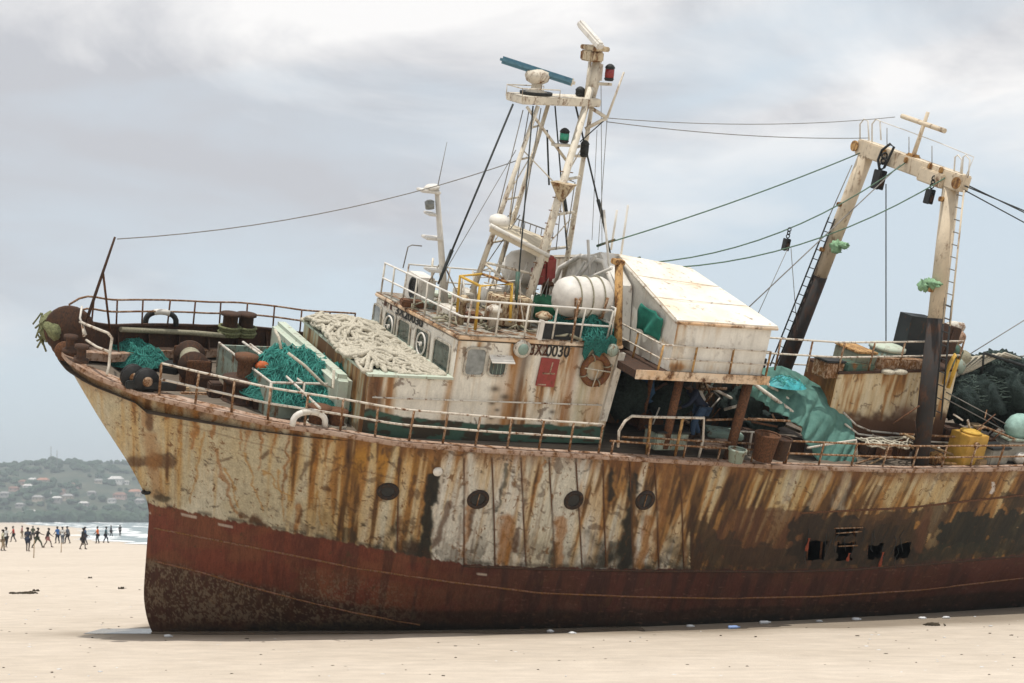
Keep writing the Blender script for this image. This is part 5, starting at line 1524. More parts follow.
# ------------------------------------------------------------------ loose gear on the foredeck
def ropes(region, n_, r, seed, hfun, z0, step=.16, pts=12):
    r_ = random.Random(seed); s = MB(); x0, x1, y0, y1 = region
    for i in range(n_):
        x, y = r_.uniform(x0, x1), r_.uniform(y0, y1); a = r_.uniform(0, 6.28); tw = r_.uniform(-.7, .7); lev = r_.random(); P = []
        for k in range(pts):
            x += math.cos(a) * step; y += math.sin(a) * step; a += tw + r_.uniform(-.5, .5)
            if not (x0 < x < x1): a = math.pi - a; x = min(max(x, x0), x1)
            if not (y0 < y < y1): a = -a; y = min(max(y, y0), y1)
            P.append(V3(x, y, z0 + (hfun(x, y) - z0) * (.55 + .5 * lev) + r_.uniform(-.03, .03)))
        # round the path off
        Q = [P[0]]
        for a_, b_ in zip(P, P[1:]): Q += [a_ * .75 + b_ * .25, a_ * .25 + b_ * .75]
        s.tube(Q + [P[-1]], r * r_.uniform(.8, 1.15), 6)
    return s


def heap_h(x, y, cx, cy, rx, ry, h, seed):
    d = math.hypot((x - cx) / rx, (y - cy) / ry)
    return h * max(0, 1 - d ** 2.2) * (.75 + .5 * float(fbm(x * 1.7, y * 1.7, seed, 3)))


YR0, YR1 = YW + .15, WS - .3
def rope_h(x, y):
    t = (x - XT) / (XF - XT); lim = YTS + (WS - YTS) * t
    e = min(1, max(0, (lim - y) / .5)) * min(1, max(.15, (y - YW) / .6)) * min(1, max(.12, (XF - x) / .9)) * min(1, max(.2, (x - XT + .5) / .7))
    return ZT + .045 + (.26 - .15 * t) * e * max(.12, min(1.3, 3.2 * float(fbm(x * .95, y * .95, 14, 3)) - .95))


s = ropes((XT - .1, XF - .12, YW + .1, YTS + .1), 130, .045, 77, rope_h, ZT, .19, 14)
s2 = ropes((XT + 1.2, XF - .12, YTS - .2, WS - .4), 48, .045, 78, rope_h, ZT, .19, 12)
o_ = len(s.v); s.v += s2.v; s.f += [tuple(i + o_ for i in f) for f in s2.f]; s.m += s2.m; s.s += s2.s
g_ = []
for x in np.linspace(XT, XF - .12, 20):
    lim = YTS + (WS - YTS) * (x - XT) / (XF - XT)
    g_.append([V3(x, y, ZT + (rope_h(x, y) - ZT) * .25) for y in np.linspace(YW + .1, lim, 26)])
s.grid(g_, 1)  # near-black sheet below the coils: shade of the gaps put into colour
for P in ([Y(275, 330, -1), Y(279, 338, -1.3), Y(281, 349, -1.4)], [Y(288, 353, -1.8), Y(305, 366, -1.9), Y(324, 385, -2.1), Y(333, 388, -2.2), Y(334, 370, -2.1)]): s.tube(P, .032, 7)
aboard_mesh(s, 'rope_pile', [M_ROPE, M_DNET_GAP], 'big pile of pale mooring rope heaped below the wheelhouse windows', 'rope', (XT + 1.2, -.8, ZT))


def net_heap(poly_c, rx, ry, h, z0, seed, mat, mat2, name, label, cat='fishing net', n_=60, r=.014, group=None, ang=0.):
    cx, cy = poly_c; s = MB(); P = []
    for i in np.linspace(-1, 1, 34):
        row = []
        for j in np.linspace(-1, 1, 34):
            u, v = i * math.sqrt(1 - j * j / 2), j * math.sqrt(1 - i * i / 2)
            x, y = cx + rx * (u * math.cos(ang) - v * math.sin(ang) * ry / rx), cy + ry * (v * math.cos(ang) + u * math.sin(ang) * rx / ry)
            d = math.hypot(u, v); k = float(fbm(x * 2.4, y * 2.4, seed, 4)) - .5; k2 = abs(float(fbm(x * 5.5, y * 5.5, seed + 3, 3)) - .5)
            row.append(V3(x, y, z0 + max(0, 1 - d ** 2.6) * h * (1 + 1.1 * k - 1.0 * k2) + .01))
        P.append(row)
    s.grid(P, 0)
    r_ = random.Random(seed); A = np.array(P)
    for i in range(n_):
        a, b_ = r_.uniform(4, 29), r_.uniform(4, 29); da, db = r_.uniform(-1.6, 1.6), r_.uniform(-1.6, 1.6); Q = []
        for k in range(8):
            a += da + r_.uniform(-.8, .8); b_ += db + r_.uniform(-.8, .8); ia, ib = int(min(max(a, 0), 33)), int(min(max(b_, 0), 33))
            Q.append(A[ia, ib] + V3(0, 0, .015 + r_.uniform(0, .05)))
        s.tube(Q, r, 4, m=1)
    return aboard_mesh(s, name, [mat, mat2], label, cat, (cx, cy, z0), group)


nc = (n1 + n2) / 2 + V3(1.1, -.15, 0)
net_heap((nc[0] + .25, nc[1] - .1), 1.65, 1.55, 0.85, 5.9, 31, M_TEAL, M_TEAL2, 'fishing_net', 'teal fishing net heaped in the grey bin on the foredeck', n_=620, r=.0065)
s = MB(); p = Z(262, 366, zbn + .12); s.blob(p, (.14, .10, .10), 4, 14, 10, .3); aboard_mesh(s, 'net_float', M_ORF, 'small orange float lying on the teal net in the bin', 'float', p)
c_ = Z(120, 364, 5.7)
net_heap((c_[0] + .25, c_[1] + .25), .85, .7, .42, 5.72, 33, M_TEAL, M_TEAL2, 'fishing_net', 'small teal net heap right behind the bow plate', n_=260, r=.006)
s = MB(); p = Y(53, 328, .45); r_ = random.Random(6)
s.blob(p, (.28, .45, .30), 3, 18, 12, .3); s.blob(p + V3(.3, .0, .14), (.35, .35, .2), 5, 16, 10, .3)
for i in range(50):
    q = p + V3(r_.uniform(-.25, .3), r_.uniform(-.35, .35), r_.uniform(-.1, .25)); s.tube([q, q + V3(r_.uniform(-.1, .1), r_.uniform(-.1, .1), -.12), q + V3(r_.uniform(-.16, .1), r_.uniform(-.1, .1), -r_.uniform(.2, .42))], .02, 4)
aboard_mesh(s, 'rope_fender', M_MOSS, 'hairy moss green rope fender hung over the stem head', 'fender', p)

# life ring on the port wall of the deckhouse
p = Y(594, 369.5, YW) - eY * .07
s = MB(); s.torus(p, eY, .30, .075, 32, 10); 
o = aboard('life_ring', 'brown weathered life ring hanging on the rusty cabin wall', 'life ring', p)
s.build('ring', M_BRONZE, o, p)
s = MB(); s.tube([p + V3(-.32, -.085, .06), p + V3(.33, -.085, .0)], .016, 6); s.tube([p + V3(.02, -.085, .04), p + V3(-.05, -.085, -.36)], .014, 6); s.build('bracket_bar', M_ROPE, o, p)
for k in range(4):
    a = k * math.pi / 2 + .4; d_ = V3(math.cos(a), 0, math.sin(a)); MB().torus(p + d_ * .30, np.cross(d_, eY), .085, .014, 14, 5).build('rope_band', M_ROPE2, o, p)
p = Y(612, 350, YW - .1); C('float_lamp', MB().blob(p, (.15, .15, .15), 2, 16, 10, .03), M_GREYGREEN)
# life raft in white wrapping on its cradle
ra, rb_ = Y(556, 297, -2.15), Y(609, 297, -2.15); rc = (ra + rb_) / 2; e1 = (rb_ - ra) / np.linalg.norm(rb_ - ra); L_ = np.linalg.norm(rb_ - ra)
o = aboard('life_raft', 'white wrapped life raft canister strapped on the wheelhouse roof', 'life raft', rc - eZ * .42)
s = MB(); prof = [(.02, -.02), (.26, .0), (.37, .07), (.43, .22), (.445, .45), (.43, .5), (.445, .55), (.44, .8), (.425, .86), (.44, .92), (.43, 1.1), (.36, 1.24), (.24, 1.30), (.02, 1.32)]
prof = [(r_0, h_ / 1.32 * L_) for r_0, h_ in prof]; s.lathe(prof, ra, e1, 28)
sv = np.array(s.v); nn_ = fbm(sv[:, 0] * 3 + sv[:, 2] * 2, sv[:, 1] * 3 + sv[:, 2], 44, 4)[:, None] - .5; sv = rc + (sv - rc) * (1 + nn_ * .16); s.v = [tuple(q) for q in sv]
s.build('canister', M_RAFT, o, rc - eZ * .42)
s = MB()
for h_ in (.30, .52, .74): s.torus(ra + e1 * h_ * L_, e1, .455, .016, 26, 5)
s.build('strap', M_ROPE2, o, rc - eZ * .42)
for h_ in (.25, .75):
    c_ = ra + e1 * h_ * L_; C('raft_cradle', MB().tube([c_ + V3(0, -.5, .1), c_ + V3(0, -.42, -.35), c_ + V3(0, 0, -.5), c_ + V3(0, .42, -.35)], .03, 6), M_RAILR)
    C('raft_cradle', MB().tube([c_ + V3(0, -.1, -.5), c_ + V3(.05, -.15, -.95)], .03, 6), M_WHITE2)
# teal nets over the roof edge
net_heap((8.35, -2.1), .85, .75, .42, ZP, 41, M_TEAL, M_TEAL2, 'fishing_net', 'teal net bundle spilling at the after corner of the wheelhouse roof', n_=300, r=.006)
s = MB(); P = []
for i in range(14):
    P.append([Y(585 + i * 2.4, 338 + 3 * math.sin(i), YW - .1) + V3(0, -.03 * math.sin(i * 2.1), 0) - eZ * j * (.05 + .012 * math.sin(i * 1.3)) for j in range(8)])
s.grid(P, 0, True, .02, (0, -1, 0)); aboard_mesh(s, 'net_drape', M_TEAL, 'teal net drape hanging below the roof edge next to the life ring', 'net', Y(600, 340, YW))
# teal cloth in the cabin window
A_, B_, C_, D_ = (X(*q, XC0 - .06) for q in ((643, 303), (665, 318), (659, 340), (639, 329)))
s = MB(); P = []
for u in np.linspace(0, 1, 12):
    P.append([(A_ * (1 - u) + B_ * u) * (1 - v) + (D_ * (1 - u) + C_ * u) * v + V3(-.04 - .05 * math.sin(u * 9 + v * 3), .03 * math.sin(v * 7 + u * 4), .02 * math.sin(u * 12)) for v in np.linspace(0, 1, 10)])
s.grid(P, 0, True, .015, (-1, 0, 0)); aboard_mesh(s, 'cloth', plain('teal_cloth', (.022, .185, .135), .85, .35, 5, bmp=.5, bd=.03), 'dark teal cloth hanging over the side of the pale cabin', 'cloth', (A_ + C_) / 2)

# ------------------------------------------------------------------ working deck under the cabin
def rail_px(name, P, y_, r, mat, parent=None): return C(name, MB().tube([Y(px, py, y_) for px, py in P], r, 8), mat, parent)


rail_px('loop_rail', [(618, 447), (619, 431), (625, 421), (632, 416), (650, 417), (704, 418), (703, 440), (698, 460)], -3.45, .032, M_RAIL)
for P in (((651, 417), (646, 458)), ((683, 418), (674, 460))): rail_px('loop_post', P, -3.45, .036, M_ORANGE)
rail_px('loop_rail', [(622, 437), (650, 438), (700, 441), (760, 444)], -3.45, .024, M_RAILR)
rail_px('deck_rail', [(706, 420), (740, 419), (790, 421)], -3.2, .028, M_RAILR); rail_px('deck_rail', [(752, 432), (748, 455)], -3.2, .026, M_RAIL)
rail_px('deck_rail', [(733, 431), (752, 432), (776, 434)], -3.2, .022, M_RAIL)
rail_px('stair_rail', [(704, 384), (735, 400), (770, 419), (800, 432)], -1.9, .035, M_WHITE); rail_px('stair_post', [(740, 403), (737, 420)], -1.9, .028, M_WHITE)
st = empty('stair', None, ship)
for dx in (0, 13):
    rail_px('stringer', [(746 + dx, 378), (790 + dx, 410), (838 + dx * .6, 448)], -2.6 + dx * .02, .045, M_WHITE, st)
for k in range(8):
    t = k / 7; a_ = Y(752 + 84 * t, 384 + 62 * t, -2.55); b_ = a_ + V3(0, .55, 0); C('tread', MB().tube([a_, b_], .03, 6), M_RAILR, st)
rail_px('stair_rail', [(843, 412), (856, 425), (870, 431), (900, 434)], -2.2, .026, M_WHITE); rail_px('stair_rail', [(845, 424), (858, 434), (900, 440), (950, 443)], -2.4, .026, M_WHITE)
rail_px('deck_rail', [(807, 448), (836, 443), (856, 440), (857, 458)], -3.3, .028, M_WHITE)
for i, (a_, b_, y_, r0, m_) in enumerate((((722, 376), (715, 404), -1.2, .05, M_CREAM), ((731, 378), (722, 410), -1.0, .05, M_RAILR), ((700, 420), (720, 398), -1.5, .02, M_WHITE), ((714, 392), (735, 412), -1.4, .02, M_CABLE2), ((655, 400), (700, 372), -.9, .04, M_GREYGREEN), ((610, 355), (650, 378), -2.6, .035, M_WHITE), ((736, 372), (742, 388), -1.8, .04, M_TGREY), ((628, 385), (650, 400), -2, .03, M_WHITE))):
    rail_px('loose_pipe', (a_, b_), y_, r0, m_)
C('white_panel', MB().hexa([Y(691, 391, -1.7), Y(702, 391, -1.7), Y(710, 408, -1.7), Y(706, 408, -1.7)], [q + eY * .03 for q in (Y(691, 391, -1.7), Y(702, 391, -1.7), Y(710, 408, -1.7), Y(706, 408, -1.7))]), M_WHITE2)
# things lying about under the deckhead
def aboard_box(name, label, cat, c, d, mat, rz=0., group=None, bev=.03, lid=None):
    s = MB(); c = np.array(c, float); s.box(c + eZ * d[2] / 2, d, rot('z', rz), 0, bev)
    if lid is None: return aboard_mesh(s, name, mat, label, cat, c, group)
    o = aboard(name, label, cat, c, group); s.build('body', mat, o, c)
    s = MB(); s.box(c + eZ * (d[2] + .02), (d[0] + .04, d[1] + .04, .05), rot('z', rz), 0, .015); s.build('lid', lid, o, c); return o


aboard_box('crate', 'rust brown open crate in the shade beside the after cabin wall', 'crate', Z(643, 425, ZD), (.75, .6, .42), M_RUST, .2, lid=M_DRUST)
aboard_box('fish_box', 'pale teal fish box lying flat on the shaded working deck', 'box', Z(722, 436, ZD), (.9, .55, .16), M_TGREY, -.3)
aboard_box('fish_box', 'flat orange brown tray on the sunlit deck between the posts', 'box', Z(715, 446, ZD), (1.0, .5, .10), M_PLATE, .1)
aboard_box('crate', 'dark low crate on deck behind the looped white rail', 'crate', Z(664, 447, ZD), (.9, .5, .4), M_GREYGREEN, .05, lid=M_BLACK)
s = MB(); P = []
for i in range(12): P.append([Z(607 + i * 4.5, 366 + i * .9, 7.0) + V3(.05 * math.sin(j * 2), 0, -.09 * j + .06 * math.sin(i * 1.7 + j)) for j in range(8)])
s.grid(P, 0, True, .02, (0, -1, 0)); aboard_mesh(s, 'blue_tarpaulin', M_BLUET, 'crumpled blue tarpaulin slung behind the cabin corner pillar', 'tarpaulin', Z(625, 370, 7.0))
s = ropes((9.3, 10.9, -1.7, -.6), 26, .03, 91, lambda x, y: ZD + .5 + .5 * float(fbm(x * 2, y * 2, 9)), ZD, .15, 10)
aboard_mesh(s, 'gear_heap', M_DNET_GAP, 'dark heap of hoses and gear under the boat deck', 'gear', (10.1, -1.1, ZD))
for i, (px, py, y_, rr, lab) in enumerate(((628, 395, -1.9, (.5, .45, .5), 'dark stuffed gear heap right behind the cabin corner pillar'), (672, 400, -1.9, (.55, .45, .45), 'dark gear heap between the two nearest rusty deck posts'), (742, 405, -1.7, (.5, .4, .4), 'dark gear heap under the after end of the cabin'), (760, 425, -1.9, (.6, .4, .35), 'dark gear heap under the stair'))):
    p = Y(px, py, y_); s = MB(); s.blob(p, rr, 120 + i, 26, 18, .55, 3.2); aboard_mesh(s, 'gear_bundle', M_DNET_GAP, lab, 'gear', p - eZ * rr[2])
def bucket(name, label, px, py, r0, h_, mat, y_=None, taper=1.25):
    b_ = Z(px, py, ZD) if y_ is None else Y(px, py, y_)
    o = aboard(name, label, 'bucket', b_); s = MB(); s.lathe([(r0, 0), (r0 * taper, h_), (r0 * taper + .02, h_ + .01), (r0 * taper + .02, h_ - .03), (r0 * taper - .03, h_ - .02), (r0 - .02, .03)], b_, eZ, 20)
    s.build('body', mat, o, b_); s = MB(); s.torus(b_ + eZ * h_, eZ, r0 * taper, .02, 24, 6); s.build('rim', mat, o, b_); return o


bucket('bucket', 'dull green bucket at the foot of the thick rusty deck post', 735, 462, .16, .30, M_GREYGREEN)
bucket('basket', 'tall rusty brown basket beside the stair foot', 762, 460, .22, .62, M_RUST, None, 1.3)
bucket('basket', 'rusty basket half hidden behind the taller rusty basket', 778, 459, .17, .5, M_DRUST)

# teal tarpaulin draped over the stair foot
topE = [(744, 374, -2.2), (762, 368, -1.9), (780, 366, -1.6), (798, 373, -1.5), (816, 384, -1.6), (833, 395, -1.8), (845, 408, -2.0), (852, 426, -2.3), (854, 445, -2.5)]
botE = [(742, 392, -2.4), (758, 403, -2.5), (772, 412, -2.6), (784, 418, -2.7), (795, 426, -2.8), (803, 442, -2.9), (814, 463, -2.9), (832, 465, -2.9), (849, 464, -2.9)]
tp_ = np.array([Y(*q) for q in topE]); bt_ = np.array([Y(*q) for q in botE]); P = []
uu = np.linspace(0, 1, 150); k_ = np.linspace(0, 1, len(tp_))
for u in uu:
    a_ = np.array([np.interp(u, k_, tp_[:, i]) for i in range(3)]); b_ = np.array([np.interp(u, k_, bt_[:, i]) for i in range(3)])
    row = []
    for v in np.linspace(0, 1, 36):
        f = (abs(math.sin(u * 17 + 2.5 * math.sin(v * 2.2) + 2 * float(fbm(u * 3, v * 2, 12, 3)))) ** .7 - .5) * .16 * (.15 + v) + (abs(math.sin(u * 41 + 1.5 * v + 5 * float(fbm(u * 4, v, 15, 2)))) - .5) * .07 * (.3 + v) + (float(fbm(u * 14, v * 3, 71, 3)) - .5) * .12
        row.append(a_ * (1 - v) + b_ * v + V3(.02, -.16 * math.sin(v * math.pi * .8), .04 * math.sin(v * math.pi)) + V3(.1, -.6, .35) * f)
    P.append(row)
M_TARP = plain('teal_tarpaulin_cloth', (.085, .19, .16), .95, .2, 5, spec=.1, bmp=.5, bd=.02, tint=(.115, .23, .195))
aboard_mesh(MB().grid(P, 0, True, .012, (0, -1, .3)), 'tarpaulin', M_TARP, 'pale teal tarpaulin draped in folds over the stair foot', 'tarpaulin', Y(810, 463, -2.9))
net_heap(tuple(Y(786, 383, -2.3)[:2]), .55, .40, .22, float(Y(786, 385, -2.3)[2]) - .02, 57, plain('bright_teal_plastic', (.05, .33, .36), .5, .35, 8, bmp=.5, bd=.03), M_TEAL2, 'plastic_sheet', 'bright turquoise plastic sheet lying on top of the teal tarpaulin', 'plastic sheet', n_=20, r=.008)

# ------------------------------------------------------------------ gantry
XG = 18.05
gan = empty('gantry', None, ship)
gpost = {}
for sd_, top, bot, split in ((-1, (952, 178), (921, 452), 318), (1, (869, 148), (783, 372), 275)):
    a_, b_ = X(*top, XG), X(*bot, XG)
    b_ = b_ + (b_ - a_) * (.12 if sd_ > 0 else .06); gpost[sd_] = (a_, b_)
    ts = next(t for t in np.linspace(0, 1, 500) if proj(a_ + (b_ - a_) * t)[1] >= split)
    m_ = a_ + (b_ - a_) * ts
    o = C('post', MB().tube([a_, m_], .205, 20), M_GANTRY, gan); MB().tube([m_, b_], .212, 20).build('dark_foot', M_FOOT, o)
    for py_ in ((205, 250) if sd_ > 0 else (200, 290)):
        q = next(a_ + (b_ - a_) * t for t in np.linspace(0, 1, 500) if proj(a_ + (b_ - a_) * t)[1] >= py_); C('lug', MB().box(q + V3(-.26, 0, 0), (.18, .07, .12), None, 0, .02), M_ORANGE, gan)
a_, b_ = X(862, 147, XG), X(964, 184, XG)
e1 = (b_ - a_); L_ = np.linalg.norm(e1); e1 /= L_; e3 = np.cross(eX, e1); Rg = np.stack([eX, e1, e3], 1)
C('crossbeam', MB().box((a_ + b_) / 2 + eX * .0, (.42, L_, .40), Rg, 0, .03), M_GANTRY, gan)
for q in (a_, b_): C('beam_cap', MB().disc(q + eX * -.235, -eX, .14, .04, 18), M_ORANGE, gan)
C('beam_bracket', MB().box(X(935, 178, XG - .1), (.4, .9, .34), Rg, 0, .03), M_GANTRY, gan)
for px, py in ((906, 160), (884, 152), (930, 166), (941, 170)): C('beam_lug', MB().box(X(px, py, XG - .24), (.09, .10, .14), Rg, 0, .02), M_ORANGE, gan)
t0, t1 = X(912, 160, XG), X(928, 112, XG); C('topmast', MB().tube([t0, t1], .06, 8, .045), M_GANTRY, gan); C('topmast_step', MB().box(t0, (.3, .3, .3), Rg, 0, .04), M_ORANGE, gan)
c0_, c1_ = X(902, 116, XG), X(945, 131, XG); C('topmast_spreader', MB().tube([c0_, c1_], .06, 8), M_GANTRY, gan)
for px in (862, 874):
    C('hoop', MB().tube([X(px - 2, 142, XG), X(px - 2, 124, XG), X(px + 2, 119, XG), X(px + 6, 121, XG), X(px + 7, 140, XG)], .02, 6), M_WHITE2, gan)
for px in (954, 962): C('hoop', MB().tube([X(px, 174, XG), X(px + 1, 157, XG), X(px + 4, 155, XG), X(px + 8, 160, XG), X(px + 6, 178, XG)], .02, 6), M_WHITE2, gan)
C('guard_wire', MB().tube([X(880, 121, XG), X(905, 130, XG), X(940, 143, XG), X(974, 157, XG), X(966, 176, XG)], .012, 5), M_WHITE2, gan)
for px in (887, 909, 932): C('guard_post', MB().tube([X(px, 128 + (px - 887) * .40, XG), X(px, 150 + (px - 887) * .4, XG)], .012, 5), M_CABLE2, gan)


def ladder(P0, P1, xg, w__, n_, mat, mat2):
    o = empty('ladder', None, gan); a_, b_ = X(*P0, xg), X(*P1, xg); d = eY * w__
    for sd_ in (0, 1): C('stile', MB().tube([a_ + d * sd_, b_ + d * sd_], .022, 6), mat, o)
    for k in range(n_): q = a_ + (b_ - a_) * (k + .5) / n_; C('rung', MB().tube([q, q + d], .014, 5), mat2, o)


ladder((829, 217), (770, 366), XG - .25, -.26, 17, M_BLACK, M_BLACK); C('ladder_wire', MB().tube([X(829, 217, XG - .25), X(852, 165, XG)], .014, 5), M_CABLE2, gan)
ladder((964, 190), (950, 326), XG - .1, .24, 11, M_GANTRY, M_CABLE2); ladder((952, 300), (941, 420), XG - .1, .24, 9, M_BLACK, M_BLACK)
# rag ends tied to the posts
for px, py, y_ in ((836, 247, 0), (926, 285, 0)):
    p = X(px, py, XG - .3); s = MB(); s.blob(p, (.12, .20, .15), 7 + px, 18, 14, .9, 4.); s.blob(p + V3(0, -.25, .10), (.08, .24, .08), 9 + px, 16, 12, .9, 4.)
    aboard_mesh(s, 'rag', plain('pale_green_rag_%d' % px, (.25, .42, .25), .9, .4, 8, bmp=.6), 'pale green rag tied round the %s gantry post' % ('slanting far' if px < 900 else 'upright near'), 'rag', p)


def block(px, py, xg, scale, label, chain=2):
    p = X(px, py, xg); o = aboard('pulley_block', label, 'pulley block', p, 'pulley blocks hanging from the gantry'); s = MB(); k = scale
    s.box(p + V3(-.07 * k, 0, -.3 * k), (.04 * k, .26 * k, .42 * k), None, 0, .015); s.box(p + V3(.07 * k, 0, -.3 * k), (.04 * k, .26 * k, .42 * k), None, 0, .015); s.build('cheek', M_BLACK, o, p)
    s = MB(); s.lathe([(.14 * k, -.05 * k), (.10 * k, 0), (.14 * k, .05 * k)], p + V3(0, 0, -.34 * k), eX, 18); s.build('sheave', M_DRUST, o, p)
    s = MB()
    for c in range(chain): s.torus(p + eZ * (.0 + .11 * c) * k, eX if c % 2 else eY, .07 * k, .02 * k, 14, 6)
    s.build('shackle', M_BLACK, o, p)


block(882, 166, XG - .3, 1.15, 'largest black pulley block hanging under the middle of the gantry beam', 3)
block(932, 186, XG - .3, .85, 'black teardrop pulley block hanging by the near gantry post', 3)
block(788, 236, 14.5, .7, 'small black pulley block hanging from the slack stay above the tarpaulin', 3)
C('hose_loop', MB().tube([X(px, py, XG - .3) for px, py in ((880, 172), (878, 160), (882, 150), (890, 144), (894, 147), (888, 160), (884, 168))], .035, 7), M_BLACK, gan)

# ------------------------------------------------------------------ after house
YA = -2.2
ah = empty('after_house', None, ship)
YB = -.95
q0, q1 = Y(838, 374, YA), Y(957, 371, YA); zh_ = float((q0[2] + q1[2]) / 2)
def ah_col(U, V, px, py):
    c = wall_colour(U, V, 701, .22, (.66, .57, .40)); c = mixa(c, np.exp(-(((px - 905) / 12) ** 2 + ((py - 413) / 9) ** 2)) * .9, (.13, .05, .03))
    return mixa(c, sst(408, 420, py + (fbm(px / 6, py / 6, 5, 3) - .5) * 12), (.09, .045, .025))
wall('port_wall', (q0[0], YA, q0[2]), (q1[0], YA, q1[2]), (q1[0] + .1, YA, ZD), (q0[0], YA, ZD), ah_col, ah, .03)
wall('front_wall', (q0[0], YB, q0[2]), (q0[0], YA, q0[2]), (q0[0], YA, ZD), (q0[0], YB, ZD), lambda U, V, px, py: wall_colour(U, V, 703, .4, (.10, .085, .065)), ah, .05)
wall('after_wall', (q1[0], YA, q1[2]), (q1[0], YB, q1[2]), (q1[0], YB, ZD), (q1[0], YA, ZD), lambda U, V, px, py: wall_colour(U, V, 705, .5, (.40, .36, .27)), ah, .06)
s = MB(); T = [V3(q0[0], YA - .04, q0[2]), V3(q1[0], YA - .04, q1[2]), V3(q1[0], YB, q1[2]), V3(q0[0], YB, q0[2])]
s.hexa(T, [p + eZ * .05 for p in T]); C('roof', s, M_DRUST, ah)
ztop = lambda x: float(np.interp(x, [q0[0], q1[0]], [q0[2], q1[2]])) + .05
rail('roof_rail', [V3(x, YA + .05, ztop(x)) for x in np.linspace(q0[0] - 2.5, q1[0], 9)], (.35, .72), np.linspace(.1, 1, 7), mats=M_RAIL, rp=M_RAILR, parent=ah)
# funnel
FT = [X_ for X_ in (Y(899, 374, -1.6), Y(936, 372, -1.6), Y(936, 319, -1.6), Y(912, 316, -1.6))]
s = MB(); s.hexa([FT[0], FT[1], FT[1] + eY * .5, FT[0] + eY * .5], [FT[3], FT[2], FT[2] + eY * .45, FT[3] + eY * .45]); C('funnel', s, M_FUNNEL, ah)
C('funnel_back', MB().box(Y(942, 345, -1.2), (.35, .7, 1.1), rot('y', R(8)), 0, .04), M_DRUST, ah)
# boxes and drum on the after house roof
p = Y(853, 370, -1.3); p[2] = ztop(p[0])
A0 = Y(853, 371, -2.0); o = aboard('container', 'green grey steel box with a rusty lid on the after house roof', 'box', A0)
s = MB(); s.box(A0 + V3(.32, .45, .22), (.62, .9, .44), None, 0, .02); s.build('body', M_TANK, o, A0)
s = MB(); s.box(A0 + V3(.32, .45, .47), (.66, .94, .05), None, 0, .01); s.build('lid', M_ORANGE, o, A0)
p = Y(881, 372, -1.5); o = aboard('tub', 'round pale green lidded tub on the after house roof beside the funnel', 'tub', p)
s = MB(); s.lathe([(.40, 0), (.43, .62)], p, eZ, 26); s.build('body', M_TGREY, o, p); s = MB(); s.lathe([(.47, .60), (.47, .68), (.36, .72), (.1, .75)], p, eZ, 26); s.build('lid', M_GREEN, o, p)
aboard_box('engine_block', 'dark teal machine on the after house roof edge', 'machine', V3(*Y(852, 378, -1.9)), (.9, .5, .42), M_DARKGREEN, 0.)
aboard_box('steel_plate', 'grey rusty plate leaning on the rail before the funnel', 'plate', Y(903, 372, -2.0), (1.7, .3, .35), M_RAILR, 0.)
aboard_box('crate', 'open grey crate at the fore end of the after house roof', 'crate', Y(826, 376, -1.9), (.6, .5, .4), M_RAILR, .1, lid=M_BLACK)  # black lid slab stands for the dark open inside
for k, (px, py) in enumerate(((888, 372), (900, 372))):
    s = MB(); p = Y(px, py, YA - .05); s.blob(p, (.22, .12, .07), 3 + k, 14, 8, .25); aboard_mesh(s, 'sack', M_ROPE, ('pale flat sack on the roof ledge below the %s') % ('green tub', 'funnel plate')[k], 'sack', p)
s = MB(); P = [Y(px, py, YA - .12) for px, py in ((944, 384), (947, 372), (951, 362), (955, 355), (958, 360), (953, 374), (948, 388))]; s.tube(P, .055, 7); aboard_mesh(s, 'yellow_hose', M_YELLOW, 'yellow hose looped over the after edge of the rusty house', 'hose', P[0])
# dark nets heaped on the stern
for i, (px, py, y_, rr, m_, lab) in enumerate(((985, 392, -1.0, (1.35, 1.1, .80), M_DNET_GAP, 'great dark fishing net heap on the stern behind the rusty house'), (1022, 400, -1.4, (1.1, .9, .75), M_DNET_GAP, 'second dark net heap beside the big teal float'), (965, 398, -1.5, (.8, .6, .6), M_DNET_GAP, 'low dark net heap against the after corner of the rusty house'), (1000, 372, -.6, (.9, .8, .5), M_DNET_GAP, 'dark net heap topmost on the stern under the black pipe frame'))):
    p = Y(px, py, y_); s = MB(); s.blob(p, rr, 60 + i, 64, 44, .50, 4.6); r_ = random.Random(40 + i)
    for k in range(230):
        a, b_ = r_.uniform(0, 6.28), r_.uniform(.1, 1.5); Q = []
        for j in range(7):
            d = V3(math.cos(a) * math.sin(b_), math.sin(a) * math.sin(b_), math.cos(b_)); Q.append(p + np.array(rr) * d * (1.0 + r_.uniform(-.04, .12))); a += r_.uniform(-.05, .28); b_ += r_.uniform(-.1, .1)
        s.tube(Q, .011, 4, m=1)
    aboard_mesh(s, 'fishing_net', [m_, M_DNET2], lab, 'fishing net', p - eZ * rr[2])
s = MB(); p = Y(975, 362, -1.3); 
for k in range(7): s.tube([p + V3(-1 + .12 * k, -.2, -.5 + .05 * k), p + V3(-.4 + .2 * k, -.15, .15 + .03 * k), p + V3(.6 + .2 * k, .2, .12)], .03, 5)
aboard_mesh(s, 'rope_hank', M_ROPE, 'pale rope hank lying over the top of the dark net heap', 'rope', p)
p = Y(956, 337, -.8); aboard_mesh(MB().blob(p, (.30, .22, .20), 12, 16, 10, .15), 'rusty_float', M_PLATE, 'rusty orange float on top of the dark gear behind the funnel', 'float', p)
p = Y(946, 336, -.5); aboard_mesh(MB().blob(p, (.25, .25, .24), 13, 16, 10, .15), 'dark_float', M_BLACK, 'small black float beside the rusty orange float', 'float', p)
p = Y(951, 327, -.5); C('horn_speaker', MB().lathe([(.06, -.4), (.09, -.2), (.16, .0), (.16, .1), (.12, .34), (.03, .40)], p, V3(.9, -.3, .12), 16), M_WHITE)
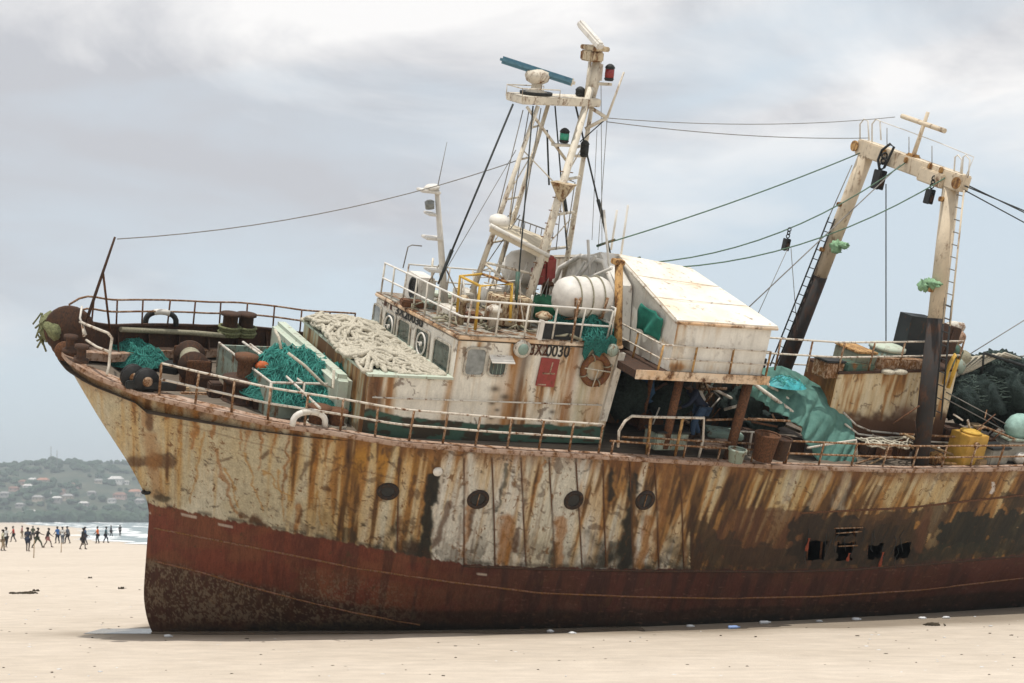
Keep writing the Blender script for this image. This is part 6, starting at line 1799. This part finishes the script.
for i, (px, py, rr, m_, lab) in enumerate(((953, 352, .26, M_DARKGREEN, 'dark green ball float low in the pile aft of the funnel'), (946, 348, .24, M_DRUST, 'brown ball float below the black float'), (962, 358, .22, M_ROPE2, 'dirty beige bundle between the hose and the net heap'), (956, 366, .25, M_GREYGREEN, 'grey green bundle beside the yellow hose'))):
    p = Y(px, py, -1.2 - .05 * i); aboard_mesh(MB().blob(p, (rr, rr, rr * .9), 80 + i, 16, 10, .2), ('ball_float', 'ball_float', 'cloth_bundle', 'cloth_bundle')[i], m_, lab, ('float', 'float', 'bundle', 'bundle')[i], p)
s = MB(); 
rail_px('stern_frame', [(981, 376), (984, 353), (1024, 366), (1060, 376)], -1.5, .04, M_BLACK); rail_px('stern_frame', [(984, 362), (1024, 356), (1060, 352)], .5, .025, M_CABLE2); rail_px('stern_frame', [(1016, 357), (1014, 374)], .5, .025, M_CABLE2)
p = Y(1019, 427, -2.6); s = MB(); s.blob(p, (.40, .33, .35), 90, 26, 18, .10); aboard_mesh(s, 'large_float', M_FLOAT, 'large pale teal float at the stern rail', 'float', p - eZ * .4)
# yellow winch box, crates and stool at the after rail
b_ = Z(961, 464, ZD); b_ = Y(962, 464, -3.0)
o = aboard('winch_box', 'yellow rusty machine box standing at the port rail', 'machine', b_)
s = MB(); s.box(b_ + eZ * .42, (.78, .6, .84), rot('z', .12), 0, .015); s.build('body', M_YELLOW2, o, b_); s = MB(); s.lathe([(.26, .845), (.28, .88), (.22, .91)], b_, eZ, 20); s.build('cap', M_YELLOW, o, b_)
s = MB(); s.disc(b_ + V3(-.05, -.33, .62), -eY, .08, .06, 14); s.build('valve', M_RAILR, o, b_)
p = Y(973, 436, -2.2); o = aboard('stool', 'small yellow wooden frame stool behind the yellow machine box', 'stool', p)
for dx in (-.14, .14):
    for dy in (-.1, .1): MB().tube([p + V3(dx, dy, -.3), p + V3(dx * .8, dy * .8, .28)], .022, 6).build('leg', M_YELLOW, o, p)
MB().box(p + eZ * .3, (.4, .32, .05), None, 0, .01).build('seat', M_WOOD, o, p)
aboard_box('crate', 'weathered grey open crate at the port rail beside the yellow machine', 'crate', Y(990, 462, -3.0), (.75, .5, .42), M_CONC, .15, lid=M_BLACK)  # open inside drawn as a black slab on top
aboard_box('crate', 'larger grey crate by the rail next to the teal float', 'crate', Y(1006, 458, -2.7), (.7, .6, .55), M_CONC, -.1, lid=M_GREYGREEN)
s = MB(); p = Y(1019, 458, -3.0); s.blob(p, (.2, .16, .18), 17, 14, 10, .3); aboard_mesh(s, 'white_bag', M_RAFT, 'small white bag under the large teal float', 'bag', p)
C('short_spar', MB().tube([Y(904, 434, -2.9), Y(930, 446, -3.0), Y(953, 455, -3.1)], .035, 7), M_WOOD); C('short_spar', MB().tube([Y(935, 462, -3.1), Y(968, 474 - 8, -3.2)], .05, 7), M_ORANGE)
rail_px('deck_rail', [(900, 434), (960, 437), (985, 427), (1024, 443), (1060, 455)], -2.9, .028, M_RAILR)
s = ropes((16.2, 18.6, -3.3, -2.3), 22, .022, 93, lambda x, y: ZD + .08 + .3 * float(fbm(x * 2, y * 2, 9)), ZD, .15, 9)
aboard_mesh(s, 'rope_tangle', M_ROPE, 'thin pale rope tangle at the rail abaft the tarpaulin', 'rope', (17.3, -2.8, ZD))


# ------------------------------------------------------------------ wires and stays
def wire(name, a_, b_, r, mat, sag=0., n_=14, parent=None):
    a_, b_ = np.array(a_), np.array(b_); g = SHIP_R.T @ np.array([0, 0, -1.])
    return C(name, MB().tube([a_ + (b_ - a_) * t + g * sag * 4 * t * (1 - t) for t in np.linspace(0, 1, n_ if sag else 2)], r, 5), mat, parent)


wire('aerial_wire', Y(117, 239, 0), Y(527, 157, 0), .011, M_CABLE2, .32)
wire('stay', Y(513, 104, -.35), Y(438, 284, -1.0), .024, M_CABLE); C('turnbuckle', MB().tube([Y(452, 250, -.85), Y(440, 280, -1)], .045, 7, .03), M_CABLE)
wire('stay', Y(533, 106, -.4), Y(516, 308, -2.0), .018, M_CABLE); C('turnbuckle', MB().tube([Y(518, 272, -1.75), Y(516, 300, -2.0)], .05, 7, .035), M_DARKGREEN)
wire('stay', Y(575, 103, -.3), Y(611, 256, .5), .022, M_CABLE); C('turnbuckle', MB().tube([Y(598, 200, .2), Y(604, 222, .3)], .045, 7), M_CABLE)
wire('stay', Y(555, 106, .2), Y(567, 250, .3), .018, M_CABLE); C('turnbuckle', MB().tube([Y(564, 198, .2), Y(566, 212, .3)], .05, 7), M_CABLE)
wire('halyard', Y(601, 82, 0), Y(602, 245, .3), .008, M_CABLE2); wire('halyard', Y(607, 120, -.4), Y(598, 250, .2), .008, M_CABLE2); wire('halyard', Y(597, 130, 0), Y(592, 240, .3), .007, M_CABLE2)
wire('halyard', Y(516, 150, 0), Y(440, 280, -.4), .008, M_CABLE2); wire('halyard', Y(547, 130, 0), Y(549, 185, 0), .022, M_CABLE, .02)
wire('aerial_wire', yj, X(895, 117, XG), .009, M_CABLE2, .16); wire('aerial_wire', yj - eZ * .08, X(868, 138, XG), .010, M_CABLE2, .12)
wire('cable', yj, Y(580, 142, -.3), .014, M_CABLE)
ga_ = [X(860, 153, XG - .25), X(905, 163, XG - .25), X(945, 178, XG - .25)]
for (px, py, q, sg) in ((597, 246, ga_[0], .1), (622, 264, ga_[1], .60), (622, 268, ga_[2], .62)):
    a_ = Y(px, py, -.4); wire('stay', a_, q, .017, M_GROPE, sg)
    C('turnbuckle', MB().tube([a_, a_ + (q - a_) * .06], .03, 6), M_DARKGREEN)
wire('stay', Y(748, 308, -1.2), X(900, 165, XG - .25), .015, M_CABLE2)
wire('fall', X(788, 248, 14.5), Y(757, 316, -1.), .009, M_CABLE2); wire('fall', X(791, 248, 14.5), Y(797, 330, 0), .009, M_CABLE2)
wire('fall', X(886, 184, XG - .3), Y(886, 372, -1.6), .016, M_CABLE)
wire('stay', X(963, 183, XG), Y(1075, 237, -.5), .016, M_CABLE); wire('stay', X(964, 190, XG), Y(1075, 250, -.6), .016, M_CABLE); wire('stay', X(965, 186, XG), Y(1075, 232, .5), .016, M_CABLE)
wire('stay', Y(970, 354, -.8), Y(1060, 298, -.8), .014, M_CABLE2)
wire('lashing', Y(946, 392, -2.2), Y(1006, 424, -2.6), .014, M_CABLE2); wire('lashing', Y(944, 398, -2.2), Y(1004, 430, -2.6), .014, M_CABLE2)

# ------------------------------------------------------------------ more worn gear fixed to the decks
for i, (px, py, d_, m_) in enumerate(((205, 388, (.5, .35, .3), M_DRUST), (188, 384, (.35, .3, .22), M_RUST), (176, 392, (.6, .12, .1), M_WOOD), (214, 398, (.28, .28, .35), M_DRUST), (196, 396, (.7, .14, .08), M_RAILR), (262, 410, (.4, .3, .25), M_DRUST), (356, 416, (.3, .3, .3), M_RUST), (372, 424, (.25, .2, .3), M_DRUST), (196, 372, (.5, .5, .3), M_DRUST), (170, 372, (.4, .6, .2), M_BLACK))):
    p = Z(px, py, ZD); C('deck_fitting', MB().box(p + eZ * d_[2] / 2, d_, rot('z', rnd.uniform(-.6, .6)), 0, .03), m_)
w0 = Z(190, 380, ZD)
wn = empty('anchor_winch', None, ship)
C('barrel', MB().lathe([(.34, -.5), (.34, -.44), (.17, -.42), (.17, .42), (.34, .44), (.34, .5)], w0 + eZ * .42, (0.15, 1, 0), 20), M_DRUST, wn)
for y_ in (-.6, .6): C('cheek', MB().box(w0 + V3(0, y_, .3), (.5, .08, .6), None, 0, .02), M_RUST, wn)
C('warp_turns', MB().lathe([(.20, -.36), (.23, -.3), (.22, -.2), (.25, -.1), (.23, 0), (.25, .12), (.22, .22), (.23, .34)], w0 + eZ * .42, (0.15, 1, 0), 18), M_ROPE2, wn)
for i, (px, py, y_, d_, m_) in enumerate(((870, 446, -2.6, (.5, .3, .4), M_DRUST), (884, 452, -2.9, (.3, .3, .3), M_RUST), (900, 448, -2.5, (.4, .4, .5), M_RUST), (935, 458, -3.0, (.35, .25, .3), M_ORANGE), (860, 440, -2.0, (.7, .4, .5), M_DRUST), (790, 448, -2.4, (.6, .4, .5), M_DRUST), (748, 440, -2.2, (.5, .3, .6), M_DRUST), (985, 448, -2.3, (.6, .5, .6), M_DRUST), (978, 462, -3.2, (.4, .3, .2), M_WOOD), (948, 440, -1.9, (.7, .6, .8), M_DRUST))):
    p = Y(px, py, y_); C('deck_fitting', MB().box(p + V3(0, 0, 0), d_, rot('z', rnd.uniform(-.5, .5)), 0, .03), m_)
r_ = random.Random(202)
for i in range(34):                                # odd pipes, spars and broken guard rails along the working deck
    px = r_.choice((r_.uniform(735, 790), r_.uniform(860, 1015), r_.uniform(860, 1015))); py = r_.uniform(418, 462); y_ = r_.uniform(-3.2, -1.6); p = Y(px, py, y_)
    q = p + V3(r_.uniform(-.9, .9), r_.uniform(-.3, .3), r_.uniform(-.25, .55)); C('loose_pipe', MB().tube([p, q], r_.uniform(.014, .03), 6), r_.choice((M_RAIL, M_RAILR, M_RUST, M_DRUST, M_WOOD)))
for i in range(20):
    px = r_.uniform(615, 760); py = r_.uniform(385, 440); y_ = r_.uniform(-2.4, -1.3); p = Y(px, py, y_)
    q = p + V3(r_.uniform(-.6, .6), r_.uniform(-.3, .3), r_.uniform(-.3, .7)); C('loose_pipe', MB().tube([p, q], r_.uniform(.014, .04), 6), r_.choice((M_RAILR, M_DRUST, M_TGREY, M_WHITE, M_RUST)))
p = Y(826, 398, -1.0); s = MB(); s.blob(p, (.6, .35, .45), 140, 26, 18, .5, 3.2); aboard_mesh(s, 'gear_bundle', M_DNET_GAP, 'dark gear heap between the tarpaulin and the rusty house front', 'gear', p - eZ * .4)
# ================================================================== people
def skin_obj(name, verts, edges, radii, mat, parent, root=0, sub=1):
    me = bpy.data.meshes.new(name); me.from_pydata([tuple(v) for v in verts], edges, [])
    o = bpy.data.objects.new(name, me); COL.objects.link(o)
    md = o.modifiers.new('skin', 'SKIN'); md.use_smooth_shade = True
    for i, r_ in enumerate(radii):
        sv = me.skin_vertices[0].data[i]; sv.radius = (r_, r_) if not hasattr(r_, '__len__') else r_; sv.use_root = i == root
    md = o.modifiers.new('sub', 'SUBSURF'); md.levels = sub; md.render_levels = sub
    me.materials.append(mat); o.parent = parent
    return o


def person(loc, height, facing, shirt, trousers, skin, label, stride=.25, arms=(.2, -.2), lean=0., elbow=.3, long_t=False, long_s=False, M0=None, group=None, crouch=0.):
    """standing figure facing +x of its own frame; built 1.75 m tall and scaled"""
    k = height / 1.75
    hipz = .93 - crouch; P = {}
    P['pel'] = V3(0, 0, hipz)
    def tilt(p):  # lean the upper body
        d = p - P['pel']; c, s_ = math.cos(lean), math.sin(lean); return P['pel'] + V3(d[0] * c + d[2] * s_, d[1], -d[0] * s_ + d[2] * c)
    off = hipz - .93
    up_ = lambda x, y, z: tilt(V3(x, y, z + off))
    P['bel'] = up_(.0, 0, 1.06); P['chest'] = up_(.01, 0, 1.25); P['neckb'] = up_(0, 0, 1.43); P['neck'] = up_(.01, 0, 1.50); P['jaw'] = up_(.035, 0, 1.57); P['head'] = up_(.02, 0, 1.65); P['crown'] = up_(.01, 0, 1.72)
    P['nose'] = up_(.115, 0, 1.625)
    for sd_, s_ in (('l', 1), ('r', -1)):
        P['sh' + sd_] = up_(0, .18 * s_, 1.40); a = arms[0 if s_ > 0 else 1]
        e_ = P['sh' + sd_] + V3(math.sin(a) * .28, .045 * s_, -math.cos(a) * .28); P['el' + sd_] = e_
        w_ = e_ + V3(math.sin(a + elbow) * .25, -.01 * s_, -math.cos(a + elbow) * .25); P['wr' + sd_] = w_
        P['ha' + sd_] = w_ + V3(math.sin(a + elbow + .2) * .10, -.005 * s_, -math.cos(a + elbow + .2) * .10)
        P['hi' + sd_] = P['pel'] + V3(0, .095 * s_, -.05); st_ = stride * s_
        an = V3(st_, .11 * s_, .09); kn = (P['hi' + sd_] + an) / 2 + V3(.06 + .12 * abs(stride) + crouch * .6, .01 * s_, .02); P['kn' + sd_] = kn; P['an' + sd_] = an
        P['he' + sd_] = an + V3(-.04, 0, -.06); P['to' + sd_] = an + V3(.17, .02 * s_, -.065)
    names = list(P); idx = {n: i for i, n in enumerate(names)}
    rad = dict(pel=(.15, .12), bel=(.125, .105), chest=(.155, .115), neckb=(.075, .075), neck=.058, jaw=.075, head=.105, crown=.07, nose=.022)
    for sd_ in 'lr': rad.update({'sh' + sd_: .066, 'el' + sd_: .044, 'wr' + sd_: .031, 'ha' + sd_: (.042, .026), 'hi' + sd_: .095, 'kn' + sd_: .060, 'an' + sd_: .040, 'he' + sd_: .04, 'to' + sd_: .034})
    ed = [('pel', 'bel'), ('bel', 'chest'), ('chest', 'neckb'), ('neckb', 'neck'), ('neck', 'jaw'), ('jaw', 'head'), ('head', 'crown'), ('head', 'nose')]
    for s_ in 'lr': ed += [('neckb', 'sh' + s_), ('sh' + s_, 'el' + s_), ('el' + s_, 'wr' + s_), ('wr' + s_, 'ha' + s_), ('pel', 'hi' + s_), ('hi' + s_, 'kn' + s_), ('kn' + s_, 'an' + s_), ('an' + s_, 'he' + s_), ('an' + s_, 'to' + s_)]
    M = (Matrix.Translation(Vector(loc)) if M0 is None else M0) @ Matrix.Rotation(facing, 4, 'Z') @ Matrix.Scale(k, 4)
    o = empty('person', M); tag(o, label, 'person', group)
    skin_obj('body', [P[n] for n in names], [(idx[a], idx[b]) for a, b in ed], [rad[n] for n in names], M_SKINS[0], o)

    def cloth(name, keys, edges, grow, mat, ends=None):
        vs = [P[n] for n in keys]; ii = {n: i for i, n in enumerate(keys)}
        rr = [tuple(np.array(rad[n] if hasattr(rad[n], '__len__') else (rad[n], rad[n])) * grow + .008) for n in keys]
        ee = [(ii[a], ii[b]) for a, b in edges]
        for nm, q, r_ in (ends or []): vs.append(q); rr.append((r_, r_)); ee.append((ii[nm], len(vs) - 1))
        return skin_obj(name, vs, ee, rr, mat, o)
    half = lambda a, b, t: P[a] * (1 - t) + P[b] * t
    ends = [('shl', half('shl', 'ell', .8 if not long_s else 1.75), .062), ('shr', half('shr', 'elr', .8 if not long_s else 1.75), .062)]
    if long_s: cloth('shirt', ['bel', 'chest', 'neckb', 'shl', 'shr', 'pel', 'ell', 'elr'], [('pel', 'bel'), ('bel', 'chest'), ('chest', 'neckb'), ('neckb', 'shl'), ('neckb', 'shr'), ('shl', 'ell'), ('shr', 'elr')], 1.13, shirt, [('ell', half('ell', 'wrl', .9), .045), ('elr', half('elr', 'wrr', .9), .045)])
    else: cloth('shirt', ['bel', 'chest', 'neckb', 'shl', 'shr', 'pel'], [('pel', 'bel'), ('bel', 'chest'), ('chest', 'neckb'), ('neckb', 'shl'), ('neckb', 'shr')], 1.13, shirt, ends)
    if long_t: cloth('trousers', ['pel', 'hil', 'hir', 'knl', 'knr'], [('pel', 'hil'), ('pel', 'hir'), ('hil', 'knl'), ('hir', 'knr')], 1.15, trousers, [('knl', half('knl', 'anl', .9), .062), ('knr', half('knr', 'anr', .9), .062)])
    else: cloth('shorts', ['pel', 'hil', 'hir'], [('pel', 'hil'), ('pel', 'hir')], 1.16, trousers, [('hil', half('hil', 'knl', .85), .088), ('hir', half('hir', 'knr', .85), .088)])
    s = MB(); q = tilt(V3(0, 0, 1.665 + off)); s.lathe([(.112, -.03), (.118, .03), (.10, .085), (.05, .112), (.01, .118)], q, tilt(V3(0, 0, 2.665 + off)) - q, 16); s.build('hair', M_HAIR, o)
    return o


CL = {n: plain('cloth_' + n, c, .85, .2, 6, bmp=.2) for n, c in dict(white=(.55, .55, .53), cream=(.50, .47, .33), red=(.42, .045, .03), navy=(.018, .026, .05), black=(.015, .015, .016), olive=(.05, .06, .035), dark=(.03, .028, .03), pink=(.42, .19, .18), blue=(.035, .13, .36), slate=(.10, .12, .15), orange=(.68, .16, .035), teal=(.03, .10, .12), denim=(.05, .09, .16), tan=(.30, .23, .15)).items()}
PEOPLE = [  # px, feet py, height, facing deg, shirt, trousers, stride, arms, lean, long trousers, label
    (2.5, 551, 1.72, 20, 'cream', 'tan', .12, (.3, -.2), .05, True, 'person in a cream top at the very edge of the beach group'),
    (6, 547.5, 1.84, 60, 'white', 'black', .10, (.1, -.1), 0., True, 'person in a white shirt and black trousers standing beside the red shirt'),
    (13.7, 542, 1.78, 200, 'red', 'black', .28, (.4, -.4), .08, True, 'person in a red shirt walking in the beach group'),
    (27.7, 551.5, 1.90, 85, 'navy', 'navy', .08, (.15, -.1), 0., False, 'tallest person in navy shirt and shorts seen from behind on the sand'),
    (37, 548, 1.80, 0, 'black', 'olive', .42, (.9, -.7), .12, True, 'person in a black shirt and olive trousers striding wide'),
    (47.5, 547.5, 1.76, 10, 'dark', 'pink', .34, (.6, -.5), .15, False, 'person in a dark top and pink shorts leaning forward'),
    (57.7, 543.5, 1.80, 150, 'blue', 'navy', .15, (.5, -.2), .05, True, 'person in a bright blue shirt in the middle trio'),
    (62.5, 544, 1.78, 90, 'white', 'slate', .15, (.2, -.2), 0., True, 'person in a white shirt between the blue and the slate shirt'),
    (67.7, 543.5, 1.82, 170, 'slate', 'dark', .22, (.3, -.4), .05, True, 'person in a slate grey shirt at the end of the middle trio'),
    (82.5, 549.5, 1.82, 10, 'black', 'dark', .2, (.8, .2), .1, False, 'person all in black nearest the waterline pair'),
    (85.5, 545, 1.80, 200, 'denim', 'navy', .2, (.2, -.3), .05, True, 'person in a denim blue shirt half behind the one all in black'),
    (97.8, 543.5, 1.80, 185, 'orange', 'black', .12, (.5, -.1), .03, True, 'person in an orange shirt and black trousers'),
    (105.5, 543, 1.76, 20, 'teal', 'navy', .26, (.4, -.4), .1, True, 'person in a dark teal shirt walking beside the orange shirt'),
    (111, 537, 1.70, 0, 'navy', 'dark', .15, (.2, -.2), 0., True, 'small distant person in navy by the surf, nearer the teal shirt'),
    (120, 536, 1.70, 90, 'dark', 'dark', .12, (.1, -.1), 0., True, 'smallest distant person in dark clothes, closest to the ship stem'),
    (21.8, 538.5, 1.72, 30, 'pink', 'tan', .15, (.3, -.3), .05, True, 'distant person in a pink shirt behind the group'),
    (33, 540.5, 1.74, 120, 'olive', 'dark', .2, (.2, -.4), .04, True, 'distant person in an olive shirt behind the tallest one'),
]
for px, py, h_, fa, sh_c, tr_c, stn, arms_, ln, lt, lab in PEOPLE:
    person(ground(px, py), h_, R(fa), CL[sh_c], CL[tr_c], 0, lab, stn, arms_, ln, .35, lt, group='people on the beach')

# the man at work on deck, stooping, in dark blue
bl = Z(702, 444, ZD)
person(None, 1.70, R(172), CL['navy'], CL['denim'], 0, 'person in a navy jacket and jeans stooping at work on the shaded deck', .14, (.55, .35), .75, .5, True, True, SHIP_M @ Matrix.Translation(Vector(bl + V3(0, .3, 0))), None, .10)

# stakes, wrack and litter on the sand
for px, py, top, lab in ((33.7, 558, 540, 'taller thin wooden stake standing in the sand near the walkers'), (61, 552.5, 543, 'shorter thin wooden stake standing in the sand below the trio')):
    p = ground(px, py); hh = (py - top) * p[1] / F; o = MB().tube([p - V3(0, 0, .2), p + V3(.04, 0, hh)], .035, 7, .025).build('stake', M_WOOD, None, p); o.location = p
    tag(o, lab, 'stake')
mw_ = plain('dried_seaweed', (.05, .038, .022), .95, .5, 9, bmp=.6)
def wrack(px, py, L_, w__, seed, label):
    p = ground(px, py); r_ = random.Random(seed); s = MB()
    for i in range(26):
        q = p + V3(r_.gauss(0, L_ * .4), r_.gauss(0, w__ * .5), .02); a = r_.uniform(0, 6.28); g = min(1, L_ * 2)
        s.tube([q, q + V3(math.cos(a) * .12 * g, math.sin(a) * .12 * g, .05 * g), q + V3(math.cos(a + .5) * .25 * g, math.sin(a + .5) * .25 * g, .0)], .018 * g + .004, 4)
    for i in range(5): s.blob(p + V3(r_.gauss(0, L_ * .3), r_.gauss(0, w__ * .3), .03), (.14 * min(1, L_ * 2), .1 * min(1, L_ * 2), .05), seed + i, 10, 6, .3)
    o = s.build('seaweed', mw_, None, p); o.location = p; return tag(o, label, 'seaweed')


wrack(25, 594, .40, .4, 3, 'long dark seaweed wrack far along the beach, widest patch on the sand'); wrack(36, 591.5, .15, .2, 4, 'small dark seaweed clump beside the long wrack')
wrack(121, 589, .12, .12, 5, 'tiny dark seaweed scrap on open sand before the bow'); wrack(90, 578.5, .1, .1, 6, 'tiny dark scrap on the sand below the orange shirted walker')
wrack(932, 626, .3, .1, 10, 'dark driftweed streak on the sand near the stern')
ml = plain('litter_white', (.62, .63, .64), .5, .15, 8); mlb = plain('litter_blue', (.25, .36, .62), .4, .2, 8)
for i, (px, py, k, m_, lab) in enumerate(((735, 629, 1.3, mlb, 'pale blue plastic bottle lying at the hull foot'), (690, 627, 1., ml, 'white litter scrap at the hull foot below the dark drips'), (766, 624, .8, ml, 'white litter scrap between the bottle and the stern litter'), (819, 622, .8, ml, 'white scrap on the wet sand below the torn openings'), (856, 620, 1.2, ml, 'largest white litter piece on the sand below the stern'), (922, 619, 1., ml, 'white litter piece near the waterline of the stern'), (946, 618.5, 1., ml, 'outermost white litter piece along the stern sand'), (550, 632, .8, ml, 'white foam scrap at the hull foot amidships'), (572, 634, .9, ml, 'second white foam scrap at the hull foot amidships'), (168, 637, .9, ml, 'pale shell scrap in the puddle at the stem'))):
    p = ground(px, py - 0); s = MB()
    if 'bottle' in lab: s.lathe([(.035, 0), (.04, .02), (.04, .2), (.016, .26), (.016, .29)], p + V3(-.15, 0, .04), (1, .3, 0), 12)
    else:
        s.blob(p + V3(0, 0, .025), (.09 * k, .06 * k, .035 * k), 30 + i, 12, 8, .45, 3.); s.blob(p + V3(.07 * k, .02, .015), (.05 * k, .04 * k, .02 * k), 50 + i, 10, 6, .4)
    o = s.build('bottle' if 'bottle' in lab else 'litter', m_, None, p); o.location = p; tag(o, lab, 'bottle' if 'bottle' in lab else 'litter')

# shell grit and weed crumbs scattered over the near sand: nobody could count them
r_ = random.Random(404); s = MB()
for i in range(420):
    px = r_.uniform(-10, 1034); py = 560 + 118 * r_.random() ** .8
    if py < np.interp(px, [140, 150, 640, 1024], [560, 640, 634, 614]): continue
    p = ground(px, py); k = r_.uniform(.008, .028)
    s.blob(p + V3(0, 0, .004), (k * r_.uniform(.8, 2.2), k, k * .5), i, 6, 4, .4, m=int(r_.random() < .45))
tag(s.build('shell_grit', [mw_, ml]), 'dark and pale shell grit and weed crumbs scattered over the near sand', 'shell grit', kind='stuff')
